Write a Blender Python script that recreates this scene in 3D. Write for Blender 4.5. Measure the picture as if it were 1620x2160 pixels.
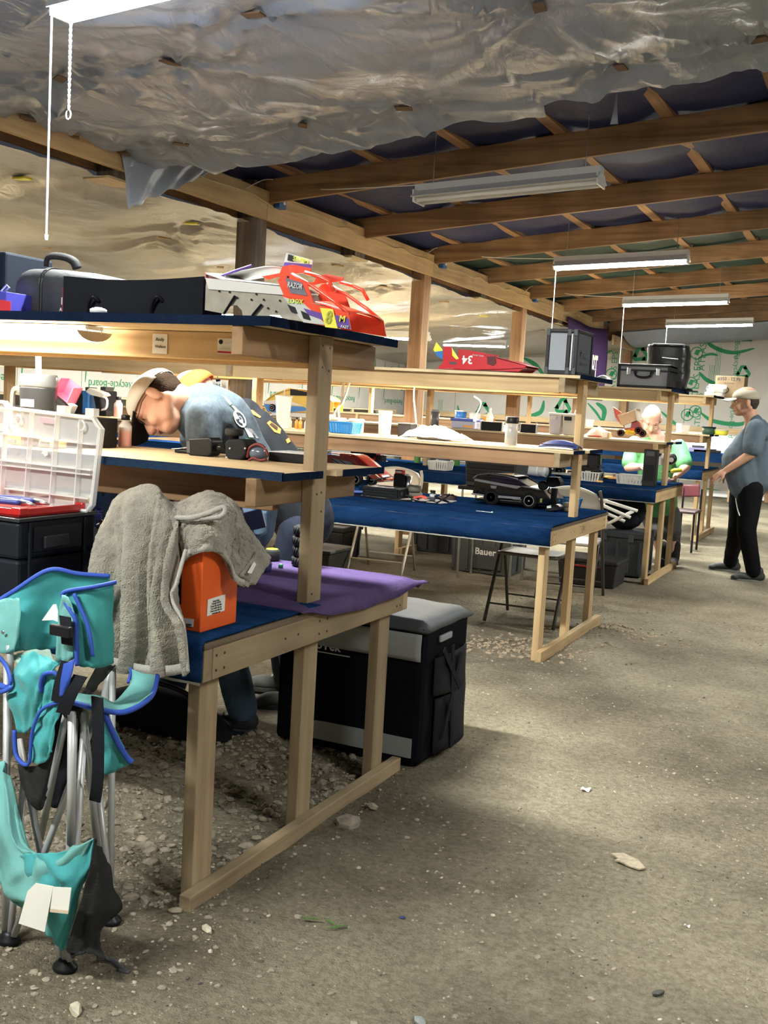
import bpy, bmesh, math, random
import numpy as np
from mathutils import Vector, Matrix, noise
for o_ in list(bpy.data.objects): bpy.data.objects.remove(o_)
SC = bpy.context.scene
COL = SC.collection
rnd = random.Random(7)
PI = math.pi

# ------------------------------------------------------------------ camera
CAM = Vector((0.0, 0.0, 1.485))
FPX, PITCH, ROLL, YAW = 2233.65, 0.102595, 0.0576356, 0.439455
FW = Vector((-math.sin(YAW)*math.cos(PITCH), math.cos(YAW)*math.cos(PITCH), -math.sin(PITCH)))
_r = Vector((math.cos(YAW), math.sin(YAW), 0)); _u = _r.cross(FW)
RT = _r*math.cos(ROLL) + _u*math.sin(ROLL)
UP = -_r*math.sin(ROLL) + _u*math.cos(ROLL)
cd = bpy.data.cameras.new('camera'); cam = bpy.data.objects.new('camera', cd); COL.objects.link(cam)
cd.sensor_fit = 'VERTICAL'; cd.sensor_height = 36.0; cd.lens = FPX/2160*36.0
cd.clip_start = 0.05; cd.clip_end = 200
cam.matrix_world = Matrix(((RT.x, UP.x, -FW.x, CAM.x), (RT.y, UP.y, -FW.y, CAM.y), (RT.z, UP.z, -FW.z, CAM.z), (0, 0, 0, 1)))
SC.camera = cam
def ray(u, v): return RT*((u-810)/FPX) - UP*((v-1080)/FPX) + FW
def aX(u, v, c): d = ray(u, v); return CAM + d*((c-CAM.x)/d.x)
def aY(u, v, c): d = ray(u, v); return CAM + d*((c-CAM.y)/d.y)
def aZ(u, v, c): d = ray(u, v); return CAM + d*((c-CAM.z)/d.z)
def aD(u, v, dep): return CAM + ray(u, v)*dep

# ------------------------------------------------------------------ world + exposure
wd = bpy.data.worlds.new('world'); SC.world = wd; wd.use_nodes = True
wd.node_tree.nodes['Background'].inputs[0].default_value = (0.75, 0.82, 1.0, 1)
wd.node_tree.nodes['Background'].inputs[1].default_value = 0.03
SC.view_settings.view_transform = 'Standard'; SC.view_settings.look = 'None'
SC.view_settings.gamma = 1.0; SC.view_settings.use_curve_mapping = False
SC.view_settings.exposure = 0.8
CEIL_W, SHELF_W = 120.0, 15.0        # watts of the ceiling fixtures and of the shelf lamps

# ------------------------------------------------------------------ materials
MATS = {}
def newmat(n):
    m = bpy.data.materials.new(n); m.use_nodes = True
    return m, m.node_tree.nodes, m.node_tree.links, m.node_tree.nodes['Principled BSDF']
def c4(c): return (c[0], c[1], c[2], 1)
def mat(n, col, rough=.6, metal=0, spec=.5, bump=0, bscale=80, var=0, vscale=8, emit=None, es=0, trans=0, sheen=0, alpha=1, coat=0, ior=1.45):
    if n in MATS: return MATS[n]
    m, N, L, b = newmat(n)
    b.inputs['Base Color'].default_value = c4(col); b.inputs['Roughness'].default_value = rough
    b.inputs['Metallic'].default_value = metal; b.inputs['Specular IOR Level'].default_value = spec
    b.inputs['Transmission Weight'].default_value = trans; b.inputs['IOR'].default_value = ior
    b.inputs['Sheen Weight'].default_value = sheen; b.inputs['Coat Weight'].default_value = coat
    b.inputs['Alpha'].default_value = alpha
    if emit: b.inputs['Emission Color'].default_value = c4(emit); b.inputs['Emission Strength'].default_value = es
    tc = N.new('ShaderNodeTexCoord')
    if var:
        nz = N.new('ShaderNodeTexNoise'); nz.inputs['Scale'].default_value = vscale; nz.inputs['Detail'].default_value = 5
        L.new(tc.outputs['Object'], nz.inputs['Vector'])
        cr = N.new('ShaderNodeValToRGB'); e = cr.color_ramp.elements
        e[0].position = .3; e[1].position = .7
        e[0].color = c4([max(0, x*(1-var)) for x in col]); e[1].color = c4([min(1, x*(1+var)) for x in col])
        L.new(nz.outputs['Fac'], cr.inputs['Fac']); L.new(cr.outputs['Color'], b.inputs['Base Color'])
    if bump:
        nb = N.new('ShaderNodeTexNoise'); nb.inputs['Scale'].default_value = bscale; nb.inputs['Detail'].default_value = 3
        L.new(tc.outputs['Object'], nb.inputs['Vector'])
        bp = N.new('ShaderNodeBump'); bp.inputs['Strength'].default_value = bump; bp.inputs['Distance'].default_value = .01
        L.new(nb.outputs['Fac'], bp.inputs['Height']); L.new(bp.outputs['Normal'], b.inputs['Normal'])
    MATS[n] = m; return m
def wood(n, axis, ca, cb, dark, rough=.72, knots=.5, dirt=0.0):
    key = n+axis
    if key in MATS: return MATS[key]
    m, N, L, b = newmat(key); b.inputs['Roughness'].default_value = rough; b.inputs['Specular IOR Level'].default_value = .3
    tc = N.new('ShaderNodeTexCoord'); oi = N.new('ShaderNodeObjectInfo')
    ad = N.new('ShaderNodeVectorMath'); ad.operation = 'ADD'
    ml = N.new('ShaderNodeMath'); ml.operation = 'MULTIPLY'; ml.inputs[1].default_value = 37.0
    L.new(oi.outputs['Random'], ml.inputs[0]); L.new(tc.outputs['Object'], ad.inputs[0]); L.new(ml.outputs[0], ad.inputs[1])
    mp = N.new('ShaderNodeMapping'); L.new(ad.outputs[0], mp.inputs['Vector'])
    s = [22, 22, 22]; s['XYZ'.index(axis)] = 1.1; mp.inputs['Scale'].default_value = s
    n1 = N.new('ShaderNodeTexNoise'); n1.inputs['Scale'].default_value = 1.0; n1.inputs['Detail'].default_value = 6; n1.inputs['Distortion'].default_value = .6
    L.new(mp.outputs[0], n1.inputs['Vector'])
    cr = N.new('ShaderNodeValToRGB'); e = cr.color_ramp.elements
    e[0].position = .32; e[0].color = c4(cb); e[1].position = .62; e[1].color = c4(ca)
    L.new(n1.outputs['Fac'], cr.inputs['Fac'])
    mp2 = N.new('ShaderNodeMapping'); L.new(ad.outputs[0], mp2.inputs['Vector'])
    s2 = [9, 9, 9]; s2['XYZ'.index(axis)] = 3.2; mp2.inputs['Scale'].default_value = s2
    vo = N.new('ShaderNodeTexVoronoi'); vo.inputs['Scale'].default_value = .55; L.new(mp2.outputs[0], vo.inputs['Vector'])
    kr = N.new('ShaderNodeValToRGB'); k = kr.color_ramp.elements; k[0].position = .05; k[0].color = (1, 1, 1, 1); k[1].position = .13; k[1].color = (0, 0, 0, 1)
    L.new(vo.outputs['Distance'], kr.inputs['Fac'])
    km = N.new('ShaderNodeMath'); km.operation = 'MULTIPLY'; km.inputs[1].default_value = knots; L.new(kr.outputs['Color'], km.inputs[0])
    mx = N.new('ShaderNodeMixRGB'); L.new(km.outputs[0], mx.inputs['Fac']); L.new(cr.outputs['Color'], mx.inputs[1]); mx.inputs[2].default_value = c4(dark)
    # broad stain / brightness per board
    n3 = N.new('ShaderNodeTexNoise'); n3.inputs['Scale'].default_value = 2.3; n3.inputs['Detail'].default_value = 3; L.new(ad.outputs[0], n3.inputs['Vector'])
    hs = N.new('ShaderNodeHueSaturation'); L.new(mx.outputs[0], hs.inputs['Color'])
    mr = N.new('ShaderNodeMapRange'); mr.inputs[3].default_value = .84; mr.inputs[4].default_value = 1.12; L.new(oi.outputs['Random'], mr.inputs[0])
    mr2 = N.new('ShaderNodeMapRange'); mr2.inputs[1].default_value = .3; mr2.inputs[2].default_value = .7; mr2.inputs[3].default_value = .82-dirt; mr2.inputs[4].default_value = 1.1; L.new(n3.outputs['Fac'], mr2.inputs[0])
    mm = N.new('ShaderNodeMath'); mm.operation = 'MULTIPLY'; L.new(mr.outputs[0], mm.inputs[0]); L.new(mr2.outputs[0], mm.inputs[1]); L.new(mm.outputs[0], hs.inputs['Value'])
    L.new(hs.outputs[0], b.inputs['Base Color'])
    bp = N.new('ShaderNodeBump'); bp.inputs['Strength'].default_value = .25; bp.inputs['Distance'].default_value = .004
    L.new(n1.outputs['Fac'], bp.inputs['Height']); L.new(bp.outputs['Normal'], b.inputs['Normal'])
    MATS[key] = m; return m
def pine(ax): return wood('pine', ax, (.60, .43, .235), (.47, .31, .155), (.16, .08, .035))
def pined(ax): return wood('dusty_pine', ax, (.40, .30, .185), (.29, .205, .12), (.12, .07, .035), dirt=.15)
def fir(ax): return wood('fir', ax, (.40, .235, .125), (.27, .145, .075), (.10, .05, .025), dirt=.1)
def rough_fir(ax): return wood('rafter_fir', ax, (.36, .22, .115), (.20, .11, .055), (.07, .035, .018), dirt=.2, knots=.4)
def oldwood(ax): return wood('weathered', ax, (.20, .145, .10), (.085, .06, .042), (.03, .02, .015), dirt=.2)
def ply(ax): return wood('plywood', ax, (.62, .49, .30), (.52, .39, .225), (.25, .15, .08), knots=.35)

def carpetmat(n, ca, cb):
    if n in MATS: return MATS[n]
    m, N, L, b = newmat(n); b.inputs['Roughness'].default_value = .95; b.inputs['Specular IOR Level'].default_value = .0
    b.inputs['Sheen Weight'].default_value = .0; b.inputs['Sheen Roughness'].default_value = .5
    tc = N.new('ShaderNodeTexCoord')
    n1 = N.new('ShaderNodeTexNoise'); n1.inputs['Scale'].default_value = 5; n1.inputs['Detail'].default_value = 8; n1.inputs['Roughness'].default_value = .75
    mp = N.new('ShaderNodeMapping'); mp.inputs['Scale'].default_value = (.6, 2.2, 2); L.new(tc.outputs['Object'], mp.inputs['Vector']); L.new(mp.outputs[0], n1.inputs['Vector'])
    cr = N.new('ShaderNodeValToRGB'); e = cr.color_ramp.elements; e[0].position = .33; e[0].color = c4(cb); e[1].position = .7; e[1].color = c4(ca)
    L.new(n1.outputs['Fac'], cr.inputs['Fac']); L.new(cr.outputs['Color'], b.inputs['Base Color'])
    n2 = N.new('ShaderNodeTexNoise'); n2.inputs['Scale'].default_value = 260; n2.inputs['Detail'].default_value = 2; L.new(tc.outputs['Object'], n2.inputs['Vector'])
    bp = N.new('ShaderNodeBump'); bp.inputs['Strength'].default_value = .7; bp.inputs['Distance'].default_value = .006
    L.new(n2.outputs['Fac'], bp.inputs['Height']); L.new(bp.outputs['Normal'], b.inputs['Normal'])
    MATS[n] = m; return m
BLUE = carpetmat('blue_carpet', (.016, .053, .155), (.005, .018, .060))
NAVY = carpetmat('navy_carpet', (.013, .024, .055), (.006, .012, .030))
PURPLE = carpetmat('purple_felt', (.125, .085, .20), (.08, .055, .14))

def sheetmat(n, col, scale, trans, spec=.65, rough=.30, bst=.55):
    m, N, L, b = newmat(n); b.inputs['Roughness'].default_value = rough; b.inputs['Specular IOR Level'].default_value = spec
    tc = N.new('ShaderNodeTexCoord')
    n1 = N.new('ShaderNodeTexNoise'); n1.inputs['Scale'].default_value = 1.1; n1.inputs['Detail'].default_value = 5; L.new(tc.outputs['Object'], n1.inputs['Vector'])
    cr = N.new('ShaderNodeValToRGB'); e = cr.color_ramp.elements; e[0].position = .35; e[0].color = c4([x*.82 for x in col]); e[1].position = .7; e[1].color = c4(col)
    L.new(n1.outputs['Fac'], cr.inputs['Fac']); L.new(cr.outputs['Color'], b.inputs['Base Color'])
    hgt = None
    for sc, dist, st in ((scale, 2.5, .5), (scale*3.1, 1.2, .28)):
        mp = N.new('ShaderNodeMapping'); mp.inputs['Scale'].default_value = (1.0, .45, 1); mp.inputs['Rotation'].default_value = (0, 0, .5*sc); L.new(tc.outputs['Object'], mp.inputs['Vector'])
        w = N.new('ShaderNodeTexNoise'); w.inputs['Scale'].default_value = sc; w.inputs['Detail'].default_value = 3; w.inputs['Distortion'].default_value = dist; L.new(mp.outputs[0], w.inputs['Vector'])
        ab = N.new('ShaderNodeMath'); ab.operation = 'SUBTRACT'; ab.inputs[1].default_value = .5; L.new(w.outputs['Fac'], ab.inputs[0])
        a2 = N.new('ShaderNodeMath'); a2.operation = 'ABSOLUTE'; L.new(ab.outputs[0], a2.inputs[0])
        a3 = N.new('ShaderNodeMath'); a3.operation = 'MULTIPLY'; a3.inputs[1].default_value = st; L.new(a2.outputs[0], a3.inputs[0])
        if hgt is None: hgt = a3.outputs[0]
        else:
            a4 = N.new('ShaderNodeMath'); a4.operation = 'ADD'; L.new(hgt, a4.inputs[0]); L.new(a3.outputs[0], a4.inputs[1]); hgt = a4.outputs[0]
    bp = N.new('ShaderNodeBump'); bp.inputs['Strength'].default_value = bst; bp.inputs['Distance'].default_value = .08
    L.new(hgt, bp.inputs['Height']); L.new(bp.outputs['Normal'], b.inputs['Normal'])
    tr = N.new('ShaderNodeBsdfTranslucent'); tr.inputs[0].default_value = c4(col)
    mx = N.new('ShaderNodeMixShader'); mx.inputs[0].default_value = trans
    L.new(b.outputs[0], mx.inputs[1]); L.new(tr.outputs[0], mx.inputs[2]); L.new(mx.outputs[0], N['Material Output'].inputs[0])
    MATS[n] = m; return m
FILM = sheetmat('plastic_film', (.40, .455, .565), 3.0, .25, .65, .27, .42)
FILM2 = sheetmat('plastic_film_left', (.56, .51, .44), 2.6, .25, .6, .3, .42)
TARPB = sheetmat('blue_tarp', (.026, .032, .095), 2.0, .0, .10, .6, .25)
TARPG = sheetmat('green_tarp', (.030, .060, .055), 2.0, .0, .10, .6, .25)

def dirtmat():
    m, N, L, b = newmat('dirt'); b.inputs['Roughness'].default_value = .95; b.inputs['Specular IOR Level'].default_value = .15
    tc = N.new('ShaderNodeTexCoord')
    def nz(s, d, r=.6):
        n = N.new('ShaderNodeTexNoise'); n.inputs['Scale'].default_value = s; n.inputs['Detail'].default_value = d; n.inputs['Roughness'].default_value = r; L.new(tc.outputs['Object'], n.inputs['Vector']); return n
    a = nz(.9, 6); cr = N.new('ShaderNodeValToRGB'); e = cr.color_ramp.elements
    e[0].position = .34; e[0].color = (.190, .163, .118, 1); e[1].position = .64; e[1].color = (.47, .42, .31, 1)
    L.new(a.outputs['Fac'], cr.inputs['Fac'])
    c = nz(42, 6, .75); cr2 = N.new('ShaderNodeValToRGB'); e = cr2.color_ramp.elements
    e[0].position = .36; e[0].color = (.50, .47, .43, 1); e[1].position = .6; e[1].color = (1.06, 1.03, 1, 1)
    L.new(c.outputs['Fac'], cr2.inputs['Fac'])
    mx = N.new('ShaderNodeMixRGB'); mx.blend_type = 'MULTIPLY'; mx.inputs[0].default_value = .75; L.new(cr.outputs[0], mx.inputs[1]); L.new(cr2.outputs[0], mx.inputs[2])
    v = N.new('ShaderNodeTexVoronoi'); v.inputs['Scale'].default_value = 46; L.new(tc.outputs['Object'], v.inputs['Vector'])
    cr3 = N.new('ShaderNodeValToRGB'); e = cr3.color_ramp.elements; e[0].position = .10; e[0].color = (1, 1, 1, 1); e[1].position = .17; e[1].color = (0, 0, 0, 1)
    L.new(v.outputs['Distance'], cr3.inputs['Fac'])
    msk = nz(5, 3); mk = N.new('ShaderNodeMapRange'); mk.inputs[1].default_value = .5; mk.inputs[2].default_value = .62; mk.inputs[4].default_value = .7; L.new(msk.outputs['Fac'], mk.inputs[0])
    mu = N.new('ShaderNodeMath'); mu.operation = 'MULTIPLY'; L.new(cr3.outputs[0], mu.inputs[0]); L.new(mk.outputs[0], mu.inputs[1])
    mx2 = N.new('ShaderNodeMixRGB'); L.new(mu.outputs[0], mx2.inputs[0]); L.new(mx.outputs[0], mx2.inputs[1]); mx2.inputs[2].default_value = (.42, .38, .29, 1)
    L.new(mx2.outputs[0], b.inputs['Base Color'])
    g = nz(26, 7, .7); g2 = nz(110, 3, .7)
    su = N.new('ShaderNodeMath'); su.operation = 'MULTIPLY_ADD'; su.inputs[1].default_value = .45; L.new(g2.outputs['Fac'], su.inputs[0]); L.new(g.outputs['Fac'], su.inputs[2])
    su2 = N.new('ShaderNodeMath'); su2.operation = 'MULTIPLY_ADD'; su2.inputs[1].default_value = .5; L.new(mu.outputs[0], su2.inputs[0]); L.new(su.outputs[0], su2.inputs[2])
    bp = N.new('ShaderNodeBump'); bp.inputs['Strength'].default_value = 1.0; bp.inputs['Distance'].default_value = .035
    L.new(su2.outputs[0], bp.inputs['Height']); L.new(bp.outputs['Normal'], b.inputs['Normal'])
    MATS['dirt'] = m; return m
DIRT = dirtmat()
BLACK = mat('black_plastic', (.008, .008, .010), .42, spec=.3)
BLACKF = mat('black_fabric', (.012, .013, .017), .9, spec=.15, bump=.3, bscale=400)
BLACKM = mat('black_matte', (.013, .013, .015), .75, spec=.25, bump=.15, bscale=120)
DGREY = mat('dark_grey', (.055, .058, .065), .55)
GREY = mat('grey_plastic', (.30, .31, .34), .5)
LGREY = mat('light_grey', (.58, .58, .58), .5)
WHITE = mat('white_plastic', (.80, .80, .78), .4)
PAPER = mat('paper', (.80, .79, .74), .8)
CARD = mat('cardboard', (.42, .30, .18), .85, var=.12)
STEEL = mat('steel', (.62, .63, .65), .28, metal=1)
CHROME = mat('chrome', (.8, .8, .82), .12, metal=1)
RUBBER = mat('rubber', (.022, .022, .023), .8, bump=.3, bscale=200)
RED = mat('red_plastic', (.52, .02, .02), .3, coat=.3)
ORANGE = mat('orange_box', (.80, .115, .015), .5)
REDB = mat('red_body', (.72, .055, .025), .22, coat=.6)
YEL = mat('yellow', (.80, .75, .06), .4)
BLUEP = mat('blue_plastic', (.03, .16, .48), .4)
NAVYP = mat('navy_plastic', (.015, .025, .12), .5)
GREENP = mat('green_print', (.03, .26, .11), .8)
SKIN = mat('skin', (.66, .38, .28), .5, spec=.35, var=.06, vscale=12)
SKINT = mat('skin_tan', (.46, .25, .165), .55, spec=.35, var=.08, vscale=12)
CLEAR = mat('clear_plastic', (.92, .92, .92), .12, trans=.0, alpha=.28, spec=.6)
CLEARF = mat('frosted_plastic', (.85, .85, .86), .35, alpha=.62)
PURP = mat('purple_print', (.10, .035, .30), .5)

# ------------------------------------------------------------------ mesh builders
class B:
    """collects shapes (world or local coordinates) and links them as one mesh"""
    def __init__(s): s.bm = bmesh.new()
    def box(s, x0, x1, y0, y1, z0, z1, M=None):
        vs = [s.bm.verts.new(Vector(p)) for p in ((x0,y0,z0),(x1,y0,z0),(x1,y1,z0),(x0,y1,z0),(x0,y0,z1),(x1,y0,z1),(x1,y1,z1),(x0,y1,z1))]
        for f in ((3,2,1,0),(4,5,6,7),(0,1,5,4),(1,2,6,5),(2,3,7,6),(3,0,4,7)): s.bm.faces.new([vs[i] for i in f])
        if M is not None:
            for v in vs: v.co = M @ v.co
        return s
    def bar(s, p0, p1, w, h, up=(0,0,1)):
        p0, p1 = Vector(p0), Vector(p1); d = (p1-p0); Ln = d.length; d.normalize()
        up = Vector(up); sd = d.cross(up)
        if sd.length < 1e-4: sd = d.cross(Vector((1,0,0)))
        sd.normalize(); u2 = sd.cross(d)
        M = Matrix(((sd.x,d.x,u2.x,p0.x),(sd.y,d.y,u2.y,p0.y),(sd.z,d.z,u2.z,p0.z),(0,0,0,1)))
        return s.box(-w/2, w/2, 0, Ln, -h/2, h/2, M)
    def cyl(s, p0, p1, r0, r1=None, n=12, cap=True):
        r1 = r0 if r1 is None else r1
        p0, p1 = Vector(p0), Vector(p1); d = (p1-p0).normalized()
        a = d.orthogonal().normalized(); b = d.cross(a)
        A = [s.bm.verts.new(p0+(a*math.cos(t)+b*math.sin(t))*r0) for t in [2*PI*i/n for i in range(n)]]
        C_ = [s.bm.verts.new(p1+(a*math.cos(t)+b*math.sin(t))*r1) for t in [2*PI*i/n for i in range(n)]]
        for i in range(n): s.bm.faces.new((A[i], A[(i+1)%n], C_[(i+1)%n], C_[i]))
        if cap: s.bm.faces.new(A[::-1]); s.bm.faces.new(C_)
        return s
    def tube(s, pts, r, n=8, closed=False, flat=None):
        pts = [Vector(p) for p in pts]; m = len(pts); rings = []; prev = None
        for i, p in enumerate(pts):
            t = (pts[(i+1) % m if closed else min(i+1, m-1)] - pts[(i-1) % m if closed else max(i-1, 0)])
            if t.length < 1e-9: t = Vector((0,0,1))
            t.normalize()
            a = (prev - t*prev.dot(t)) if prev is not None else t.orthogonal()
            if a.length < 1e-6: a = t.orthogonal()
            a.normalize(); prev = a; b = t.cross(a)
            rr = r[i] if isinstance(r, (list, tuple)) else r
            k = flat or 1
            rings.append([s.bm.verts.new(p+(a*math.cos(w)+b*math.sin(w)*k)*rr) for w in [2*PI*j/n for j in range(n)]])
        for i in range(m if closed else m-1):
            A, C_ = rings[i], rings[(i+1) % m]
            for j in range(n): s.bm.faces.new((A[j], A[(j+1)%n], C_[(j+1)%n], C_[j]))
        if not closed: s.bm.faces.new(rings[0][::-1]); s.bm.faces.new(rings[-1])
        return s
    def lathe(s, prof, c=(0,0,0), n=20, axis=(0,0,1), sx=1, sy=1):
        c = Vector(c); ax = Vector(axis).normalized(); a = Vector((1,0,0)) if abs(ax.z) > .9 else ax.orthogonal().normalized(); b = ax.cross(a)
        rings = []
        for r, z in prof:
            rings.append([s.bm.verts.new(c+ax*z+(a*math.cos(t)*sx+b*math.sin(t)*sy)*max(r, 1e-5)) for t in [2*PI*i/n for i in range(n)]])
        for i in range(len(rings)-1):
            for j in range(n): s.bm.faces.new((rings[i][j], rings[i][(j+1)%n], rings[i+1][(j+1)%n], rings[i+1][j]))
        s.bm.faces.new(rings[0][::-1]); s.bm.faces.new(rings[-1]); return s
    def ball(s, c, r, n=12, sc=(1,1,1), M=None):
        c = Vector(c); rings = []
        for i in range(n//2+1):
            th = PI*i/(n//2)
            rings.append([Vector((math.sin(th)*math.cos(2*PI*j/n)*r*sc[0], math.sin(th)*math.sin(2*PI*j/n)*r*sc[1], math.cos(th)*r*sc[2])) for j in range(n)])
        V = [[s.bm.verts.new(c+((M @ v) if M else v)) for v in (R_ if 0 < i < n//2 else R_[:1])] for i, R_ in enumerate(rings)]
        for i in range(n//2):
            A, C_ = V[i], V[i+1]
            for j in range(n):
                if len(A) == 1: s.bm.faces.new((A[0], C_[j], C_[(j+1)%n]))
                elif len(C_) == 1: s.bm.faces.new((A[j], C_[0], A[(j+1)%n]))
                else: s.bm.faces.new((A[j], C_[j], C_[(j+1)%n], A[(j+1)%n]))
        return s
    def prism(s, pts, off):
        """polygon of 3D points extruded by vector off"""
        off = Vector(off); A = [s.bm.verts.new(Vector(p)) for p in pts]; C_ = [s.bm.verts.new(Vector(p)+off) for p in pts]; n = len(A)
        s.bm.faces.new(A[::-1]); s.bm.faces.new(C_)
        for i in range(n): s.bm.faces.new((A[i], A[(i+1)%n], C_[(i+1)%n], C_[i]))
        return s
    def poly(s, pts): s.bm.faces.new([s.bm.verts.new(Vector(p)) for p in pts]); return s
    def grid(s, fn, nu, nv):
        V = [[s.bm.verts.new(Vector(fn(i/nu, j/nv))) for j in range(nv+1)] for i in range(nu+1)]
        for i in range(nu):
            for j in range(nv): s.bm.faces.new((V[i][j], V[i+1][j], V[i+1][j+1], V[i][j+1]))
        return s
    def loft(s, rows, closed=False):
        V = [[s.bm.verts.new(Vector(p)) for p in r] for r in rows]
        for i in range(len(V)-1):
            n = len(V[i])
            for j in range(n if closed else n-1): s.bm.faces.new((V[i][j], V[i][(j+1)%n], V[i+1][(j+1)%n], V[i+1][j]))
        return s
    def xf(s, M):
        for v in s.bm.verts: v.co = M @ v.co
        return s
    def build(s, name, m, parent=None, smooth=False, bevel=0, thick=0, sub=0, world=True, solid_off=0):
        me = bpy.data.meshes.new(name); bm = s.bm
        bmesh.ops.recalc_face_normals(bm, faces=bm.faces[:])
        if smooth:
            for f in bm.faces: f.smooth = True
        o = bpy.data.objects.new(name, me); COL.objects.link(o)
        if parent is not None:
            o.parent = parent
            if world:
                Mi = WM[parent.name].inverted()
                for v in bm.verts: v.co = Mi @ v.co
                WM[o.name] = WM[parent.name]
            else: WM[o.name] = WM[parent.name]
        else:
            # origin at the base centre
            if world and len(bm.verts):
                xs = [v.co for v in bm.verts]
                c = Vector(((min(p.x for p in xs)+max(p.x for p in xs))/2, (min(p.y for p in xs)+max(p.y for p in xs))/2, min(p.z for p in xs)))
                for v in bm.verts: v.co -= c
                o.location = c; WM[o.name] = Matrix.Translation(c)
            else: WM[o.name] = Matrix.Identity(4)
        bm.to_mesh(me); bm.free()
        ms = m if isinstance(m, (list, tuple)) else [m]
        for x in ms: me.materials.append(x)
        if bevel:
            md = o.modifiers.new('bevel', 'BEVEL'); md.width = bevel; md.segments = 2; md.limit_method = 'ANGLE'; md.angle_limit = .6
        if thick:
            md = o.modifiers.new('solid', 'SOLIDIFY'); md.thickness = thick; md.offset = solid_off
        if sub:
            md = o.modifiers.new('sub', 'SUBSURF'); md.levels = sub; md.render_levels = sub
        return o
WM = {}
TS = bpy.data.scenes.new('scratch')          # evaluates one object at a time; removed at the end
def evaluated(o):
    TS.collection.objects.link(o); vl = TS.view_layers[0]; vl.update(); dg = vl.depsgraph
    return bpy.data.meshes.new_from_object(o.evaluated_get(dg), depsgraph=dg)
def thing(name, label, cat, loc=(0,0,0), rz=0, group=None, kind=None):
    o = bpy.data.objects.new(name, None); COL.objects.link(o); o.location = loc; o.rotation_euler = (0, 0, rz); o.empty_display_size = .1
    WM[o.name] = Matrix.Translation(Vector(loc)) @ Matrix.Rotation(rz, 4, 'Z')
    if label: o['label'] = label
    if cat: o['category'] = cat
    if group: o['group'] = group
    if kind: o['kind'] = kind
    return o
def tag(o, label, cat, group=None):
    o['label'] = label; o['category'] = cat
    if group: o['group'] = group
    return o
def struct(o): o['kind'] = 'structure'; return o
def dup(root, loc, rz, label, group=None):
    r = root.copy(); COL.objects.link(r); r.location = loc; r.rotation_euler = (0, 0, rz); r['label'] = label
    if group: r['group'] = group
    for ch in list(root.children):
        c = ch.copy(); COL.objects.link(c); c.parent = r
        for g in list(ch.children):
            d = g.copy(); COL.objects.link(d); d.parent = c
    WM[r.name] = Matrix.Translation(Vector(loc)) @ Matrix.Rotation(rz, 4, 'Z')
    return r
def text_mesh(name, body, size, M, m, parent, bold=False, ext=.0006, sx=1.0, align='CENTER'):
    """lettering as a thin mesh; M maps the text plane (x right, y up) into the world"""
    cu = bpy.data.curves.new(name, 'FONT'); cu.body = body; cu.size = size; cu.extrude = ext; cu.align_x = align; cu.align_y = 'CENTER'; cu.resolution_u = 2
    if bold: cu.offset = size*.02
    t = bpy.data.objects.new(name, cu); me = evaluated(t)
    bpy.data.objects.remove(t); bpy.data.curves.remove(cu)
    me.transform(Matrix.Diagonal((sx, 1, 1, 1)))
    me.transform((WM[parent.name].inverted() @ M) if parent is not None else M)
    me.name = name; me.materials.clear(); me.materials.append(m)
    o = bpy.data.objects.new(name, me); COL.objects.link(o)
    if parent is not None: o.parent = parent; WM[o.name] = WM[parent.name]
    return o
def frame(o, x, y):
    """matrix with origin o, x axis and y axis (made orthogonal)"""
    x = Vector(x).normalized(); y = Vector(y); y = (y - x*y.dot(x)).normalized(); z = x.cross(y); o = Vector(o)
    return Matrix(((x.x,y.x,z.x,o.x),(x.y,y.y,z.y,o.y),(x.z,y.z,z.z,o.z),(0,0,0,1)))
def bez(p, n=12):
    """smooth polyline through points (Catmull-Rom)"""
    p = [Vector(q) for q in p]; out = []
    for i in range(len(p)-1):
        a, b, c, d = p[max(i-1,0)], p[i], p[i+1], p[min(i+2,len(p)-1)]
        for k in range(n):
            t = k/n; out.append(.5*((2*b)+(c-a)*t+(2*a-5*b+4*c-d)*t*t+(-a+3*b-3*c+d)*t**3))
    out.append(p[-1]); return out

# ================================================================== THE SHED
SL = .0945
XG = -4.8                       # girder line
def roofz(x): return 3.06 + SL*(x+4.8)      # underside of the rafters
YW, XL, XR, YB = 21.7, -9.9, 6.0, -4.0
# ---- floor
def fnoise(x, y):
    h = .020*noise.noise(Vector((x*.7, y*.7, 1.3))) + .012*noise.noise(Vector((x*2.3, y*2.3, 4.1))) + .006*noise.noise(Vector((x*7, y*7, 2.2)))
    return h
def floor_h(x, y):
    h = fnoise(x, y)
    for (xa, yf, yr) in ((-1.66, 2.38, 3.8), (-1.74, 6.0, 7.4), (-1.81, 9.45, 10.75)):
        if yf-.3 < y < yr+.3:
            h += .022*math.exp(-((x-xa-.08)/.11)**2)*(1 if yf < y < yr else max(0, 1-min(abs(y-yf), abs(y-yr))/.3))
    if -3.2 < x < -1.75 and 2.5 < y < 3.9: h += .010*noise.noise(Vector((x*16, y*16, 8)))+.008*noise.noise(Vector((x*34, y*34, 3)))
    return h
def axis(lo, a, b, hi, fine, coarse):
    v = list(np.arange(lo, a, coarse)) + list(np.arange(a, b, fine)) + list(np.arange(b, hi, coarse)) + [hi]
    return v
ux = axis(XL, -4.2, 1.4, XR, .032, .35); uy = axis(YB, 1.1, 6.6, YW, .032, .30)
bm_ = B(); V = [[bm_.bm.verts.new((x, y, floor_h(x, y))) for y in uy] for x in ux]
for i in range(len(ux)-1):
    for j in range(len(uy)-1): bm_.bm.faces.new((V[i][j], V[i+1][j], V[i+1][j+1], V[i][j+1]))
floor = struct(bm_.build('floor', DIRT, smooth=True))
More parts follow.
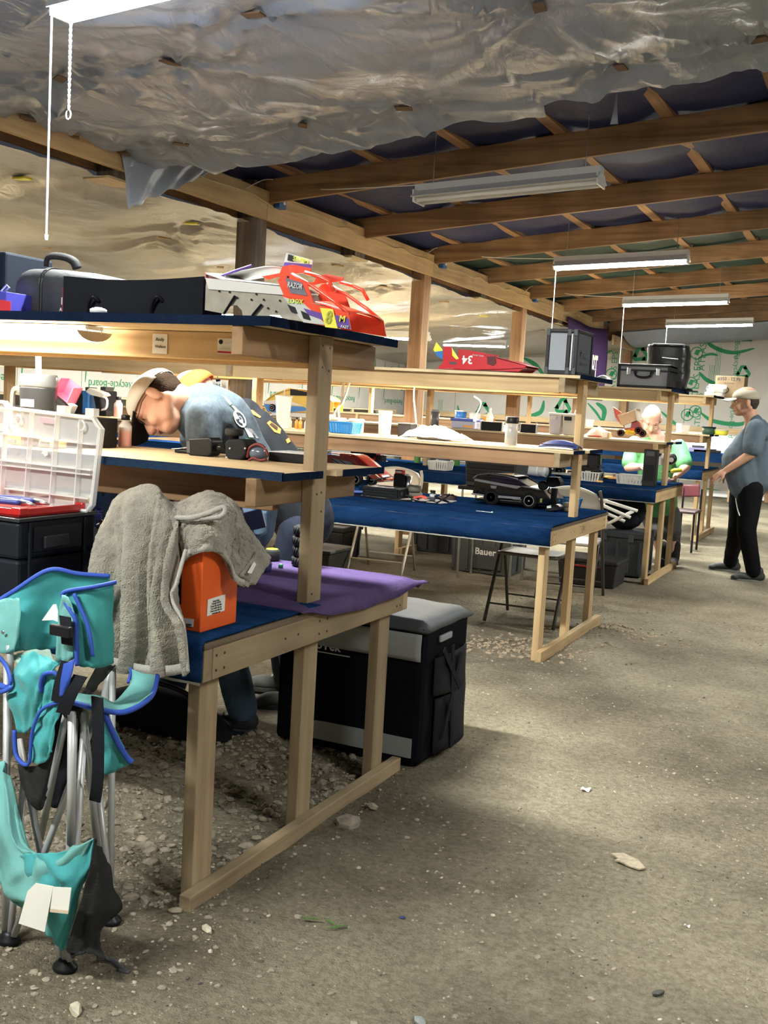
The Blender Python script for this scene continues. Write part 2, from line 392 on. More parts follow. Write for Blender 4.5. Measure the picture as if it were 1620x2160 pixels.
# ---- loose gravel too fine to pick apart, and single stones on top of it
def rock(b, c, r, k):
    rr = random.Random(k); n = 7
    M = Matrix.Rotation(rr.uniform(0, 6.28), 3, 'Z') @ Matrix.Rotation(rr.uniform(-.5, .5), 3, 'X')
    sc = Vector((rr.uniform(.8, 1.5), rr.uniform(.7, 1.1), rr.uniform(.4, .75)))
    vs = []
    for th, m in ((.35, 4), (1.25, 6), (2.2, 6), (2.85, 4)):
        vs.append([b.bm.verts.new(Vector(c)+M @ Vector((math.sin(th)*math.cos(6.283*j/m+th)*sc.x*rr.uniform(.75,1.2), math.sin(th)*math.sin(6.283*j/m+th)*sc.y*rr.uniform(.75,1.2), math.cos(th)*sc.z*rr.uniform(.8,1.1)))*r) for j in range(m)])
    pts = [v for r_ in vs for v in r_]
    bmesh.ops.convex_hull(b.bm, input=pts)
STONE = mat('stone', (.30, .255, .195), .9, var=.35, vscale=30, bump=.3, bscale=120)
STONEP = mat('pale_stone', (.50, .44, .34), .9, var=.2, vscale=40)
STONED = mat('dark_stone', (.075, .07, .065), .9, var=.3, vscale=40)
protos = []
for k in range(10):
    b = bmesh.new(); bb = B(); bb.bm = b; rock(bb, (0,0,0), 1, k)
    bmesh.ops.triangulate(b, faces=b.faces[:]); b.verts.index_update()
    loose = [v for v in b.verts if not v.link_faces]; bmesh.ops.delete(b, geom=loose, context='VERTS'); b.verts.index_update()
    protos.append(([v.co.copy() for v in b.verts], [[v.index for v in f.verts] for f in b.faces])); b.free()
GV, GF, GM = [], [], []
def scatter(n, zone, rmin, rmax, mi, seed):
    rr = random.Random(seed)
    for _ in range(n):
        x, y = zone(rr); r = rmin+(rmax-rmin)*rr.random()**3
        pv, pf = rr.choice(protos); a = rr.uniform(0, 6.28); ca, sa = math.cos(a)*r, math.sin(a)*r; o = len(GV); z = floor_h(x, y)+r*.15
        GV.extend((x+p.x*ca-p.y*sa, y+p.x*sa+p.y*ca, z+p.z*r) for p in pv); GF.extend([i+o for i in f] for f in pf); GM.extend([mi]*len(pf))
def zone_open(r):
    y = 1.2 + 7*r.random()**1.7; return r.uniform(-1.75-.1*(y-1), .9+.1*y) - .1, y
def zone_tab(r): return r.uniform(-3.1, -1.72), r.uniform(2.35, 3.9)
def zone_left(r): return r.uniform(-2.9, -1.5), r.uniform(1.5, 2.6)
scatter(3800, zone_open, .0022, .011, 0, 1); scatter(1700, zone_tab, .004, .026, 0, 2); scatter(900, zone_left, .0025, .012, 0, 3)
scatter(420, zone_open, .003, .010, 1, 4); scatter(330, zone_open, .003, .008, 2, 5)
def zone_leaf(r):
    c = r.choice(((-1.95, 6.35), (-2.2, 6.3), (-1.55, 7.25))); return c[0]+r.gauss(0, .22), c[1]+r.gauss(0, .16)
scatter(700, zone_leaf, .004, .022, 3, 6)
protos = [([Vector((1,0,0)),Vector((0,.8,0)),Vector((-.9,.1,0)),Vector((.1,-.8,0)),Vector((.1,0,.6)),Vector((0,.1,-.5))], [[0,1,4],[1,2,4],[2,3,4],[3,0,4],[1,0,5],[2,1,5],[3,2,5],[0,3,5]])]
def zone_all(r):
    y = 1.15 + 9*r.random()**1.9; return r.uniform(-2.6 if y < 2.4 else -1.8-.05*y, 1.0+.12*y), y
scatter(14000, zone_all, .0018, .0085, 0, 31); scatter(2600, zone_all, .0018, .007, 1, 32); scatter(1600, zone_all, .0018, .006, 2, 33); scatter(5000, zone_tab, .002, .012, 0, 34)
me = bpy.data.meshes.new('gravel'); me.from_pydata(GV, [], GF)
for m in (STONE, STONEP, STONED, mat('woodchip', (.34, .26, .18), .9, var=.4, vscale=60)): me.materials.append(m)
me.polygons.foreach_set('material_index', GM)
gravel = bpy.data.objects.new('gravel', me); COL.objects.link(gravel); gravel['kind'] = 'stuff'
tag(gravel, 'loose gravel, chips and clods strewn over the dirt floor', 'gravel')
def stone(u, v, r, m, label, k, z=.01):
    p = aZ(u, v, z); b = B(); rock(b, (p.x, p.y, floor_h(p.x, p.y)+r*.3), r, k); return tag(b.build('stone', m), label, 'stone')
stone(735, 1748, .042, STONE, 'fist sized brown rock against the sill of the nearest workbench', 21)
stone(784, 1714, .028, STONE, 'angular brown stone beside the rear end of the nearest sill', 22)
stone(436, 1977, .017, STONEP, 'pale yellowish stone in front of the nearest sill end', 23)
stone(700, 1580, .03, STONE, 'rounded clod lying under the nearest workbench beside the black gear bag', 24)
stone(160, 2128, .02, STONEP, 'pale flat stone at the bottom left of the floor', 25)
stone(886, 2146, .018, mat('bluish_stone', (.27, .29, .29), .8), 'bluish grey pebble at the bottom edge of the floor', 26)
stone(1388, 2090, .016, STONED, 'dark lump of dirt low on the right of the floor', 27)
stone(370, 1930, .022, STONE, 'grey brown stone by the foot of the front left table leg', 28)
stone(850, 1935, .008, NAVYP, 'tiny dark blue pebble left of centre on the open floor', 29)
for k, (u, v, w, lab) in enumerate([(1236, 1660, .034, 'small white paper scrap on the open dirt floor'), (1450, 1946, .016, 'thin white wood splinter low on the right of the floor')]):
    p = aZ(u, v, .01); b = B(); b.grid(lambda s, t: (p.x+(s-.5)*w, p.y+(t-.5)*w*(1.1 if k == 0 else .35), floor_h(p.x, p.y)+.006+.004*math.sin(5*s+3*t)), 4, 4)
    tag(b.build('paper_scrap', PAPER, thick=.001), lab, 'litter')
p = aZ(1325, 1812, .01); b = B()
pl = [(-.062,.012),(-.03,.03),(.0,.024),(.03,.012),(.066,-.022),(.05,-.036),(.01,-.03),(-.02,-.018),(-.04,-.02),(-.03,-.004)]
b.prism([(p.x+a*1.0, p.y+c*1.5, floor_h(p.x, p.y)+.006+.05*abs(a)*.2) for a, c in pl], (0, 0, .006))
tag(b.build('bark_chip', mat('bark', (.42, .35, .25), .9, var=.25, vscale=60), bevel=.001), 'flat pale wood chip lying on the open floor', 'wood chip')
p = aZ(680, 1950, .01); b = B()
for dx, dy, a in ((-.04, 0, .3), (.02, .012, -.4), (.05, .0, .8)):
    b.prism([(p.x+dx+math.cos(a+t)*r_, p.y+dy+math.sin(a+t)*r_, .012+floor_h(p.x, p.y)) for t, r_ in ((0,.03),(.6,.012),(PI,.03),(PI+.6,.012))], (0, 0, .002))
tag(b.build('leaf', mat('leaf', (.10, .16, .05), .7, var=.4, vscale=50)), 'crumpled green and brown leaf in front of the nearest workbench', 'leaf')

# ---- walls with printed foam boards
FOAM = mat('foam_board', (.50, .45, .38), .85, var=.06, vscale=3)
FOAML = mat('foam_board_face', (.55, .52, .47), .85, var=.05, vscale=3)
wall_far = struct(B().box(XL, XR, YW+.03, YW+.13, 0, 4.1).build('wall_far', FOAM))
wall_left = struct(B().box(XL-.13, XL-.03, YB, YW+.03, 0, 3.0).build('wall_left', FOAM))
wall_right = struct(B().box(XR, XR+.1, YB, YW+.1, 0, 4.3).build('wall_right', FOAM))
wall_back = struct(B().box(XL, XR, YB-.1, YB, 0, 4.3).build('wall_back', FOAM))
def recycle(b, P, s, rot=0):
    """three chasing arrows; P(x,y) -> world point on the wall"""
    for k in range(3):
        a0 = rot + k*2*PI/3
        def q(x, y): return P((x*math.cos(a0)-y*math.sin(a0))*s, (x*math.sin(a0)+y*math.cos(a0))*s)
        # bent bar around one corner of the triangle, then an arrow head
        b.poly([q(-.62, -.02), q(-.36, -.17), q(-.02, .42), q(-.16, .66)][::-1])
        b.poly([q(-.16, .66), q(.16, .66), q(.30, .42), q(-.02, .42)][::-1])
        b.poly([q(.30, .66+.02), q(.40, .22), q(.02, .34)])
def swoosh(b, P, pts, w):
    """curved band through pts, width tapering to its ends"""
    c = bez([Vector((x, y, 0)) for x, y in pts], 8); n = len(c); L_, R_ = [], []
    for i, p in enumerate(c):
        t = (c[min(i+1, n-1)]-c[max(i-1, 0)]).normalized(); k = .52*w*(math.sin(PI*(.06+.88*i/(n-1)))**.8)
        L_.append(P(p.x-t.y*k, p.y+t.x*k)); R_.append(P(p.x+t.y*k, p.y-t.x*k))
    for i in range(n-1): b.poly([L_[i], L_[i+1], R_[i+1], R_[i]])
def bars(b, P, x, y0, y1, n, dx, w): 
    for k in range(n): b.poly([P(x+k*dx-w, y0), P(x+k*dx+w, y0), P(x+k*dx+w, y1), P(x+k*dx-w, y1)])
def farP(x, z): return Vector((x, YW-.024, z))
def wpt(u, v): q = aY(u, v, YW); return q.x, q.z
FX = [-9.85, -8.63, -7.41, -6.19, -4.97, -3.72, -2.12, -.9, .32, 1.54, 2.76, 3.98, 5.2, XR]
foam_parts = []
for i in range(len(FX)-1):
    x0, x1 = FX[i], FX[i+1]
    zt0, zt1 = roofz(x0)-.06, roofz(x1)-.06
    if x0 < -4.9: zt0 = min(zt0, 2.62); zt1 = min(zt1, 2.62)
    for (za, zb0, zb1) in ((.02, 1.24, 1.24), (1.25, zt0, zt1)):
        b = B(); b.prism([(x0+.004, YW-.022, za), (x1-.004, YW-.022, za), (x1-.004, YW-.022, zb1), (x0+.004, YW-.022, zb0)], (0, .05, 0))
        fp = b.build('foam_board', FOAML, wall_far)
    foam_parts.append(fp)
# print on the far wall, laid out in wall coordinates
GP = B()
for (u, v, s, r) in ((1352, 748, .20, .2), (1576, 708, .17, .1), (1568, 786, .17, .2), (965, 735, .21, .1), (1058, 738, .2, .2), (1020, 866, .22, .2), (1188, 858, .22, .1)):
    x, z = wpt(u, v); recycle(GP, lambda a, c: farP(x+a, z+c), s*1.25, r)
for pts, w in ((((1482,704),(1502,730),(1545,744),(1592,735)), .075), (((1479,752),(1500,747),(1515,750)), .05), (((1475,785),(1492,802),(1525,815)), .075),
               (((1340,722),(1370,712),(1410,720)), .05), (((1478,870),(1505,888),(1560,895),(1590,880)), .08), (((1395,868),(1420,890),(1440,905)), .06),
               (((1150,710),(1140,735),(1120,745)), .06), (((1105,755),(1130,770),(1150,795)), .09), (((1105,880),(1140,870),(1148,845)), .09), (((1258,850),(1275,865),(1270,895)), .1),
               (((1240,850),(1258,870),(1272,892)), .05), (((1018,720),(1022,735),(1020,752)), .03), (((1298,715),(1292,735),(1282,745)), .06),
               (((960,880),(968,870),(966,855)), .05), (((1462,940),(1490,955),(1525,968)), .07), (((1490,1030),(1530,1040),(1560,1040)), .06)):
    swoosh(GP, farP, [wpt(*q) for q in pts], w)
for (u, v) in ((1290, 790), (1470, 745), (1457, 808), (1467, 868), (1450, 875)):
    x, z = wpt(u, v)
    n = 14
    for k in range(n):                       # outlined globe emblem
        a0, a1 = 2*PI*k/n, 2*PI*(k+1)/n
        GP.poly([farP(x+math.cos(a)*r_, z+math.sin(a)*r_) for a, r_ in ((a0,.125),(a1,.125),(a1,.105),(a0,.105))])
    GP.poly([farP(x-.05, z-.02), farP(x+.03, z-.05), farP(x+.07, z+.06), farP(x-.01, z+.07)])
for (u, v) in ((1510, 760), (1495, 800), (1180, 700), (1512, 690), (925, 870)):
    x, z = wpt(u, v); bars(GP, farP, x, z-.28, z+.28, 4, .03, .004)
GP.build('printed_artwork', GREENP, wall_far)
for (u, v, s, body) in ((1296, 782, .17, 'ATLAS EPS'), (1484, 735, .19, 'ATLAS EPS'), (1470, 800, .19, 'ATLAS EPS'), (1474, 868, .16, 'ATLAS EPS'), (1557, 712, .14, 'Recycle-Board'), (1552, 790, .14, 'Recycle-Board'), (1545, 880, .14, 'Recycle-Board')):
    x, z = wpt(u, v); text_mesh('printed_lettering', body, s, frame(farP(x, z)+Vector((0, -.001, 0)), (0, 0, 1 if 'ATLAS' in body else -1), (-1 if 'ATLAS' in body else 1, 0, 0)), GREENP, wall_far, sx=1.0)
B().box(-4.6, XR, YW-.03, YW-.018, .02, .14).build('base_strip', WHITE, wall_far)
for x in (-1.86,):
    B().box(x-.2, x+.22, YW-.16, YW-.03, 0, roofz(x)-.05).build('wall_post', rough_fir('Z'), wall_far)
# left wall boards: the artwork repeats every board
def leftP(y, z): return Vector((XL+.026, y, z))
LB = B()
for i in range(22):
    y0 = -4 + i*1.17
    for za, zb in ((.02, 1.2), (1.21, 2.46)):
        b = B(); b.box(XL-.03, XL+.022, y0+.004, y0+1.166, za, zb); b.build('foam_board', FOAML, wall_left)
    if y0 > 6.5:
        for z in (.75, 1.95):
            yc = y0+.4; recycle(LB, lambda a, c: leftP(yc+a, z+.15+c), .26, .15)
            swoosh(LB, leftP, [(y0+.75, z+.45), (y0+.82, z+.05), (y0+.98, z-.15), (y0+1.1, z-.08)], .06)
            swoosh(LB, leftP, [(y0+.05, z+.42), (y0+.10, z+.0), (y0+.07, z-.42)], .03)
LB.build('printed_artwork', GREENP, wall_left)
for i in range(9, 22, 2):
    y0 = -4+i*1.17; text_mesh('printed_lettering', 'Recycle-Board', .16, frame(leftP(y0+.6, 1.52)+Vector((.001, 0, 0)), (0, -1, 0), (0, 0, -1)), GREENP, wall_left)

# ---- ceiling: tarps, rafters, purlins
YR = [4.1, 5.85, 7.62, 9.37, 11.12, 12.87, 14.62, 16.37, 18.12, 19.9]
def tarp(name, y0, y1, m):
    b = B()
    def fn(s, t):
        x = XG-.2+(XR-XG+.2)*s; y = y0+(y1-y0)*t
        k = ((x+.87)/.733) % 1.0
        sg = .055*math.sin(PI*k)**.7*(.6+.8*abs(noise.noise(Vector((x*.8, y*.5, 7)))))
        jy = ((y-7.62)/1.75) % 1.0
        sg += .03*math.sin(PI*jy)
        return (x, y, roofz(x)+.235-sg+.012*noise.noise(Vector((x*3, y*3, 1))))
    b.grid(fn, 180, int((y1-y0)*9)); return b.build(name, m, smooth=True)
ceiling = struct(tarp('ceiling', -4, 11.3, TARPB))
tarp2 = tarp('green_tarp', 11.3, YW, TARPG); WM[tarp2.name]; tarp2.parent = ceiling; tarp2.location = tarp2.location-ceiling.location; WM[tarp2.name] = Matrix.Translation(tarp2.location+ceiling.location)
RH = .19
for y in YR + [2.35, .6, -1.15]:
    b = B(); x0, x1 = XG-.12, XR
    b.prism([(x0, y-.02, roofz(x0)), (x1, y-.02, roofz(x1)), (x1, y-.02, roofz(x1)+RH), (x0, y-.02, roofz(x0)+RH)], (0, .042, 0))
    b.build('rafter', rough_fir('X'), ceiling, bevel=.003)
for k in range(-1, 6):
    x = -.87-.733*k
    for ya, yb in ((-4, .6), (.6, 5.85), (5.85, 9.37), (9.37, 12.87), (12.87, 16.37), (16.37, YW)):
        dx = .012*((int(ya*7)+k) % 3-1); z = roofz(x)+RH
        B().box(x-.047+dx, x+.047+dx, ya-.03, yb+.03, z+.001, z+.04).build('purlin', fir('Y'), ceiling)
for k in range(1, 9):
    x = -.87+.733*k; z = roofz(x)+RH
    B().box(x-.047, x+.047, -4, YW, z+.001, z+.04).build('purlin', fir('Y'), ceiling)
for j, y in enumerate(YR[2:]):          # short blocks beside the purlins
    for k in (0, 2, 3):
        x = -.87-.733*k+.14*(1 if (j+k) % 2 else -1); z = roofz(x)+RH-.02
        B().box(x-.07, x+.07, y+.024, y+.06, z-.02, z+.06).build('blocking', oldwood('X'), ceiling)

# ---- girder and its posts
girder = thing('roof_girder', 'doubled timber girder running down the shed on posts', 'beam', (XG, 7, 2.94))
for (xa, m, za) in ((XG-.02, pine('Y'), 2.925), (XG-.225, fir('Y'), 2.93)):
    for ya, yb in ((-2.5, 4.08), (4.085, 7.58), (7.585, 11.1), (11.105, 14.6), (14.605, 18.1), (18.105, 21.6)):
        if xa > XG-.1 and ya > 18: yb = 18.9
        B().box(xa, xa+.042, ya, yb, za, za+.23).build('girder_board', m if xa > XG-.1 else fir('Y'), girder, bevel=.003)
B().box(XG-.02, XG+.022, 19.75, YW-.2, 2.80, 2.98).build('girder_board', pine('Y'), girder, bevel=.003)
for y in (5.85, 9.37, 12.87, 16.37):
    B().box(XG-.18, XG-.022, y-.11, y+.11, 2.88, 3.2).build('splice_block', oldwood('Z'), girder, bevel=.003)
    B().box(XG-.24, XG-.02, y-.17, y+.17, 2.862, 2.878).build('splice_plate', ply('Y'), girder)
for i, (y, m, lab) in enumerate(((4.05, oldwood('Z'), 'weathered square roof post out of sight behind the shelf things'), (7.55, oldwood('Z'), 'dark weathered roof post behind the racing car shell on the nearest top shelf'), (11.1, fir('Z'), 'brown roof post rising behind the second workbench, left of the upturned red car body'), (14.6, fir('Z'), 'brown roof post between the upturned red car body and the tall black case'), (18.1, fir('Z'), 'far brown roof post behind the tall black case'), (21.5, rough_fir('Z'), 'brown roof post standing against the far foam board wall'))):
    if i == 0: continue
    t = thing('roof_post', lab, 'post', (XG-.1, y, 0), group='posts under the roof girder')
    z1 = 2.93 if i < 5 else 2.80
    if i in (1, 5): B().box(XG-.18, XG-.022, y-.105, y+.105, -.05, 3.22 if i == 1 else z1).build('post_timber', m, t, bevel=.004)
    else:
        B().box(XG-.18, XG-.022, y-.13, y+.03, -.05, 3.2).build('post_timber', m, t, bevel=.004)
        B().box(XG-.17, XG-.03, y+.032, y+.075, -.05, 2.92).build('post_timber', pine('Z'), t, bevel=.003)

# ---- plastic film
rs = random.Random(11)
def film(name, x0, x1, y0, y1, off, stap, m, res, amp, edge=None, parent=None):
    b = B(); st = [Vector((x, y)) for x, y in stap]
    def fn(s, t):
        x = x0+(x1-x0)*s; y = y0+(y1-y0)*t
        if edge: y = y0+(edge(x)-y0)*t
        d = sorted(((q-Vector((x, y))).length, i) for i, q in enumerate(st))
        d0, i0 = d[0]; d1, i1 = d[1]
        sag = amp*(1-math.exp(-d0/.6))
        z = roofz(x)+off-sag
        for dd, ii in ((d0, i0), (d1, i1)):
            th = math.atan2(y-st[ii].y, x-st[ii].x)
            w = math.exp(-dd/.80)*min(1, dd/.08)
            z -= .050*w*((1-abs(math.sin(th*2.5+ii*1.7)))**4+.6*(1-abs(math.sin(th*4.5+ii)))**5)
            z += .004*w*math.sin(th*23+ii)
        z += .028*noise.noise(Vector((x*.8, y*.8, off*9)))+.0025*noise.noise(Vector((x*5.2+y*2.5, y*3.1, 2)))
        if edge:
            e = (1-t)*(edge(x)-y0)
            z += .05*math.exp(-e/.14)*(noise.noise(Vector((x*2.2, 0, 3)))-.25)+.010*math.exp(-e/.4)*math.sin(x*19+3*noise.noise(Vector((x*3, y*2, 1)))+e*7)
        return (x, y, z)
    b.grid(fn, int((x1-x0)/res), int((y1-y0)/res)); o = b.build(name, m, smooth=True, parent=parent)
    return o
RST = [(-2.80,4.25),(-3.49,4.55),(-4.12,4.45),(-4.30,5.75),(-3.43,5.80),(-2.76,5.82),(-1.48,5.79),(-.78,5.75),(-4.75,4.87),(-4.78,5.3),(-4.76,5.74),(-1.63,4.82),(-.9,4.3),(-.1,5.8),(.6,4.3),(1.3,5.8),(2,4.4),(-2.1,3.1),(-3.3,2.9),(-4.3,2.6),(-1,2.9),(0,2.8),(1.5,2.7),(-4,1),(-2.6,1.1),(-1.2,1),(.2,.9),(1.6,1),(3.5,1),(4,3),(4,5)]
def redge(x): return 6.10+.10*noise.noise(Vector((x*.9, 2.2, 0)))+.05*noise.noise(Vector((x*4, 1, 0)))+(.12 if -4.4 < x < -2 else -.05)
film_r = film('plastic_sheeting', XG-.02, 5.5, -3.9, 6.1, -.005, RST, FILM, .040, .12, redge)
film_r.parent = ceiling; film_r.location = film_r.location-ceiling.location; WM[film_r.name] = Matrix.Translation(film_r.location+ceiling.location)
LST = [(-5.5,5.6),(-5.95,7.75),(-6.4,9.3),(-6.9,13.7),(-7.9,15.9),(-7.1,7.55),(-5.4,7.4),(-5.35,9.9),(-5.6,11.5),(-6.6,11.4),(-7.7,9.5),(-8.6,8),(-8.6,11),(-7.8,12.6),(-5.5,13.2),(-5.6,15),(-6.6,16.2),(-5.5,17.5),(-7,18.6),(-8.6,14.4),(-8.7,18),(-5.4,20),(-7.5,20.6),(-9.2,20),(-6.3,5.8),(-7.4,5.4),(-8.8,5.5),(-5.4,3.5),(-6.6,3.2),(-8,3)]
film_l = film('plastic_sheeting_left', XL+.02, XG-.06, 2.0, YW-.05, -.09, LST, FILM2, .07, .13)
film_l.parent = ceiling; film_l.location = film_l.location-ceiling.location; WM[film_l.name] = Matrix.Translation(film_l.location+ceiling.location)
# torn corner hanging from the girder
pA, pB_, pC, pD = aX(255, 320, XG+.03), aX(505, 325, XG+.10), aX(425, 372, XG+.04), aX(268, 442, XG+.045)
b = B()
def flap(s, t):
    top = pA.lerp(pB_, s); bot = pD.lerp(pC, min(1, s*1.15)) if s < .87 else pC
    q = top.lerp(bot, t); q.x += .02*math.sin(9*s+2*t)*t+.01*math.sin(23*s+5*t); q.z += .012*math.sin(31*s)*t
    return q
b.grid(flap, 26, 16); b.build('torn_film_flap', FILM, ceiling, smooth=True, thick=.002)
q0 = aX(480, 320, XG+.3); 
# scraps of card under the staples
for k, (x, y) in enumerate(RST[:17]):
    b = B(); z = roofz(x)-.036; a = k*1.3
    M = Matrix.Translation((x, y, z)) @ Matrix.Rotation(a, 4, 'Z') @ Matrix.Rotation(.15*math.sin(k), 4, 'X')
    b.box(-.05, .05, -.028, .028, -.008, .0, M); b.build('staple_card', mat('brown_card', (.14, .085, .05), .8), ceiling)
for k, (x, y) in enumerate(LST[:23]):
    b = B(); z = roofz(x)-.125; M = Matrix.Translation((x, y, z)) @ Matrix.Rotation(k*1.1, 4, 'Z')
    b.box(-.06, .06, -.035, .035, -.012, .0, M); b.build('staple_card', CARD if k % 3 else YEL, ceiling)
# film closing the gap above the far wall
b = B()
b.grid(lambda s, t: (-4.7+7*s, 19.95+(YW-.05-19.95)*t, roofz(-4.7+7*s)-.02-.16*t-.10*math.sin(PI*t)+.03*noise.noise(Vector((s*9, t*2, 1)))), 60, 16)
b.build('end_film', FILM, ceiling, smooth=True)
# dangling strip of film
p = aY(1295, 200, 6.9)
b = B(); top = aY(1303, 165, 6.5); bot = aY(1294, 262, 6.5)
b.loft([[top+Vector((0,0,0)), top+Vector((.006,0,0))], [top.lerp(bot, .6)-Vector((.004,0,0)), top.lerp(bot, .6)+Vector((.012,0,0))], [bot-Vector((.02,0,0)), bot+Vector((.028,0,0))]])
b.build('film_strip', FILM, ceiling, thick=.001)

# ---- fluorescent fixtures
TUBE = mat('lit_tube', (1, 1, 1), .4, emit=(.98, 1.0, .96), es=60)
ENAMEL = mat('white_enamel', (.74, .75, .76), .35)
CORDW = mat('white_cord', (.72, .70, .64), .6)
def area(name, loc, sx, sy, w, col, parent, rot=(0,0,0)):
    l = bpy.data.lights.new(name, 'AREA'); l.shape = 'RECTANGLE'; l.size = sx; l.size_y = sy; l.energy = w; l.color = col
    o = bpy.data.objects.new(name, l); COL.objects.link(o); o.parent = parent; o.location = loc; o.rotation_euler = rot; return o
def shop_light(x0, x1, y, z, on, label, watt=None, string=None, chain=True, tilt=0, col=(.97, 1.0, .93), wide=.13, light=True, group='ceiling shop lights', rz=0, sy=.02):
    L_ = x1-x0; t = thing('shop_light', label, 'light', (x0, y, z), rz, group=group)
    R_ = Matrix.Rotation(-tilt, 4, 'Y')
    def P(a): return a
    h = B()
    sec = [(-wide, -.055), (-.045, .0), (-.045, .045), (.045, .045), (.045, .0), (wide, -.055), (wide-.004, -.058), (.04, -.006), (-.04, -.006), (-wide+.004, -.058)]
    h.prism([(0, a, c) for a, c in sec], (L_, 0, 0)).xf(R_); h.build('housing', ENAMEL, t, world=False)
    for dy in (-.05, .05):
        b = B(); b.cyl((.02, dy, -.068), (L_-.02, dy, -.068), .0145, n=10); b.xf(R_); b.build('tube', TUBE if on else WHITE, t, smooth=True, world=False)
    for xx in (.01, L_-.01):
        b = B(); b.box(xx-.006, xx+.006, -wide*.75, wide*.75, -.086, .0); b.xf(R_); b.build('end_cap', ENAMEL, t, world=False)
    if chain:
        for xx in (.12, L_-.12):
            b = B(); top = roofz(x0+xx)-z+.2
            b.cyl((xx, 0, .04+tilt*xx), (xx, 0, max(top, .1)), .003, n=5); b.build('hanger', STEEL, t, world=False)
    if string:
        b = B(); b.cyl((0.01, sy, -.03), (0.01, sy, -string), .0045, n=6); b.cyl((.01, sy, -string), (.01, sy, -string-.022), .009, .006, n=8); b.build('pull_string', WHITE, t, world=False)
    if on and light:
        area('lamp_light', (L_/2, 0, -.095+tilt*L_/2), L_*.95, .10, watt or CEIL_W, col, t)
    return t
f1 = shop_light(-3.25, -1.95, 3.49, 3.06, True, 'lit ceiling shop light cut by the top left of the view', string=.96, watt=CEIL_W*1.2, rz=-.10, tilt=.03, wide=.07, sy=-.045)
b = B()
for k in range(17): b.cyl((.012, .055, -.06-.022*k), (.012, .055, -.078-.022*k), .007, .004, n=6)
b.tube([(.012+.014*math.cos(a), .055, -.45+.02*math.sin(a)) for a in [i*PI/4 for i in range(8)]], .003, 5, True)
b.build('pull_chain', WHITE, f1, world=False)
shop_light(-3.22, -1.88, 7.1, 3.0, False, 'unlit ceiling shop light under the first bare rafters', tilt=.06)
shop_light(-3.26, -1.92, 10.7, 3.02, True, 'lit ceiling shop light above the tall black case', string=.9, tilt=.047, wide=.10)
shop_light(-3.34, -2.0, 14.15, 3.01, True, 'lit ceiling shop light above the silver flight case', string=1.1, tilt=.04, wide=.10)
shop_light(-3.41, -2.07, 17.5, 3.03, True, 'farthest lit ceiling shop light in front of the foam board wall', string=.85, tilt=.04, wide=.10)
shop_light(-3.30, -1.95, .02, 3.05, True, 'lit ceiling shop light overhead behind the viewer', string=.9, watt=CEIL_W*.85)
shop_light(1.2, 2.5, 1.5, 3.3, True, 'added fill light built as a shop light, on the right behind the viewer', watt=CEIL_W*.5)  # fill lamp added for the fronts facing the viewer, no known fixture
shop_light(.9, 2.2, 9.2, 3.3, True, 'added unseen shop light right of the aisle, brightening the floor', watt=CEIL_W*1.15)  # lamp added out of view to lift the aisle floor
shop_light(-7.45, -6.25, 18.0, 2.66, True, 'lit shop light in the left bay, seen above the upturned red car body', wide=.09, watt=CEIL_W*1.3, group='left bay shop lights')
shop_light(-7.6, -6.3, 11.0, 2.50, True, 'lit shop light in the left bay hidden behind the racing car shell', watt=CEIL_W*1.3, group='left bay shop lights')
shop_light(-7.6, -6.3, 14.6, 2.52, True, 'lit shop light in the left bay hidden behind the roof post', watt=CEIL_W*1.3, group='left bay shop lights')
shop_light(-8.2, -6.9, 6.4, 2.42, True, 'lit shop light in the left bay hidden behind the black bags', watt=CEIL_W*.8, group='left bay shop lights')
# cord feeding the first fixture
b = B(); b.tube(bez([aY(104, 22, 3.55), aY(62, 52, 3.7), aY(20, 72, 3.9), aY(-30, 90, 4.0)], 6), .006, 6)
tag(b.build('power_cable', CORDW, smooth=True), 'white power cord running from the top left shop light to the wall', 'cord')
# outlets on the girder with their cords
CORDY = mat('tan_cable', (.48, .38, .20), .6)
OUT = mat('outlet_blue', (.02, .10, .30), .4)
for i, (y, lab, xe, ye) in enumerate(((7.72, 'blue outlet box with two white plugs on the nearest girder post', -3.22, 7.1), (11.28, 'blue outlet box with two plugs on the second girder post', -3.26, 10.7), (14.75, 'small blue outlet box on the third girder post, farthest of the three', -3.34, 14.15), )):
    t = thing('outlet_box', lab, 'outlet box', (XG+.06, y, 3.06), group='outlet boxes on the girder')
    B().box(XG+.024, XG+.085, y-.055, y+.055, 3.035, 3.15).build('box_body', OUT, t, bevel=.006)
    B().box(XG+.085, XG+.090, y+.0, y+.035, 3.07, 3.125).build('socket', WHITE, t, bevel=.003)
    for k, dy in enumerate((-.03, .03)):
        b = B(); b.cyl((XG+.05, y+dy, 3.15), (XG+.05, y+dy, 3.20), .014, .010, n=8); b.build('plug', LGREY, t, smooth=True)
    zc = 3.2
    b = B(); b.tube(bez([(XG+.05, y+.03, zc), (XG+.07, y+.04, zc+.06), (XG+.4, y-.05, zc-.02), ((XG+xe)/2, (y+ye)/2, zc-.09), (xe, ye, 3.05)], 8), .0045, 5); b.build('lamp_cord', CORDW, t, smooth=True)
    b = B(); b.tube(bez([(XG+.05, y-.03, zc), (XG+.05, y-.05, zc+.05), (XG+.05, y-.25, zc+.02), (XG+.04, y-.5, 3.1)], 6), .0045, 5); b.build('feed_cord', CORDW, t, smooth=True)
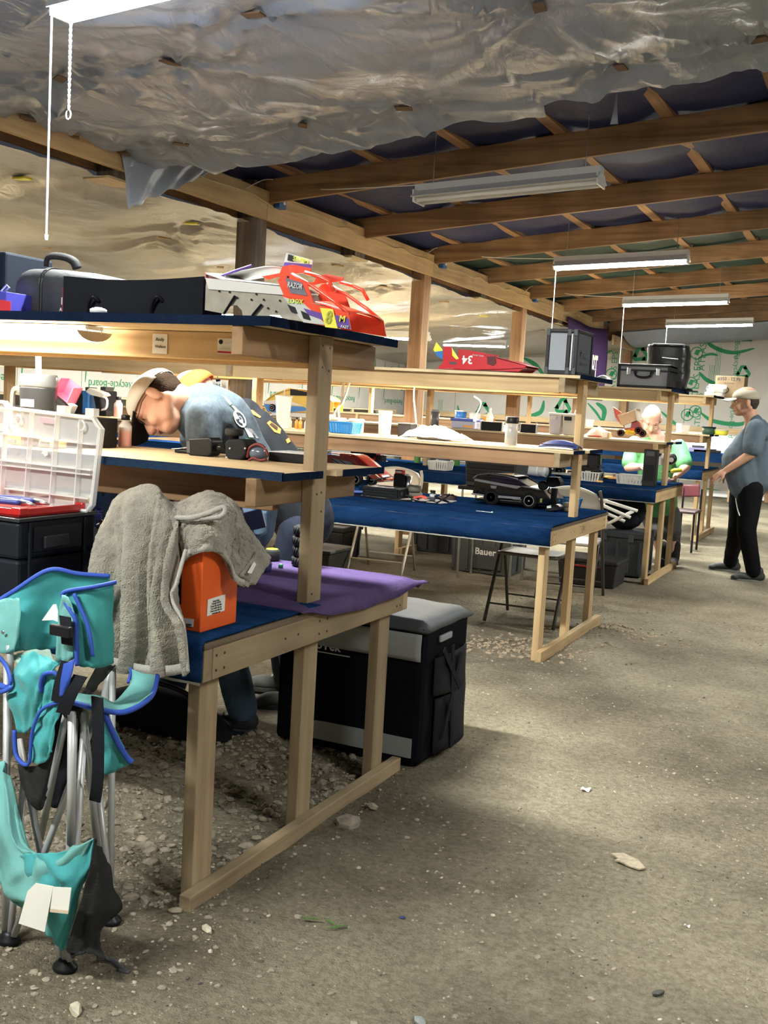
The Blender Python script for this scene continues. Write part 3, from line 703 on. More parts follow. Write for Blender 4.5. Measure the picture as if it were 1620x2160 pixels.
for (ya, yb, lab) in ((3.0, 7.66, 'tan cable stapled along the nearest stretch of the girder'), (7.78, 11.22, 'tan cable looping along the second stretch of the girder'), (11.34, 14.7, 'tan cable along the third stretch of the girder'), (14.8, 18.0, 'tan cable along the farthest stretch of the girder')):
    n = 14; pts = []
    for k in range(n+1):
        y = ya+(yb-ya)*k/n; pts.append((XG+.03, y, 3.10-.035*abs(math.sin(k*1.25))+(.0 if k not in (0, n) else -.03)))
    b = B(); b.tube(bez(pts, 4), .006, 6); tag(b.build('power_cable', CORDY, smooth=True), lab, 'cable', 'cables along the girder')
# purple banner hanging from the girder
PBAN = mat('banner_purple', (.055, .020, .095), .75)
ban = thing('banner', 'purple cloth banner with pale lettering hanging from the girder end', 'banner', (XG+.05, 19.2, 2.0))
P0, P1 = aX(1198, 667, XG+.06), aX(1280, 694, XG+.06)
b = B()
def bfn(s, t):
    q = P0.lerp(P1, s); q = q + Vector((.03*math.sin(7*s+2*t)+.02*math.sin(3*t), 0, 0)); q.z = q.z-.05*math.sin(PI*s)*(1-t)-t*1.28; return q
b.grid(bfn, 20, 14); b.build('cloth', PBAN, ban, smooth=True, thick=.003)
mm = bfn(.62, .58); text_mesh('lettering', 'UPT', .62, frame((mm.x+.05, mm.y, mm.z), P1-P0, (0, 0, 1)), mat('banner_text', (.78, .72, .62), .8), ban, bold=True, sx=.55)

# ================================================================== WORKBENCHES
T4, W4 = .041, .093            # 2x4 section
SCREW = mat('screw', (.02, .015, .012), .6)
BEN = {}
def bench(k, label, X1, Yf, Yr, zt, Yp, xl, mats, top=(-.39, .48), mid=(-.25, .46), zs=1.231, ztp=1.689, fasc=0, full=True, frames=2):
    """X1 outer face of the end apron, Yf..Yr table, Yp front of the tall post"""
    P_, D_ = mats
    t = thing('workbench', label, 'workbench', (X1-.5, (Yf+Yr)/2, 0), group='long timber workbenches with two shelves')
    xp1 = X1-.041; xp0 = xp1-T4
    ztop = ztp+.0
    for f in range(frames):
        dx = -2.44*f
        for j, (ya, yb, z1) in enumerate(((Yf+.045, Yf+.045+W4, zt), (Yp, Yp+W4, ztop), (Yr-.16, Yr-.16+W4, zt))):
            o = B().box(xp0+dx, xp1+dx, ya, yb, -.06, z1).build('leg' if j != 1 else 'post', P_('Z'), t, bevel=.003)
            if f == 0 and j == 1 and k < 2:
                for (yy, zz) in ((ya+.02, ztop-.03), (ya+.07, ztop-.035), (ya+.025, ztop-.10), (ya+.07, ztop-.11), (ya+.03, zs-.06), (ya+.065, zs-.12), (ya+.03, zt+.06), (ya+.06, zt+.4)):
                    B().cyl((xp1-.004, yy, zz), (xp1+.0012, yy, zz), .004, n=6).build('screw', SCREW, o)
        B().box(xp1+dx+.002, xp1+dx+T4, Yf-.02, Yr+.03, -.02, W4*.72).build('sill', P_('Y'), t, bevel=.003)
        ap = B().box(xp1+dx+.001, X1+dx, Yf+T4+.002, Yr-T4-.002, zt-W4, zt).build('end_apron', P_('Y'), t, bevel=.002)
        if f == 0 and k < 2:
            for yy in (Yf+.06, Yf+.10, Yp+.02, Yp+.075, Yr-.07, Yr-.10, Yp-.2, Yp-.12):
                for zz in ((zt-.025, zt-.068) if yy != Yp-.2 and yy != Yp-.12 else (zt-.045,)):
                    B().cyl((X1-.003, yy, zz), (X1+.0012, yy, zz), .0042, n=6).build('screw', SCREW, ap)
    for y0 in (Yf, Yr-T4):
        B().box(xl, X1-.0005, y0, y0+T4, zt-W4, zt).build('long_apron', P_('X'), t, bevel=.002)
    tp = B().box(xl, X1+.004, Yf-.005, Yr+.004, zt+.001, zt+.019).build('tabletop', oldwood('Y'), t, bevel=.001)
    zc = zt+.019
    # carpet with a front skirt
    y1 = Yr+.006 if full else Yp+.02
    c = B()
    def cf(s, q):
        x = xl+(X1+.001-xl)*s
        L_ = (y1-Yf)+.012+.115; d = q*L_
        if d < .112: return (x, Yf-.013+.004*noise.noise(Vector((x*9, d*20, k))), zc+.004-.112+d)
        if d < .127: return (x, Yf-.013+(d-.112)*.9, zc+.004+(d-.112)*.25)
        return (x, Yf-.001+(d-.127), zc+.008+.003*noise.noise(Vector((x*6, d*6, k+3))))
    c.grid(cf, max(12, int((X1-xl)/.06)), 30); c.build('carpet', BLUE, tp, smooth=True, thick=.007)
    fr = B(); nf = max(20, int((X1-xl)/.03)); fr.loft([[(xl+(X1-xl)*i/nf, Yf-.0175, zc-.108+.004*noise.noise(Vector((i*.9, k, 1)))) for i in range(nf+1)], [(xl+(X1-xl)*i/nf, Yf-.0175, zc-.114-.004*abs(noise.noise(Vector((i*1.7, k, 5))))) for i in range(nf+1)]]); fr.build('carpet_fringe', mat('fringe', (.38, .36, .32), .9), tp, thick=.002)
    # shelves
    for nm, za, (ya, yb), ov in (('middle_shelf', zs, mid, .075), ('top_shelf', ztp, top, .09)):
        ya += Yp; yb += Yp; xe = xp0+ov
        b = B()
        if nm == 'middle_shelf':
            b.box(xl, xe, ya, Yp-.002, za, za+.018); b.box(xl, xp0-.002, Yp-.002, Yp+W4+.002, za, za+.018); b.box(xl, xe, Yp+W4+.002, yb, za, za+.018)
        else: b.box(xl, xe, ya, yb, za+.001, za+.019)
        sh = b.build(nm, ply('X'), t)
        ze0, ze1 = za-.003, za+.021
        if k == 0:
            B().box(xl, xe+.004, ya-.006, ya-.001, ze0, ze1+.003).build('carpet_edging', carpetmat('dusty_blue_edging', (.030, .055, .105), (.014, .028, .06)) if nm == 'middle_shelf' else NAVY, sh)
        if nm == 'middle_shelf':
            B().box(xe, xe+.005, ya-.006, Yp-.003, ze0, ze1).build('carpet_edging', NAVY, sh)
            B().box(xe, xe+.005, Yp+W4+.05, yb, ze0, ze1).build('carpet_edging', NAVY, sh)
        else:
            b = B(); b.grid(lambda s, q: (xe+.003, ya+(yb-ya)*s, ze0+(ze1+.004-ze0)*q+.003*noise.noise(Vector((s*40, q, k)))*q), 60, 2); b.build('carpet_edging', NAVY, sh, thick=.006)
            if k == 0: B().box(xl, xe+.003, ya-.003, yb, za+.019, za+.026).build('carpet', NAVY, sh)
        for f in range(frames):
            dx = -2.44*f
            B().box(xp0-T4+dx, xp0-.001+dx, ya-.0+(.0 if nm == 'top_shelf' else -.03), yb+(.02 if nm == 'top_shelf' else -.07), za-W4+.004, za-.0005).build('cross_board', D_('Y'), t, bevel=.004)
        yfz = (Yp-.04 if fasc == 0 else ya+.03) if nm == 'top_shelf' else (ya+.14 if k == 0 else ya+.02)
        B().box(xl, xp0-T4-.001, yfz, yfz+T4, za-W4-(.022 if k == 0 and nm == 'middle_shelf' else 0), za-.0005).build('long_board', (rough_fir('X') if nm == 'middle_shelf' else pine('X')) if k == 0 else (pine('X') if nm == 'top_shelf' else fir('X')), t, bevel=.003)  # nearest middle board in darker fir, some of its shade in the colour
        B().box(xl, xp0-T4-.001, yb-.09, yb-.09+T4, za-W4, za-.0005).build('long_board', pine('X'), t, bevel=.003)
    BEN[k] = dict(zc=zc+.010, zs=zs+.019, zt=ztp+(.0265 if k == 0 else .0195), t=t)
    return t
bench(0, 'nearest timber workbench, its end frame with three legs in the foreground', -1.652, 2.40, 3.78, .775, 3.04, -4.6, (pined, rough_fir), full=False)
bench(1, 'second timber workbench, blue carpet skirt and black racing car on top', -1.738, 6.02, 7.40, .79, 6.66, -7.2, (pine, pined), top=(-.29, .52), zs=1.235, ztp=1.700, fasc=1, frames=3)
bench(2, 'third timber workbench, silver flight case on its top shelf', -1.806, 9.45, 10.78, .835, 10.08, -8.3, (pine, pine), top=(-.36, .52), mid=(-.3, .46), zs=1.255, ztp=1.735, fasc=1, frames=3)
bench(3, 'fourth timber workbench, cardboard box on its top shelf', -2.03, 13.45, 14.85, .85, 14.12, -9.3, (pine, pine), top=(-.36, .52), mid=(-.3, .46), zs=1.30, ztp=1.79, fasc=1, frames=3)
# counter along the far wall
t = thing('wall_counter', 'blue carpeted counter along the far foam board wall', 'counter', (-4, 21.2, 0))
B().box(-9.6, 1.2, 20.75, YW-.05, .86, .89).build('countertop', BLUE, t); B().box(-9.6, 1.2, 20.74, 20.78, .72, .86).build('front_board', BLUE, t)
for x in (-9, -7.4, -5.8, -4.2, -2.6, -1, .6): B().box(x-.045, x+.045, 20.78, 20.82, -.02, .86).build('leg', pine('Z'), t)
B().box(-9.6, -2.35, 21.15, YW-.05, 1.36, 1.38).build('shelf', ply('X'), t); B().box(-9.6, -2.35, 21.15, 21.19, 1.27, 1.36).build('shelf_board', pine('X'), t)
for x in (-8.8, -6.6, -4.4, -2.5): B().box(x-.02, x+.02, 21.2, 21.29, .89, 1.36).build('upright', pine('Z'), t)
# a bench in the left bay by the left wall
t = thing('wall_bench', 'timber bench with shelf along the left foam board wall', 'bench', (-9.3, 13, 0))
B().box(XL+.06, -9.0, 6.5, 20.2, .84, .87).build('benchtop', BLUE, t); B().box(-9.04, -9.0, 6.5, 20.2, .74, .84).build('front_board', fir('Y'), t)
B().box(XL+.06, -9.35, 6.5, 20.2, 1.33, 1.35).build('shelf', ply('Y'), t)
for y in np.arange(6.6, 20.3, 1.94): B().box(-9.08, -9.04, y-.045, y+.045, -.02, .84).build('leg', pine('Z'), t); B().box(-9.4, -9.36, y-.04, y+.04, .87, 1.33).build('upright', pine('Z'), t)

# ---- lamps under the shelves
TUBEW = mat('lit_tube_warm', (1, 1, 1), .4, emit=(1.0, .90, .74), es=22)
def shelf_lamp(x0, x1, y, z, label, shade=False, w=None, col=(1.0, .90, .72)):
    t = thing('shelf_lamp', label, 'light', (x0, y, z), group='lamps under the shelves'); L_ = x1-x0
    B().box(0, L_, -.045, .045, .001, .015).build('housing', ENAMEL, t, world=False)
    b = B(); b.cyl((.02, 0, -.012), (L_-.02, 0, -.012), .010, n=10); b.build('tube', TUBEW, t, smooth=True, world=False)
    if shade:
        n = 9; pr = [(math.sin(a)*.090, .006-math.cos(a)*.044) for a in [-1.35+2.7*i/n for i in range(n+1)]]
        b = B(); b.loft([[(x, a, c) for a, c in pr] for x in (0, L_-.004)]); b.build('diffuser', mat('diffuser', (.9, .88, .8), .5, emit=(1, .94, .80), es=5.0), t, smooth=True, thick=.002, world=False)
        b = B(); b.prism([(L_, a, c) for a, c in pr], (.003, 0, 0)); b.build('diffuser_end', mat('diffuser_end', (.50, .43, .34), .6), t, world=False)
        for a in (-.04, .03): B().cyl((L_+.005, a, -.01), (L_+.005, a, .016), .002, n=5).build('clip', STEEL, t, world=False)
    area('lamp_light', (L_/2, 0, -.046 if shade else -.03), L_*.9, .05, w or SHELF_W, col, t)
    return t
shelf_lamp(-3.75, -2.47, 2.86, 1.672, 'lit lamp with curved diffuser under the nearest top shelf', True)
shelf_lamp(-5.35, -4.2, 6.62, 1.65, 'lit lamp under the second bench top shelf, behind the bent man', w=SHELF_W*1.2)
shelf_lamp(-3.3, -2.15, 6.75, 1.65, 'lamp hidden under the right part of the second bench top shelf', w=SHELF_W*1.5)
shelf_lamp(-3.4, -2.2, 10.2, 1.68, 'lamp under the third bench top shelf above the man in green', w=SHELF_W*1.5)
shelf_lamp(-6.0, -4.9, 10.2, 1.68, 'lamp under the left part of the third bench top shelf', w=SHELF_W*1.4)
shelf_lamp(-3.6, -2.5, 14.3, 1.73, 'lamp under the fourth bench top shelf', w=SHELF_W*1.6)
shelf_lamp(-3.9, -2.8, 21.3, 1.31, 'lamp under the far wall shelf, lighting the foam board', w=SHELF_W*1.8, col=(.95, .98, 1))
shelf_lamp(-6.9, -5.9, 14.3, 1.73, 'lamp under the left part of the fourth bench top shelf', w=SHELF_W*1.5)

# ================================================================== THINGS ON THE NEAREST BENCH
ZT0, ZM0, ZP0 = BEN[0]['zc'], BEN[0]['zs'], BEN[0]['zt']
def pan(b, uv, Y, th=.004):
    """flat panel whose outline lies in the plane Y = const, with thickness"""
    return b.prism([aY(u, v, Y) for u, v in uv], (0, th, 0))
def rbox(x0, x1, y0, y1, z0, z1, name, m, parent, bev=.006, smooth=False): return B().box(x0, x1, y0, y1, z0, z1).build(name, m, parent, bevel=bev)

# --- black soft bag with carry handle
x0, x1 = aY(24, 640, 2.92).x, aY(225, 640, 2.92).x
t = thing('carry_bag', 'dusty black soft carry bag with a top handle on the nearest top shelf', 'bag', ((x0+x1)/2, 3.0, ZP0))
zt_ = aY(110, 563, 2.92).z
b = B(); n = 24
def bagsec(x, k):
    # rounded cross-section in YZ
    y0, y1, z0, z1 = 2.90+.01*k, 3.22-.01*k, ZP0, ZP0+(zt_-ZP0)*(1-.0*k); r = .06; pts = []
    for cx, cz, a0 in ((y1-r, z1-r, 0), (y0+r, z1-r, PI/2)):
        for i in range(6): a = a0+PI/2*i/5; pts.append((x, cx+r*math.cos(a), cz+r*math.sin(a)))
    pts += [(x, y0, z0+.01), (x, y0+.015, z0), (x, y1-.015, z0), (x, y1, z0+.01)]
    return pts
xm = aY(92, 600, 2.92).x
rows = []
for i in range(17):
    s = i/16; x = x0+(x1-x0)*s; k = 4*(abs(s-.5)*2)**6
    sag = .028*max(0, (s-.35)/.65)
    rows.append([(p[0], p[1]+.004*noise.noise(Vector((p[0]*9, p[2]*12, 1))), p[2]-(sag+(.02*(abs(s-.5)*2)**8))*max(0, (p[2]-ZP0)/(zt_-ZP0))+.004*noise.noise(Vector((p[0]*11, p[1]*11, p[2]*8)))) for p in bagsec(x, k)])
b.loft(rows, True); b.bm.faces.new([v for v in b.bm.verts[:16]][::-1]); b.bm.verts.ensure_lookup_table(); b.bm.faces.new([b.bm.verts[i] for i in range(16*16, 17*16)])
b.build('bag_body', mat('dusty_black_vinyl', (.035, .037, .042), .55, var=.5, vscale=7, bump=.25, bscale=30), t, smooth=True)
for xx in (xm, xm+.012):
    b = B(); b.tube([(p[0], p[1]-.002, p[2]) if p[1] < 3.05 else (p[0], p[1]+.002, p[2]+.001) for p in [Vector(q) for q in bagsec(xx, 0)[:14]]], .003, 5); b.build('zip', BLACK, t)
hb = [aY(98, 562, 3.05), aY(100, 546, 3.05), aY(112, 540, 3.05), aY(138, 543, 3.05), aY(156, 552, 3.05), aY(163, 566, 3.05)]
b = B(); b.tube(bez(hb, 6), .010, 8, flat=1.7); b.build('handle', BLACKM, t, smooth=True)
q = aY(134, 636, 2.895); text_mesh('lettering', 'P', .035, frame((q.x, 2.893, q.z), (1, 0, 0), (0, 0, 1)), WHITE, t, bold=True)
text_mesh('lettering', 'A ne', .016, frame((q.x, 2.893, q.z-.028), (1, 0, 0), (0, 0, 1)), WHITE, t, bold=True)
# --- long black box case with strap handles
cx0, cx1 = aY(138, 620, 2.78).x, aY(434, 620, 2.78).x
t = thing('long_case', 'long plain black fabric case with two small strap handles on the nearest top shelf', 'case', ((cx0+cx1)/2, 2.84, ZP0))
zl, zr = aY(140, 583, 2.78).z, aY(430, 584, 2.78).z
b = B(); b.grid(lambda s, q: (cx0+(cx1-cx0)*s, 2.775+.003*math.sin(5*s), ZP0+.001+(zl+(zr-zl)*s-.012*math.sin(PI*s)-ZP0-.001)*q), 12, 4)
b.build('front_panel', BLACKF, t, thick=.012)
B().box(cx0+.006, cx1-.004, 2.79, 2.885, ZP0+.001, min(zl, zr)-.02).build('case_body', BLACKF, t, bevel=.008)
B().box(cx0-.004, cx0+.002, 2.770, 2.785, ZP0+.001, ZP0+.09).build('red_edge', mat('dull_red', (.25, .02, .03), .6), t)
for u in (198, 332):
    p = aY(u, 640, 2.77); b = B(); b.tube(bez([(p.x-.02, 2.768, p.z-.035), (p.x-.008, 2.755, p.z+.0), (p.x+.012, 2.752, p.z+.02), (p.x+.022, 2.768, p.z+.006)], 6), .006, 6); b.build('strap_handle', BLACK, t, smooth=True)
# --- white round lid at the shelf edge
p = aY(203, 657, 2.69); t = thing('tape_roll', 'white round lid lying at the front edge of the nearest top shelf', 'lid', (p.x, 2.70, ZP0))
B().lathe([(.022, 0), (.027, .004), (.027, .012), (.02, .016)], (p.x, 2.70, ZP0+.001), 20).build('lid_body', WHITE, t, smooth=True); B().lathe([(.014, .016), (.012, .019)], (p.x, 2.70, ZP0+.001), 16).build('lid_top', LGREY, t, smooth=True)
# --- items cut by the left edge
t = thing('printed_box', 'blue and red printed carton cut by the left edge on the nearest top shelf', 'box', (-2.95, 2.85, ZP0))
rbox(-3.06, aY(22, 640, 2.8).x, 2.78, 2.92, ZP0+.001, aY(10, 615, 2.78).z, 'carton', mat('carton_blue', (.06, .06, .38), .4), t, .002)
b = B(); pan(b, [(-20, 657), (22, 657), (22, 636), (2, 632)], 2.778, .002); b.build('red_print', mat('carton_red', (.62, .04, .05), .4), t)
b = B(); b.tube([aY(*q, 2.82) for q in ((2, 614), (14, 601), (20, 606), (8, 616))], .003, 5, True); b.build('wire_bail', STEEL, t)
t = thing('dark_case', 'dark upright case behind the printed carton at the left edge', 'case', (-3.1, 3.05, ZP0)); xx = aY(11, 570, 3.0).x
rbox(xx-.25, xx, 3.0, 3.25, ZP0+.001, aY(8, 530, 3.0).z, 'case_body', mat('dark_blue_case', (.010, .013, .022), .7, spec=.15), t, .01); rbox(xx-.2, xx-.02, 2.99, 3.0, ZP0+.02, ZP0+.12, 'pocket', BLACKF, t)

# --- racing car shell number 8
SY = 2.74; SW = .24
REDO = mat('shell_red', (.86, .075, .03), .25, coat=.5); SHCL = mat('shell_clear', (.42, .38, .31), .35, alpha=.82, var=.2, vscale=16)
SHW = mat('shell_white', (.72, .70, .66), .35, alpha=.95)
t = thing('car_shell', 'red and purple racing car shell number 8 on the nearest top shelf corner', 'car shell', (-1.95, 2.86, ZP0))
def shellpanel(name, uv, m, off=0, both=True, th=.003):
    if both: B().prism([Vector(aY(u, v, SY))+Vector((0, SW-off, 0)) for u, v in uv], (0, -th, 0)).build(name, m, t)
    b = B(); pan(b, uv, SY+off, th); return b.build(name, m, t)
shellpanel('rear_quarter', [(432, 654), (434, 600), (510, 612), (600, 625), (640, 678), (560, 668), (512, 667), (510, 655), (500, 644), (488, 644), (478, 652), (474, 662)], SHCL)
shellpanel('side_rail', [(433, 586), (590, 604), (598, 622), (440, 610)], SHW, -.004)
def deck(name, uv, zoff, m, w0=.0, w1=SW):
    b = B(); b.prism([Vector(aY(u, v, SY))+Vector((0, w0, zoff)) for u, v in uv]+[Vector(aY(u, v, SY))+Vector((0, w1, zoff)) for u, v in uv[::-1]], (0, 0, .003)); return b.build(name, m, t)
b = B(); b.grid(lambda s, q: Vector(aY(433+160*s, 588+17*s-(8 if s < .2 else 0)*(1-s*5), SY))+Vector((0, SW*q, .004+.012*math.sin(PI*q))), 10, 6); b.build('rear_deck', SHW, t, smooth=True, thick=.002)
b = B(); b.grid(lambda s, q: Vector(aY(433+14*s*0+6*q, 588-14*s, SY))+Vector((.02*math.sin(PI*q)*-1, SW*q, 0)), 3, 10); b.build('tail_lip', mat('lip_pink', (.75, .28, .26), .4), t, smooth=True, thick=.003)
b = B(); b.grid(lambda s, q: Vector(aY(468+120*s, 583-20*min(1, s*1.3)+4*s, SY+.05))+Vector((0, .14*q, .006)), 8, 4); b.build('roof_panel', mat('roof_white', (.78, .80, .80), .3), t, smooth=True, thick=.003)
b = B(); b.tube([aY(466, 582, SY+.045), aY(500, 570, SY+.045), aY(531, 560, SY+.045)], .004, 6); b.build('purple_rail', PURP, t)
shellpanel('roof_post', [(552, 583), (590, 576), (596, 562), (618, 558), (656, 566), (652, 574), (600, 580), (565, 590)], REDO, .03)
shellpanel('door', [(586, 590), (596, 578), (612, 576), (648, 600), (662, 640), (655, 638), (596, 624)], REDO, -.002)
shellpanel('sponsor_decal', [(602, 586), (636, 596), (648, 624), (612, 618)], mat('decal_grey', (.16, .15, .20), .3), -.0045, False, .002)
shellpanel('front_quarter', [(596, 624), (660, 640), (734, 660), (740, 696), (640, 680)], REDO, -.001)
shellpanel('checker_decal', [(597, 626), (640, 640), (690, 686), (640, 680)], mat('checker', (.55, .54, .52), .35), -.0035, False, .002)
shellpanel('checker_dark', [(606, 642), (622, 648), (628, 662), (614, 658)], BLACK, -.005, False, .002); shellpanel('checker_dark', [(634, 655), (650, 662), (656, 676), (640, 672)], BLACK, -.005, False, .002)
shellpanel('purple_stripe', [(640, 650), (682, 662), (690, 678), (650, 664)], PURP, -.005, False, .002); shellpanel('purple_stripe', [(706, 664), (735, 672), (739, 695), (712, 690)], PURP, -.005, False, .002)
shellpanel('number_plate', [(675, 649), (702, 652), (712, 693), (686, 690)], YEL, -.0065, False, .002)
q = aY(694, 671, SY-.0085); text_mesh('lettering', '8', .052, frame(q, aY(704, 673, SY-.0085)-aY(684, 669, SY-.0085), (0, 0, 1)), mat('number_dark', (.35, .33, .02), .5), t, bold=True, sx=.8)
q = aY(622, 603, SY-.008); text_mesh('lettering', 'RAZOR', .022, frame(q, aY(640, 606, SY)-aY(605, 600, SY), (0, 0, 1)), LGREY, t, bold=True, sx=.7)
q = aY(623, 636, SY-.006); text_mesh('lettering', 'LOOX', .018, frame(q, (1, 0, -.05), (0, 0, 1)), mat('lime', (.55, .75, .08), .4), t, bold=True)
q = aY(722, 673, SY-.008); text_mesh('lettering', 'M', .026, frame(q, (1, 0, -.1), (0, 0, 1)), YEL, t, bold=True)
q = aY(727, 690, SY-.008); text_mesh('lettering', 'FAST', .012, frame(q, (1, 0, -.1), (0, 0, 1)), LGREY, t, bold=True)
for off in (.01, SW-.01):
    b = B(); b.tube([aY(*q_, SY)+Vector((0, off, 0)) for q_ in ((640, 574), (668, 582), (690, 592), (702, 614))], .006, 6); b.tube([aY(*q_, SY)+Vector((0, off, 0)) for q_ in ((612, 578), (655, 602), (700, 634), (733, 662))], .006, 6); b.build('roll_cage', REDO, t, smooth=True)
b = B(); b.grid(lambda s, q: Vector(aY(660+75*s, 636+24*s, SY))+Vector((0, .01+(SW-.02)*q, .01*math.sin(PI*q))), 4, 6); b.build('bonnet', REDO, t, smooth=True, thick=.003)
b = B(); pan(b, [(604, 533), (660, 549), (655, 572), (598, 558)], SY+.10, .004); b.build('wing', mat('wing_white', (.60, .60, .60), .3), t)
b = B(); pan(b, [(600, 553), (657, 558), (655, 572), (598, 561)], SY+.097, .002); b.build('wing_stripe', PURP, t)
b = B(); pan(b, [(608, 536), (624, 541), (618, 552), (606, 549)], SY+.097, .002); b.build('wing_check', BLACK, t)
q = aY(634, 549, SY+.093); text_mesh('lettering', 'SWRM', .019, frame(q, aY(650, 554, SY)-aY(615, 545, SY), (0, 0, 1)), mat('lime', (1,1,1)), t, bold=True)
for (a, c_) in (((472, 663), (496, 624)), ((532, 666), (552, 642))):
    b = B(); b.cyl(aY(*a, SY-.006), aY(*c_, SY-.006), .004, n=6); b.build('body_strut', BLACK, t)
b = B()
for (u, v) in ((462, 614), (484, 616), (500, 628), (540, 620), (530, 632), (556, 632), (565, 650), (590, 634), (582, 657), (607, 584)): b.ball(aY(u, v, SY-.004), .0035, 6)
b.build('body_clip', BLACK, t)

# --- note and card on the top long board
fy = 3.04-.041
t = thing('paper_note', 'small white handwritten paper note stuck on the nearest top board', 'note', (aY(337, 725, fy-.002).x, fy-.003, 1.64))
b = B(); pan(b, [(322, 704), (353, 705), (352, 747), (321, 745)], fy-.003, .001); b.build('paper', PAPER, t)
q = aY(337, 716, fy-.0045); text_mesh('handwriting', 'Andy', .017, frame(q, (1, 0, 0), (.15, 0, 1)), mat('ink', (.08, .07, .07), .8), t); q = aY(338, 731, fy-.0045); text_mesh('handwriting', 'Wallace', .014, frame(q, (1, 0, 0), (.15, 0, 1)), MATS['ink'], t)
t = thing('business_card', 'white business card with a red strip pinned beside the nearest cross board', 'card', (aY(475, 730, fy-.002).x, fy-.003, 1.63))
b = B(); pan(b, [(459, 713), (493, 714), (492, 748), (458, 746)], fy-.003, .001); b.build('card', PAPER, t); b = B(); pan(b, [(459, 740), (492, 742), (492, 746), (458, 744)], fy-.0045, .001); b.build('red_strip', RED, t)
B().lathe([(.008, 0), (.008, .001)], aY(466, 721, fy-.0042), 12, axis=(0, -1, 0)).build('emblem', BLACK, t)
q = aY(482, 721, fy-.0045); text_mesh('print_lines', '______', .008, frame(q, (1, 0, 0), (0, 0, 1)), MATS['ink'], t); q = aY(476, 734, fy-.0045); text_mesh('print_lines', '___________', .007, frame(q, (1, 0, 0), (0, 0, 1)), MATS['ink'], t)

# --- middle shelf
GLASS = mat('clear_glass', (.9, .92, .92), .08, alpha=.35); FUEL = mat('red_fluid', (.80, .10, .03), .15, alpha=.93)
def bottle(x, y, z, s, label, fill=.66, group=None):
    t = thing('fuel_bottle', label, 'bottle', (x, y, z), group=group)
    B().lathe([(.024*s, 0), (.0265*s, .004*s), (.0265*s, .085*s), (.016*s, .098*s), (.014*s, .110*s)], (x, y, z), 20).build('glass', GLASS, t, smooth=True)
    B().lathe([(.0225*s, .003*s), (.025*s, .006*s), (.025*s, .098*s*fill)], (x, y, z), 20).build('fluid', FUEL, t, smooth=True)
    B().lathe([(.017*s, .108*s), (.018*s, .112*s), (.018*s, .126*s), (.016*s, .128*s)], (x, y, z), 16).build('cap', BLACK, t, smooth=True); return t
bottle(aY(263, 940, 3.38).x, 3.38, ZM0, 1.0, 'small glass bottle of red fluid on the nearest middle shelf')
# pistol grip transmitter lying on its side
t = thing('pistol_transmitter', 'black pistol grip radio transmitter lying on the nearest middle shelf', 'transmitter', (-2.27, 3.3, ZM0)); Yt = 3.25
b = B(); b.prism([aY(*q_, Yt) for q_ in ((392, 930), (398, 925), (442, 923), (447, 930), (446, 955), (438, 963), (400, 961), (393, 955))], (0, .07, 0)); b.build('display_head', BLACK, t, bevel=.005)
b = B(); pan(b, [(393, 931), (400, 930), (401, 955), (394, 955)], Yt-.002, .004); b.build('display_bezel', DGREY, t)
b = B(); b.cyl(aY(440, 944, Yt+.035), aY(480, 944, Yt+.035), .014, .012, n=14); b.build('grip_shaft', mat('gloss_black', (.01, .01, .01), .15), t, smooth=True)
b = B(); b.prism([aY(*q_, Yt-.01) for q_ in ((473, 934), (480, 926), (512, 926), (519, 936), (519, 958), (508, 972), (484, 972), (474, 962))], (0, .085, 0)); b.build('base_block', BLACKM, t, bevel=.008)
b = B(); c = aY(494, 912, Yt+.03); b.lathe([(.030, -.012), (.034, -.008), (.034, .010), (.028, .014)], c, 24); b.build('steering_wheel', RUBBER, t, smooth=True)
b = B(); b.lathe([(.017, 0), (.017, .03)], aY(494, 927, Yt+.03), 14); b.build('wheel_hub', BLACK, t, smooth=True)
for (u, v) in ((485, 946), (517, 946), (478, 965)):
    b = B(); b.ball(aY(u, v, Yt-.011), .004, 8); b.build('button', LGREY, t)
# goggles / wired part beside it
t = thing('wired_motor', 'grey motor part wrapped in dark red wires beside the transmitter', 'motor part', (-2.13, 3.27, ZM0))
b = B(); c = aY(545, 962, 3.27); b.ball((c.x, c.y, ZM0+.028), .034, 14, (1.25, .8, .8)); b.build('housing', mat('smoky_plastic', (.10, .13, .17), .2), t, smooth=True)
b = B(); b.tube(bez([aY(*q_, 3.25) for q_ in ((522, 965), (527, 945), (543, 937), (558, 945), (566, 962))], 6), .0055, 6); b.tube(bez([aY(*q_, 3.235) for q_ in ((524, 972), (535, 966), (548, 971), (562, 969))], 5), .005, 6); b.build('wire', mat('dark_red_wire', (.16, .02, .02), .5), t, smooth=True)
b = B(); b.cyl(aY(561, 945, 3.25), aY(559, 952, 3.25), .004, n=6); b.build('connector', WHITE, t)
# long black tray with a pale rim
xa, xb = aY(566, 970, 3.32).x, aY(641, 975, 3.32).x
t = thing('black_tray', 'flat black tray with a pale rim next to the post on the nearest middle shelf', 'tray', ((xa+xb)/2, 3.36, ZM0))
rbox(xa, xb, 3.32, 3.47, ZM0+.001, ZM0+.032, 'tray_body', BLACKM, t, .002); rbox(xa, xb, 3.318, 3.47, ZM0+.033, ZM0+.036, 'rim', LGREY, t, .001)
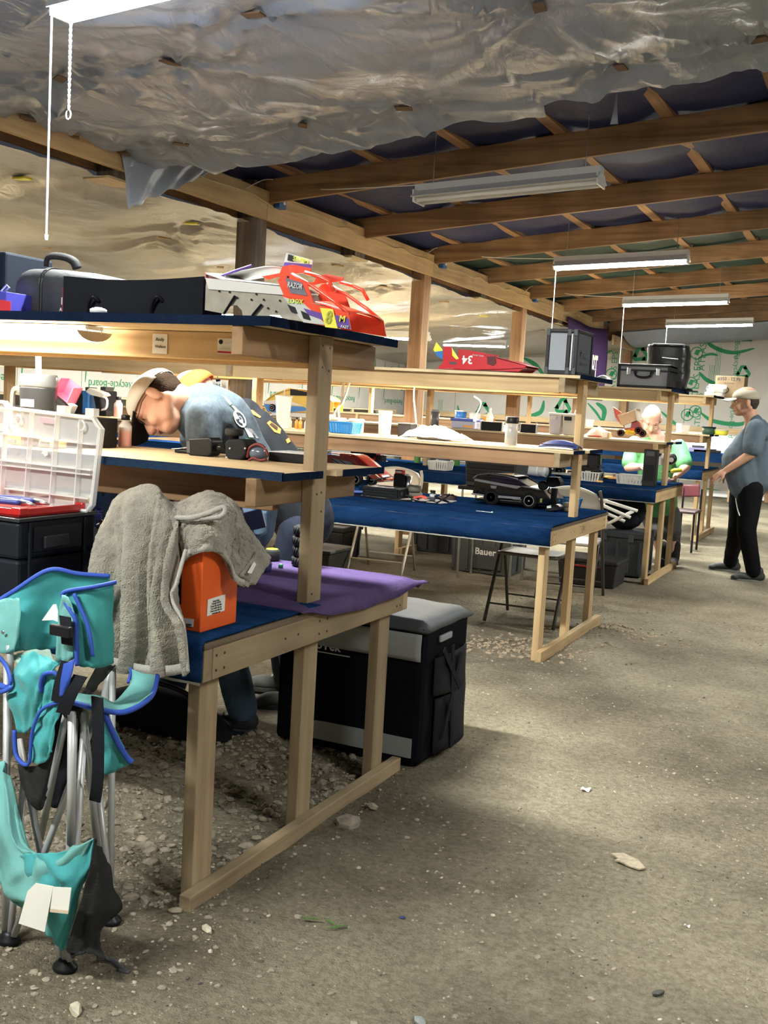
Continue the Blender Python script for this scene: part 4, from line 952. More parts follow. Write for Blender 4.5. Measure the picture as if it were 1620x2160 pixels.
# phone / wallet
t = thing('notebook', 'small open black organiser with loose papers on the nearest middle shelf', 'organiser', (-2.5, 3.35, ZM0)); c = aZ(365, 953, ZM0+.01)
b = B(); M = Matrix.Translation((c.x, 3.36, ZM0+.001)) @ Matrix.Rotation(.2, 4, 'Z'); b.box(-.075, .07, -.04, .05, 0, .012, M); b.build('cover', BLACK, t, bevel=.003)
b = B(); b.grid(lambda s, q: M @ Vector((-.085+.10*s, -.045+.08*q, .014+.016*math.sin(2*s+q)*s)), 6, 4); b.build('pages', LGREY, t, thick=.002)
b = B(); b.bar(M @ Vector((-.03, -.01, .018)), M @ Vector((.01, .01, .044)), .01, .004); b.build('pen', BLACK, t)
# tall dark tumbler with straw
Ym = 3.02
c0 = aY(80, 872, Ym); t = thing('tumbler', 'black insulated tumbler with handle and white straw on the nearest middle shelf', 'tumbler', (c0.x, Ym, ZM0)); hgt = aY(80, 790, Ym).z-ZM0; r_ = (aY(112, 800, Ym).x-aY(48, 800, Ym).x)/2*.92
B().lathe([(r_*.82, 0), (r_*.86, .004), (r_, hgt*.8), (r_, hgt*.82)], (c0.x, Ym, ZM0+.001), 28).build('cup_body', mat('satin_black', (.025, .027, .03), .35), t, smooth=True)
B().lathe([(r_*1.01, hgt*.82), (r_*1.03, hgt*.84), (r_*1.02, hgt*.97), (r_*.95, hgt)], (c0.x, Ym, ZM0+.001), 28).build('lid', mat('smoky_lid', (.10, .11, .12), .25), t, smooth=True)
b = B(); b.tube(bez([(c0.x-r_*.95, Ym-.01, ZM0+hgt*.78), (c0.x-r_*1.45, Ym-.02, ZM0+hgt*.78), (c0.x-r_*1.6, Ym-.02, ZM0+hgt*.6), (c0.x-r_*1.55, Ym-.02, ZM0+hgt*.25), (c0.x-r_*.85, Ym-.01, ZM0+hgt*.12)], 6), .009, 8); b.build('handle', mat('brushed_metal', (.45, .45, .46), .3, metal=.8), t, smooth=True)
b = B(); b.box(-.011, .011, -.004, .004, 0, .075, Matrix.Translation((c0.x+.0, Ym, ZM0+hgt*.97)) @ Matrix.Rotation(-.06, 4, 'Y')); b.build('straw', WHITE, t)
# pink box with parts
t = thing('pink_box', 'pink plastic parts box tipped up beside the black tumbler', 'box', (-2.78, 3.15, ZM0)); b = B()
M = frame(aY(150, 848, 3.12), aY(152, 850, 3.1)-aY(116, 822, 3.1), aY(116, 800, 3.1)-aY(116, 822, 3.1))
pk = mat('pink_plastic', (.85, .22, .40), .4)
b.box(-.075, .0, -.005, .06, -.03, -.026, M); b.box(-.075, .0, -.005, .0, -.03, .02, M); b.box(-.004, .0, 0, .06, -.03, .02, M); b.box(-.075, -.071, 0, .06, -.03, .02, M); b.build('box_body', pk, t)
b = B(); b.box(-.07, .01, -.028, -.012, -.03, .01, M); b.build('contents', DGREY, t); b = B(); b.box(-.01, .02, -.04, -.005, -.02, .01, M); b.build('label_card', PAPER, t)
rbox(-2.93, -2.72, 3.08, 3.3, ZM0+.001, aY(140, 868, 3.1).z-.02, 'stand_block', BLACKM, t, .004)

# --- stacked toolbox with the open organiser on top
XT = -2.39; ya, yb = 2.45, 2.80; zT = aX(165, 1082, XT).z
t = thing('tool_case', 'black stacking tool case at the left end of the nearest bench', 'tool case', (XT-.25, 2.62, ZT0))
TB = mat('tool_black', (.010, .012, .018), .55, spec=.25)
b = B(); b.box(XT-.52, XT, ya, yb, ZT0+.001, ZT0+.13); b.build('lower_tray', TB, t, bevel=.012)
b = B(); b.box(XT-.52, XT, ya, yb, ZT0+.132, zT-.012); b.build('upper_case', TB, t, bevel=.012)
b = B(); b.box(XT-.525, XT+.006, ya-.006, yb+.006, zT-.012, zT); b.build('lid', mat('lid_black', (.03, .032, .036), .3), t, bevel=.003)
b = B(); b.box(XT-.002, XT+.006, ya+.06, yb-.07, ZT0+.15, zT-.03); b.build('latch_plate', mat('latch_plate', (.008, .010, .016), .45), t, bevel=.004)
b = B(); b.box(XT+.004, XT+.016, ya+.10, yb-.14, ZT0+.16, ZT0+.20); b.build('latch', mat('latch', (.03, .033, .04), .35), t, bevel=.004)
for yy in (ya+.045, yb-.055):
    b = B(); b.box(XT-.001, XT+.008, yy-.006, yy+.006, ZT0+.02, zT-.015); b.build('rib', TB, t, bevel=.003)
# red tray with pliers on the lid
t = thing('red_tray', 'red plastic tool tray on the black tool case', 'tray', (XT-.2, 2.6, zT))
b = B(); b.box(XT-.50, XT-.02, ya+.02, yb-.02, zT+.001, zT+.006); b.box(XT-.024, XT-.016, ya+.02, yb-.02, zT+.006, zT+.026); b.box(XT-.5, XT-.02, ya+.016, ya+.024, zT+.006, zT+.026); b.build('tray_body', RED, t, bevel=.002)
for yy in (ya+.035, yb-.035):
    b = B(); b.box(XT-.05, XT-.012, yy-.02, yy+.02, zT+.006, zT+.03); b.build('corner_post', RED, t, bevel=.004)
for k, dy in enumerate((0, .06)):
    t2 = thing('pliers', ('blue handled pliers, front pair in the red tray' if k == 0 else 'blue handled pliers, rear pair in the red tray'), 'pliers', (XT-.2, 2.55+dy, zT+.03), group='pliers in the red tray')
    for s_ in (-1, 1):
        b = B(); b.tube(bez([(XT-.28, 2.53+dy+s_*.02, zT+.034), (XT-.18, 2.54+dy+s_*.026, zT+.037), (XT-.09, 2.55+dy+s_*.006, zT+.036)], 6), .009, 8); b.build('handle', mat('plier_blue', (.03, .06, .30), .4), t2, smooth=True)
    b = B(); b.tube([(XT-.09, 2.55+dy, zT+.036), (XT-.06, 2.55+dy, zT+.035), (XT-.03, 2.55+dy, zT+.032)], [.012, .009, .004], 8); b.build('jaws', STEEL, t2, smooth=True)
# open clear organiser lid
YL = 2.76
t = thing('parts_organiser', 'open clear plastic parts organiser standing on the black tool case', 'organiser', (-2.55, YL, zT))
oc = [(-60, 842), (8, 848), (15, 860), (195, 882), (203, 895), (211, 905), (192, 1066), (183, 1078), (-60, 1052)]
b = B(); pan(b, oc, YL, .003); b.build('lid_panel', CLEAR, t)
CLEDGE = mat('clear_edge', (.88, .88, .88), .1, alpha=.72)
b = B(); pts = [aY(u, v, YL-.012) for u, v in oc]; b.tube(pts, .0065, 6, True); b.tube([p+Vector((0, .016, 0)) for p in pts], .005, 6, True); b.build('lid_rim', CLEDGE, t)
b = B()
for (a, c_) in (((68, 868), (55, 1056)), ((122, 876), (108, 1062)), ((172, 884), (160, 1068)), ((14, 860), (4, 1052)), ((0, 914), (200, 938)), ((0, 970), (196, 992)), ((0, 980), (195, 1002)), ((14, 1030), (190, 1052))):
    b.bar(aY(*a, YL-.010), aY(*c_, YL-.010), .004, .022, (0, 1, 0))
b.build('divider_wall', CLEDGE, t)
for (u, v) in ((58, 848), (135, 862), (195, 868)):
    p = aY(u, v, YL); B().box(p.x-.018, p.x+.018, YL-.014, YL+.012, p.z-.016, p.z+.01).build('latch', CLEDGE, t)
for (u, v) in ((38, 885), (172, 898)):
    p = aY(u, v, YL-.014); b = B(); b.tube([(p.x+.013*math.cos(a), p.y, p.z+.016*math.sin(a)) for a in [i*PI/5 for i in range(10)]], .004, 5, True); b.build('moulded_ring', CLEDGE, t)
b = B(); pan(b, [(84, 880), (118, 884), (117, 895), (84, 891)], YL-.014, .002); b.build('pink_label', mat('pink_label', (.75, .55, .58), .5), t)
b = B(); p = aY(94, 957, YL-.013); b.prism([(p.x+a, p.y, p.z+c_) for a, c_ in ((-.016, .0), (-.004, .012), (.014, .008), (.014, -.004), (.002, -.010), (-.004, -.002))], (0, -.001, 0)); b.build('emblem', WHITE, t)
rbox(XT-.50, XT-.03, yb-.015, yb+.02, zT+.001, zT+.012, 'base_hinge', CLEDGE, t, .002)
# small parts lying on the tool case / yellow bits seen through the lid
for k, (u, v, m, lab) in enumerate(((35, 925, YEL, 'yellow tape measure seen through the clear organiser lid'), (105, 925, mat('tan_part', (.6, .5, .25), .5), 'tan parts tray seen through the clear organiser lid'))):
    p = aY(u, v, 3.0); t2 = thing('shelf_bit', lab, 'small part', (p.x, 3.0, ZM0)); rbox(p.x-.04, p.x+.04, 2.98, 3.05, ZM0+.001, ZM0+.03, 'part_body', m, t2, .008); rbox(p.x-.02, p.x+.02, 2.97, 2.98, ZM0+.006, ZM0+.022, 'part_face', DGREY, t2, .002)

# --- orange box
XO = -1.712; yo0, yo1 = 2.462, 2.645
t = thing('orange_case', 'orange metal machine box with a white label, half under the grey towel', 'machine box', (XO-.13, 2.55, ZT0))
zO = aX(490, 1183, XO).z; zO2 = zO+.075
b = B(); b.prism([(XO-.24, yo0, ZT0+.001), (XO-.24, yo1, ZT0+.001), (XO-.24, yo1, zO), (XO-.24, yo0+.10, zO), (XO-.24, yo0+.08, zO2), (XO-.24, yo0, zO2)], (.24, 0, 0)); b.build('housing', ORANGE, t, bevel=.003)
b = B(); b.prism([aX(*q_, XO+.001) for q_ in ((438, 1265), (475, 1253), (473, 1288), (436, 1300))], (.001, 0, 0)); b.build('label', PAPER, t, bevel=.0)
for k in range(6):
    q = aX(456, 1267+5*k, XO+.0024); text_mesh('label_print', ('Spring Assist', '1 bearing 44-87 fit', '2 insert the axle plate', '3 set, hold to line up', '4 turn crank with care', 'www.razor.com')[k], .0085, frame(q, (0, 1, 0), (0, 0, 1)), mat('ink', (.08, .07, .07)), t, sx=.75)
b = B(); pan(b, [(388, 1304), (408, 1306), (407, 1323), (388, 1320)], yo0-.0015, .001); b.build('sticker', WHITE, t); q = aY(398, 1317, yo0-.003); text_mesh('sticker_print', 'com', .010, frame(q, (1, 0, 0), (0, 0, 1)), BLACK, t, bold=True)
b = B(); pan(b, [(362, 1200), (382, 1200), (381, 1275), (360, 1272)], yo0-.004, .006); b.build('slot_panel', BLACK, t)
# taller black power unit standing under the towel
t = thing('power_supply', 'dark upright unit hidden under the grey towel', 'power unit', (-2.03, 2.62, ZT0)); rbox(-2.15, XO-.243, 2.53, 2.70, ZT0+.001, ZT0+.26, 'unit_body', BLACKM, t, .01); rbox(-2.12, -1.98, 2.52, 2.53, ZT0+.03, ZT0+.2, 'unit_face', DGREY, t, .003)
# --- purple mat
t = None
ypm0, ypm1 = 2.93, 3.88
b = B()
def pm(s, q):
    x = -3.6+(1.91+.09)*s; y = ypm0+(ypm1-ypm0)*q+.03*math.sin(4*s)*(1-q)
    z = ZT0+.0015
    xe = X_E = -1.655
    over = max(0, x-xe)
    k = .5+.5*math.tanh((q-.15)*9)
    z -= over*(.95-.75*max(0, (q-.75)/.25))*k
    x2 = x-over*(.55 if q < .75 else .55-.4*(q-.75)/.25)
    yo = max(0, y-3.79); z -= yo*.15 if over > .02 else yo*.55
    return (x2, y+.02*(over/.09)*(q-.5), z+.003*noise.noise(Vector((x*6, y*6, 3)))+(.004*math.sin(22*y)*over/.09))
b.grid(pm, 80, 40); mt = b.build('craft_mat', PURPLE, smooth=True, thick=.004); tag(mt, 'purple felt mat draped over the rear corner of the nearest bench', 'mat')
zPM = ZT0+.005
# --- tyres stacked, jar, cap, tape measure
def tyre(b, c, r, w, n=22, tread=True):
    c = Vector(c); b.lathe([(r*.62, -w/2), (r*.86, -w/2), (r*.98, -w*.36), (r, 0), (r*.98, w*.36), (r*.86, w/2), (r*.62, w/2)], c, n)
    if tread:
        for i in range(n):
            a = 2*PI*i/n; p0 = c+Vector((math.cos(a)*r*.97, math.sin(a)*r*.97, -w*.36)); p1 = c+Vector((math.cos(a+.22)*r*1.0, math.sin(a+.22)*r*1.0, w*.36)); b.bar(p0, p1, .006, .006)
pT = aZ(650, 1195, zPM); pT = Vector((pT.x-.02, pT.y, 0))
for k in range(4):
    b = B(); tyre(b, (pT.x+.003*(k % 2), pT.y, zPM+.021+.0415*k), .049, .040); tt = thing('tyre', ('bottom', 'second', 'third', 'top')[k]+' treaded black tyre in the stack behind the post on the purple mat', 'tyre', (pT.x, pT.y, zPM+.0415*k), group='stack of buggy tyres on the purple mat')
    b.build('tread', RUBBER, tt, smooth=True); B().lathe([(.030, -.017), (.030, .017)], (pT.x, pT.y, zPM+.021+.0415*k), 18).build('rim', PAPER if k == 3 else DGREY, tt, smooth=True)
p = aZ(573, 1182, zPM); t = thing('wheel', 'black foam wheel with a yellow face on the purple mat', 'wheel', (p.x, p.y, zPM)); B().lathe([(.028, 0), (.033, .006), (.033, .040), (.028, .046)], (p.x, p.y, zPM+.001), 22).build('tyre', RUBBER, t, smooth=True); B().lathe([(.026, .046), (.024, .048)], (p.x, p.y, zPM+.001), 18).build('yellow_face', YEL, t, smooth=True)
p = aZ(592, 1198, zPM); t = thing('stopper', 'tiny green bottle cap on the purple mat', 'cap', (p.x, p.y, zPM)); B().lathe([(.010, 0), (.009, .014), (.007, .015)], (p.x, p.y, zPM+.0005), 12).build('cap_body', mat('cap_green', (.02, .20, .09), .4), t, smooth=True); B().lathe([(.006, .015), (.005, .016)], (p.x, p.y, zPM+.0005), 10).build('cap_top', WHITE, t)
p = aZ(555, 1205, zPM); t = thing('blue_motor_can', 'blue lipped motor can on the purple mat beside the towel', 'motor can', (p.x, p.y, zPM)); B().box(p.x-.05, p.x+.03, p.y-.03, p.y+.02, zPM+.001, zPM+.04).build('can_body', NAVYP, t, bevel=.008); B().box(p.x-.045, p.x+.0, p.y-.032, p.y-.029, zPM+.004, zPM+.012).build('red_line', RED, t)
p = aZ(520, 1238, ZT0); t = thing('tape_measure', 'yellow and black tape measure under the towel corner', 'tape measure', (p.x, p.y, ZT0)); B().box(p.x-.045, p.x+.012, p.y-.02, p.y+.025, ZT0+.001, ZT0+.045).build('case', BLACKM, t, bevel=.01); B().box(p.x-.03, p.x+.016, p.y-.022, p.y+.02, ZT0+.006, ZT0+.022).build('yellow_band', YEL, t, bevel=.004)
# tablet and paperwork behind the towel
t = thing('tablet', 'black tablet in a case leaning behind the towel in front of the bent man', 'tablet', (-2.35, 3.7, ZT0)); Yq = 3.66
b = B(); b.prism([aY(*q_, Yq) for q_ in ((452, 1062), (500, 1045), (516, 1090), (470, 1104))], (0, .012, 0)); b.build('body', mat('tablet_navy', (.012, .012, .03), .3), t, bevel=.003)
b = B(); b.prism([aY(*q_, Yq-.002) for q_ in ((462, 1064), (494, 1052), (498, 1068), (468, 1078))], (0, .002, 0)); b.build('screen', mat('tablet_screen', (.05, .02, .03), .2), t)
b = B(); b.prism([aY(*q_, Yq-.02) for q_ in ((508, 1083), (550, 1072), (560, 1112), (520, 1122))], (0, .012, 0)); b.build('keyboard_flap', MATS['tablet_navy'], t, bevel=.003); b = B(); b.prism([aY(*q_, Yq+.013) for q_ in ((470, 1104), (516, 1090), (522, 1180), (478, 1180))], (0, .01, 0)); b.build('stand', BLACK, t)
# car chassis left of the towel
t = thing('car_chassis', 'bare black racing car chassis with springs on the nearest bench, between tool case and towel', 'car chassis', (-2.35, 3.2, ZT0)); Yc = 3.05
rbox(aY(165, 1130, Yc).x-.15, aY(225, 1130, Yc).x+.05, Yc, Yc+.16, ZT0+.001, ZT0+.03, 'base_tray', BLACK, t, .008)
b = B()
rr = random.Random(4)
for k in range(16):
    p = aY(168+rr.uniform(0, 60), 1075+rr.uniform(0, 45), Yc+rr.uniform(.02, .12)); q = p+Vector((rr.uniform(-.05, .05), rr.uniform(-.03, .03), rr.uniform(-.02, .03))); b.cyl(p, q, rr.uniform(.003, .008), n=6)
for k in range(3): p = aY(172+20*k, 1118, Yc+.03); b.box(p.x-.02, p.x+.02, Yc+.01, Yc+.1, ZT0+.03, p.z)
b.build('linkage', mat('chassis_mix', (.10, .10, .11), .3, metal=.5), t)
b = B()
for k in range(7): c = aY(208, 1095-4*k, Yc+.03); b.tube([(c.x+.012*math.cos(a), c.y+.012*math.sin(a), c.z) for a in [i*PI/5 for i in range(10)]], .0025, 5, True)
b.build('spring', mat('spring_blue', (.10, .14, .5), .3), t)
b = B(); b.tube(bez([aY(*q_, Yc+.04) for q_ in ((168, 1075), (185, 1072), (200, 1082), (205, 1105))], 6), .003, 5); b.tube(bez([aY(*q_, Yc+.05) for q_ in ((175, 1100), (190, 1085), (215, 1080))], 6), .003, 5); b.build('wire', BLACK, t)
b = B(); p = aZ(190, 1150, ZT0); b.grid(lambda s, q: (p.x-.2+.5*s, p.y-.02+.2*q, ZT0+.0065+.002*math.sin(7*s)), 8, 5); tag(b.build('work_towel', PAPER, thick=.002), 'white shop cloth lying on the nearest bench below the chassis', 'cloth')
for k, (u, v, du, dv, m, lab) in enumerate(((215, 1035, 26, 16, mat('blue_bag', (.05, .13, .30), .5), 'blue packet behind the clear organiser'), (255, 1055, 30, 14, PAPER, 'white packet behind the towel'), (275, 1040, 22, 18, LGREY, 'grey plastic part behind the towel'), (240, 1075, 16, 20, YEL, 'yellow packet behind the towel'))):
    p = aY(u, v, 3.5); z0 = ZT0; tt = thing('parts_packet', lab, 'packet', (p.x, 3.5, z0))
    b = B(); dx = aY(u+du, v, 3.5).x-p.x; b.grid(lambda s, q: (p.x+dx*(s*2-1), 3.5+.03*q+.01*math.sin(5*s+k), z0+.002+(p.z+.03-z0)*q*(1-.1*math.sin(4*s+k))), 5, 6); b.build('wrapper', m, tt, thick=.01); rbox(p.x-.03, p.x+.03, 3.53, 3.56, z0+.001, p.z, 'contents', DGREY, tt, .003)

# --- gear bag on the floor behind the bench
gx1, gy0 = -1.60, 3.86
t = thing('gear_bag', 'tall black roller gear bag with grey stripes standing behind the nearest bench', 'gear bag', (-1.9, 4.08, 0))
gx0 = -2.28; gy1 = 4.36; gz = aY(880, 1322, gy0).z
b = B(); b.box(gx0, gx1, gy0, gy1, .012, gz); b.build('bag_body', mat('bag_black', (.005, .005, .008), .9, spec=.08), t, bevel=.03)
b = B(); b.grid(lambda s, q: (gx0+.0+(gx1-gx0+.012)*s, gy0-.006+(gy1-gy0+.012)*q, gz+.010+.018*math.sin(PI*s)*math.sin(PI*q)+.006*noise.noise(Vector((s*5, q*5, 1)))-.03*(1 if s in (0, 1) or q in (0, 1) else 0)), 14, 12); b.build('lid', mat('bag_lid', (.045, .048, .055), .6), t, smooth=True, thick=.012)
b = B(); zs0 = aY(880, 1395, gy0).z; b.grid(lambda s, q: (gx0+.02+(gx1-.012-gx0-.02)*s, gy0-.007-.004*math.sin(PI*q)-.003*noise.noise(Vector((s*9, q*3, 2))), zs0+(gz-.03-zs0)*q), 24, 6); b.build('grey_panel', mat('bag_grey', (.27, .28, .28), .6), t, smooth=True, thick=.006)
b = B(); b.grid(lambda s, q: (gx0+.10+(gx1-.03-gx0-.10)*s, gy0-.005, .055+(.07*min(1, s*5)**.5+.01)*q), 16, 3); b.build('grey_base_panel', MATS['bag_grey'], t, thick=.006)
q = aY(706, 1366, gy0-.011); text_mesh('lettering', 'ProTek', .055, frame((q.x-.06, gy0-.004, q.z), (1, 0, 0), (.2, 0, 1)), LGREY, t, bold=True); B().box(q.x-.10, q.x+.07, gy0-.006, gy0-.003, q.z-.032, q.z-.028).build('logo_line', LGREY, t)
b = B(); b.box(gx1+.0, gx1+.014, gy0+.14, gy0+.27, gz-.085, gz-.055); b.build('side_handle', GREY, t, bevel=.008)
for k, (y0_, y1_, z0_, z1_) in enumerate(((gy0+.09, gy1-.06, .30, gz-.14), (gy0+.12, gy1-.04, .05, .28))):
    b = B(); b.grid(lambda s, q: (gx1+.012+.035*math.sin(PI*s)**.5*(.4+.6*(1-q)), y0_+(y1_-y0_)*s, z0_+(z1_-z0_)*q), 8, 6); b.build('side_pocket', mat('bag_pocket', (.018, .018, .022), .8, spec=.15), t, smooth=True, thick=.008)
for a, c_ in (((gy0+.1, gz-.1), (gy0+.3, .30)), ((gy0+.3, gz-.15), (gy0+.14, .12)), ((gy0+.2, gz-.1), (gy0+.24, .05))):
    b = B(); b.bar((gx1+.045, a[0], a[1]), (gx1+.05, c_[0], c_[1]), .028, .004, (1, 0, 0)); b.build('webbing_strap', BLACKF, t)
for yy in (gy0+.06, gy1-.06):
    b = B(); b.cyl((gx1-.06, yy, .018), (gx1-.02, yy, .018), .018, n=12); b.build('wheel', BLACK, t)
# dark bag under the bench
b = B(); b.grid(lambda s, q: (-3.05+.62*s, 3.62+.24*q, .012+.17*(math.sin(PI*min(1, .15+s*.9))**.6)*(math.sin(PI*q)**.5)+.012*noise.noise(Vector((s*6, q*5, 1)))), 16, 12)
t = thing('floor_bag', 'flat black holdall lying in the shadow under the nearest bench', 'bag', (-2.74, 3.74, 0)); b.build('holdall_body', BLACKF, t, smooth=True, thick=.01); b = B(); b.tube(bez([(-2.9, 3.7, .16), (-2.8, 3.66, .22), (-2.68, 3.7, .2), (-2.6, 3.74, .15)], 5), .012, 6); b.build('grab_handle', BLACK, t, smooth=True)

# ================================================================== DRAPED THINGS: TOWEL, CAMP CHAIR
def cr1(P, t):
    n = len(P)-1; x = t*n; i = min(int(x), n-1); f = x-i
    a, b_, c, d = P[max(i-1, 0)], P[i], P[i+1], P[min(i+2, n)]
    return .5*((2*b_)+(c-a)*f+(2*a-5*b_+4*c-d)*f*f+(-a+3*b_-3*c+d)*f**3)
def net(rows, nu, nv, disp=None, b=None):
    """smooth sheet through a control net of world points"""
    rows = [[Vector(p) for p in r] for r in rows]; b = b or B()
    def fn(s, t):
        q = cr1([cr1(r, s) for r in rows], t)
        return q+disp(s, t, q) if disp else q
    b.grid(fn, nu, nv); return b
def PY(l): return [aY(u, v, y) for u, v, y in l]
TERRY = mat('terry', (.32, .29, .235), .95, spec=.1, var=.30, vscale=14, bump=1.0, bscale=210, sheen=.3)
HEM = mat('terry_hem', (.40, .38, .34), .9, bump=.5, bscale=300)
t = thing('towel', 'grey brown terry towel draped over the orange box and bench edge', 'towel', (-1.95, 2.4, ZT0))
rows = [PY([(228,1150,2.74),(246,1085,2.74),(275,1052,2.74),(312,1040,2.74),(345,1055,2.72),(372,1078,2.70),(398,1090,2.66)]),
        PY([(214,1130,2.52),(236,1072,2.53),(275,1042,2.54),(318,1032,2.54),(342,1060,2.52),(368,1088,2.50),(392,1098,2.49)]),
        PY([(213,1190,2.42),(243,1150,2.40),(275,1150,2.42),(308,1140,2.41),(336,1145,2.43),(362,1160,2.42),(384,1150,2.43)]),
        PY([(224,1275,2.365),(243,1250,2.36),(272,1262,2.37),(305,1255,2.36),(332,1258,2.37),(354,1262,2.36),(366,1262,2.37)]),
        PY([(208,1345,2.35),(236,1340,2.35),(270,1350,2.36),(305,1350,2.35),(338,1352,2.36),(366,1338,2.35),(388,1318,2.35)]),
        PY([(193,1398,2.345),(225,1403,2.345),(262,1412,2.35),(300,1422,2.35),(335,1425,2.35),(366,1424,2.35),(396,1418,2.345)])]
def d1(s, t_, q):
    k = min(1, max(0, (t_-.12)*3)); f = math.sin(2*PI*3.1*s+.7*math.sin(3*t_)+.5)
    g = .004*noise.noise(q*55)+.003*noise.noise(q*110)
    return Vector((.010*math.cos(9*s+4*t_), -(.042*f+.020*math.sin(2*PI*5.3*s+2.5*t_))*k*(1-.3*t_)-g, .004*noise.noise(Vector((s*7, t_*7, 1)))+g*.5))
b = net(rows, 150, 150, d1); b.build('hanging_fold', TERRY, t, smooth=True, thick=.011)
rows2 = [PY([(320,1050,2.68),(360,1072,2.68),(405,1055,2.70),(450,1042,2.72),(492,1062,2.74),(522,1100,2.78),(550,1150,2.80)]),
         PY([(326,1040,2.60),(366,1070,2.60),(412,1062,2.60),(455,1055,2.60),(490,1075,2.62)])+[aX(522,1115,-1.70), aX(556,1170,-1.68)],
         PY([(345,1085,2.50),(385,1100,2.48),(420,1090,2.50),(455,1090,2.51)])+[aX(490,1110,-1.70), aX(516,1150,-1.68), aX(564,1185,-1.66)],
         PY([(372,1125,2.455),(395,1132,2.45)])+[aX(425,1130,-1.700), aX(458,1130,-1.695), aX(486,1150,-1.69), aX(506,1185,-1.67), aX(545,1212,-1.65)],
         PY([(384,1183,2.445),(402,1172,2.445)])+[aX(430,1163,-1.695), aX(456,1165,-1.690), aX(480,1188,-1.685), aX(496,1226,-1.66), aX(514,1238,-1.65)]]
def d2(s, t_, q):
    g = .004*noise.noise(q*55)+.003*noise.noise(q*110)
    return Vector((g, -g, g))+Vector((.010*math.sin(2*PI*2.2*s+1)*t_, -.010*math.sin(2*PI*2.6*s+.4)*(1-t_), .010*math.sin(5*s+6*t_)*(1-t_)))
b = net(rows2, 130, 110, d2); b.build('top_fold', TERRY, t, smooth=True, thick=.011)
b = B(); hem = [cr1(rows[-1], i/40) for i in range(41)]; b.loft([[p+Vector((0, -.010, .030)) for p in hem], [p+Vector((0, -.010, .0)) for p in hem]]); b.build('hem_band', HEM, t, smooth=True, thick=.005)
b = B(); hem = [cr1(rows2[-1], i/30) for i in range(31)]; b.loft([[p+Vector((.006, -.006, .022)) for p in hem], [p+Vector((.006, -.006, 0)) for p in hem]]); b.build('hem_band', HEM, t, smooth=True, thick=.006)
b = B(); b.tube(bez(PY([(392,1160,2.42),(372,1230,2.36),(362,1262,2.35),(386,1318,2.335),(396,1418,2.33)])), .006, 6); b.build('edge_roll', HEM, t, smooth=True)
b = B(); b.tube(bez(PY([(372,1092,2.46),(405,1092,2.45),(440,1082,2.45),(470,1070,2.47),(474,1080,2.47),(462,1090,2.46),(425,1094,2.45)])), .008, 6); b.build('hem_loop', HEM, t, smooth=True)
b = net([[aX(538,1165,-1.655), aX(552,1172,-1.65), aX(566,1184,-1.645)], [aX(520,1195,-1.65), aX(540,1195,-1.645), aX(556,1200,-1.64)], [aX(505,1215,-1.65), aX(525,1230,-1.645), aX(536,1234,-1.64)]], 8, 8); b.build('corner_fold', TERRY, t, smooth=True, thick=.012)
b = B(); b.prism([aX(*q_, -1.628) for q_ in ((536, 1185), (540, 1190), (530, 1210), (522, 1208))], (.001, 0, 0)); b.build('care_tag', PAPER, t)
b = B(); c = aZ(330, 1160, ZT0)

# ---------------- folded camp chair
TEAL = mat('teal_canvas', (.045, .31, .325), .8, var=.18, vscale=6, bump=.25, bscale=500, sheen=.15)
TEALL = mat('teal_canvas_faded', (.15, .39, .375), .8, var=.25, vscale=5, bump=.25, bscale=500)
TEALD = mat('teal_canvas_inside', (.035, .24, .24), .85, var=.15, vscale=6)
BIND = mat('blue_binding', (.025, .075, .42), .7)
MESHB = mat('black_mesh', (.012, .012, .013), .9, alpha=.86, bump=.6, bscale=260)
POLE = mat('grey_pole', (.52, .52, .53), .4, metal=.3)
t = thing('camp_chair', 'folded teal camp chair with blue binding leaning at the left front', 'camp chair', (-1.95, 2.15, 0))
def pole(pts, r=.0095): b = B(); b.tube([aY(*p) for p in pts], r, 10); return b.build('pole', POLE, t, smooth=True)
footA = aZ(18, 1985, .012); footB = aZ(137, 2040, .012); footC = aZ(232, 1945, .012); footD = aZ(-60, 1900, .012)
for c, k in ((footA, 0), (footB, 0), (footC, 1), (footD, 1)):
    b = B(); b.lathe([(.026, 0), (.028, .006), (.026, .012), (.016, .022), (.014, .03)], (c.x, c.y, max(.0, floor_h(c.x, c.y))+.001), 16, sx=1.25); b.build('foot_cap', BLACK, t, smooth=True)
def legs(c, ends):
    for (dx, e) in ends: b = B(); b.tube([c+Vector((dx, 0, .02)), e], .0095, 10); b.build('pole', POLE, t, smooth=True)
hub = aY(152, 1498, 2.06)
legs(footA, ((-.012, aY(15, 1400, 2.1)), (0.006, aY(50, 1650, 2.12)), (.018, aY(205, 1500, 2.12))))
legs(footB, ((-.014, aY(40, 1560, 2.16)), (.0, hub+Vector((0, .01, 0))), (.012, aY(180, 1500, 2.09))))
legs(footC, ((-.01, aY(170, 1500, 2.2)), (.008, aY(205, 1640, 2.25)), (.0, aY(238, 1400, 2.36))))
pole([(20, 1360, 2.1), (22, 1395, 2.1), (12, 1700, 2.08)]); pole([(140, 1505, 2.05), (85, 1770, 2.14)]); pole([(152, 1500, 2.03), (150, 1780, 2.03)], .011); pole([(175, 1500, 2.06), (206, 1790, 2.16)]); pole([(238, 1400, 2.36), (226, 1450, 2.36), (214, 1520, 2.3)], .013)
b = B(); c = aY(153, 1494, 2.05); b.lathe([(.020, -.022), (.026, -.012), (.026, .010), (.021, .014), (.021, .022)], c, 16); b.build('hub', BLACK, t, smooth=True)
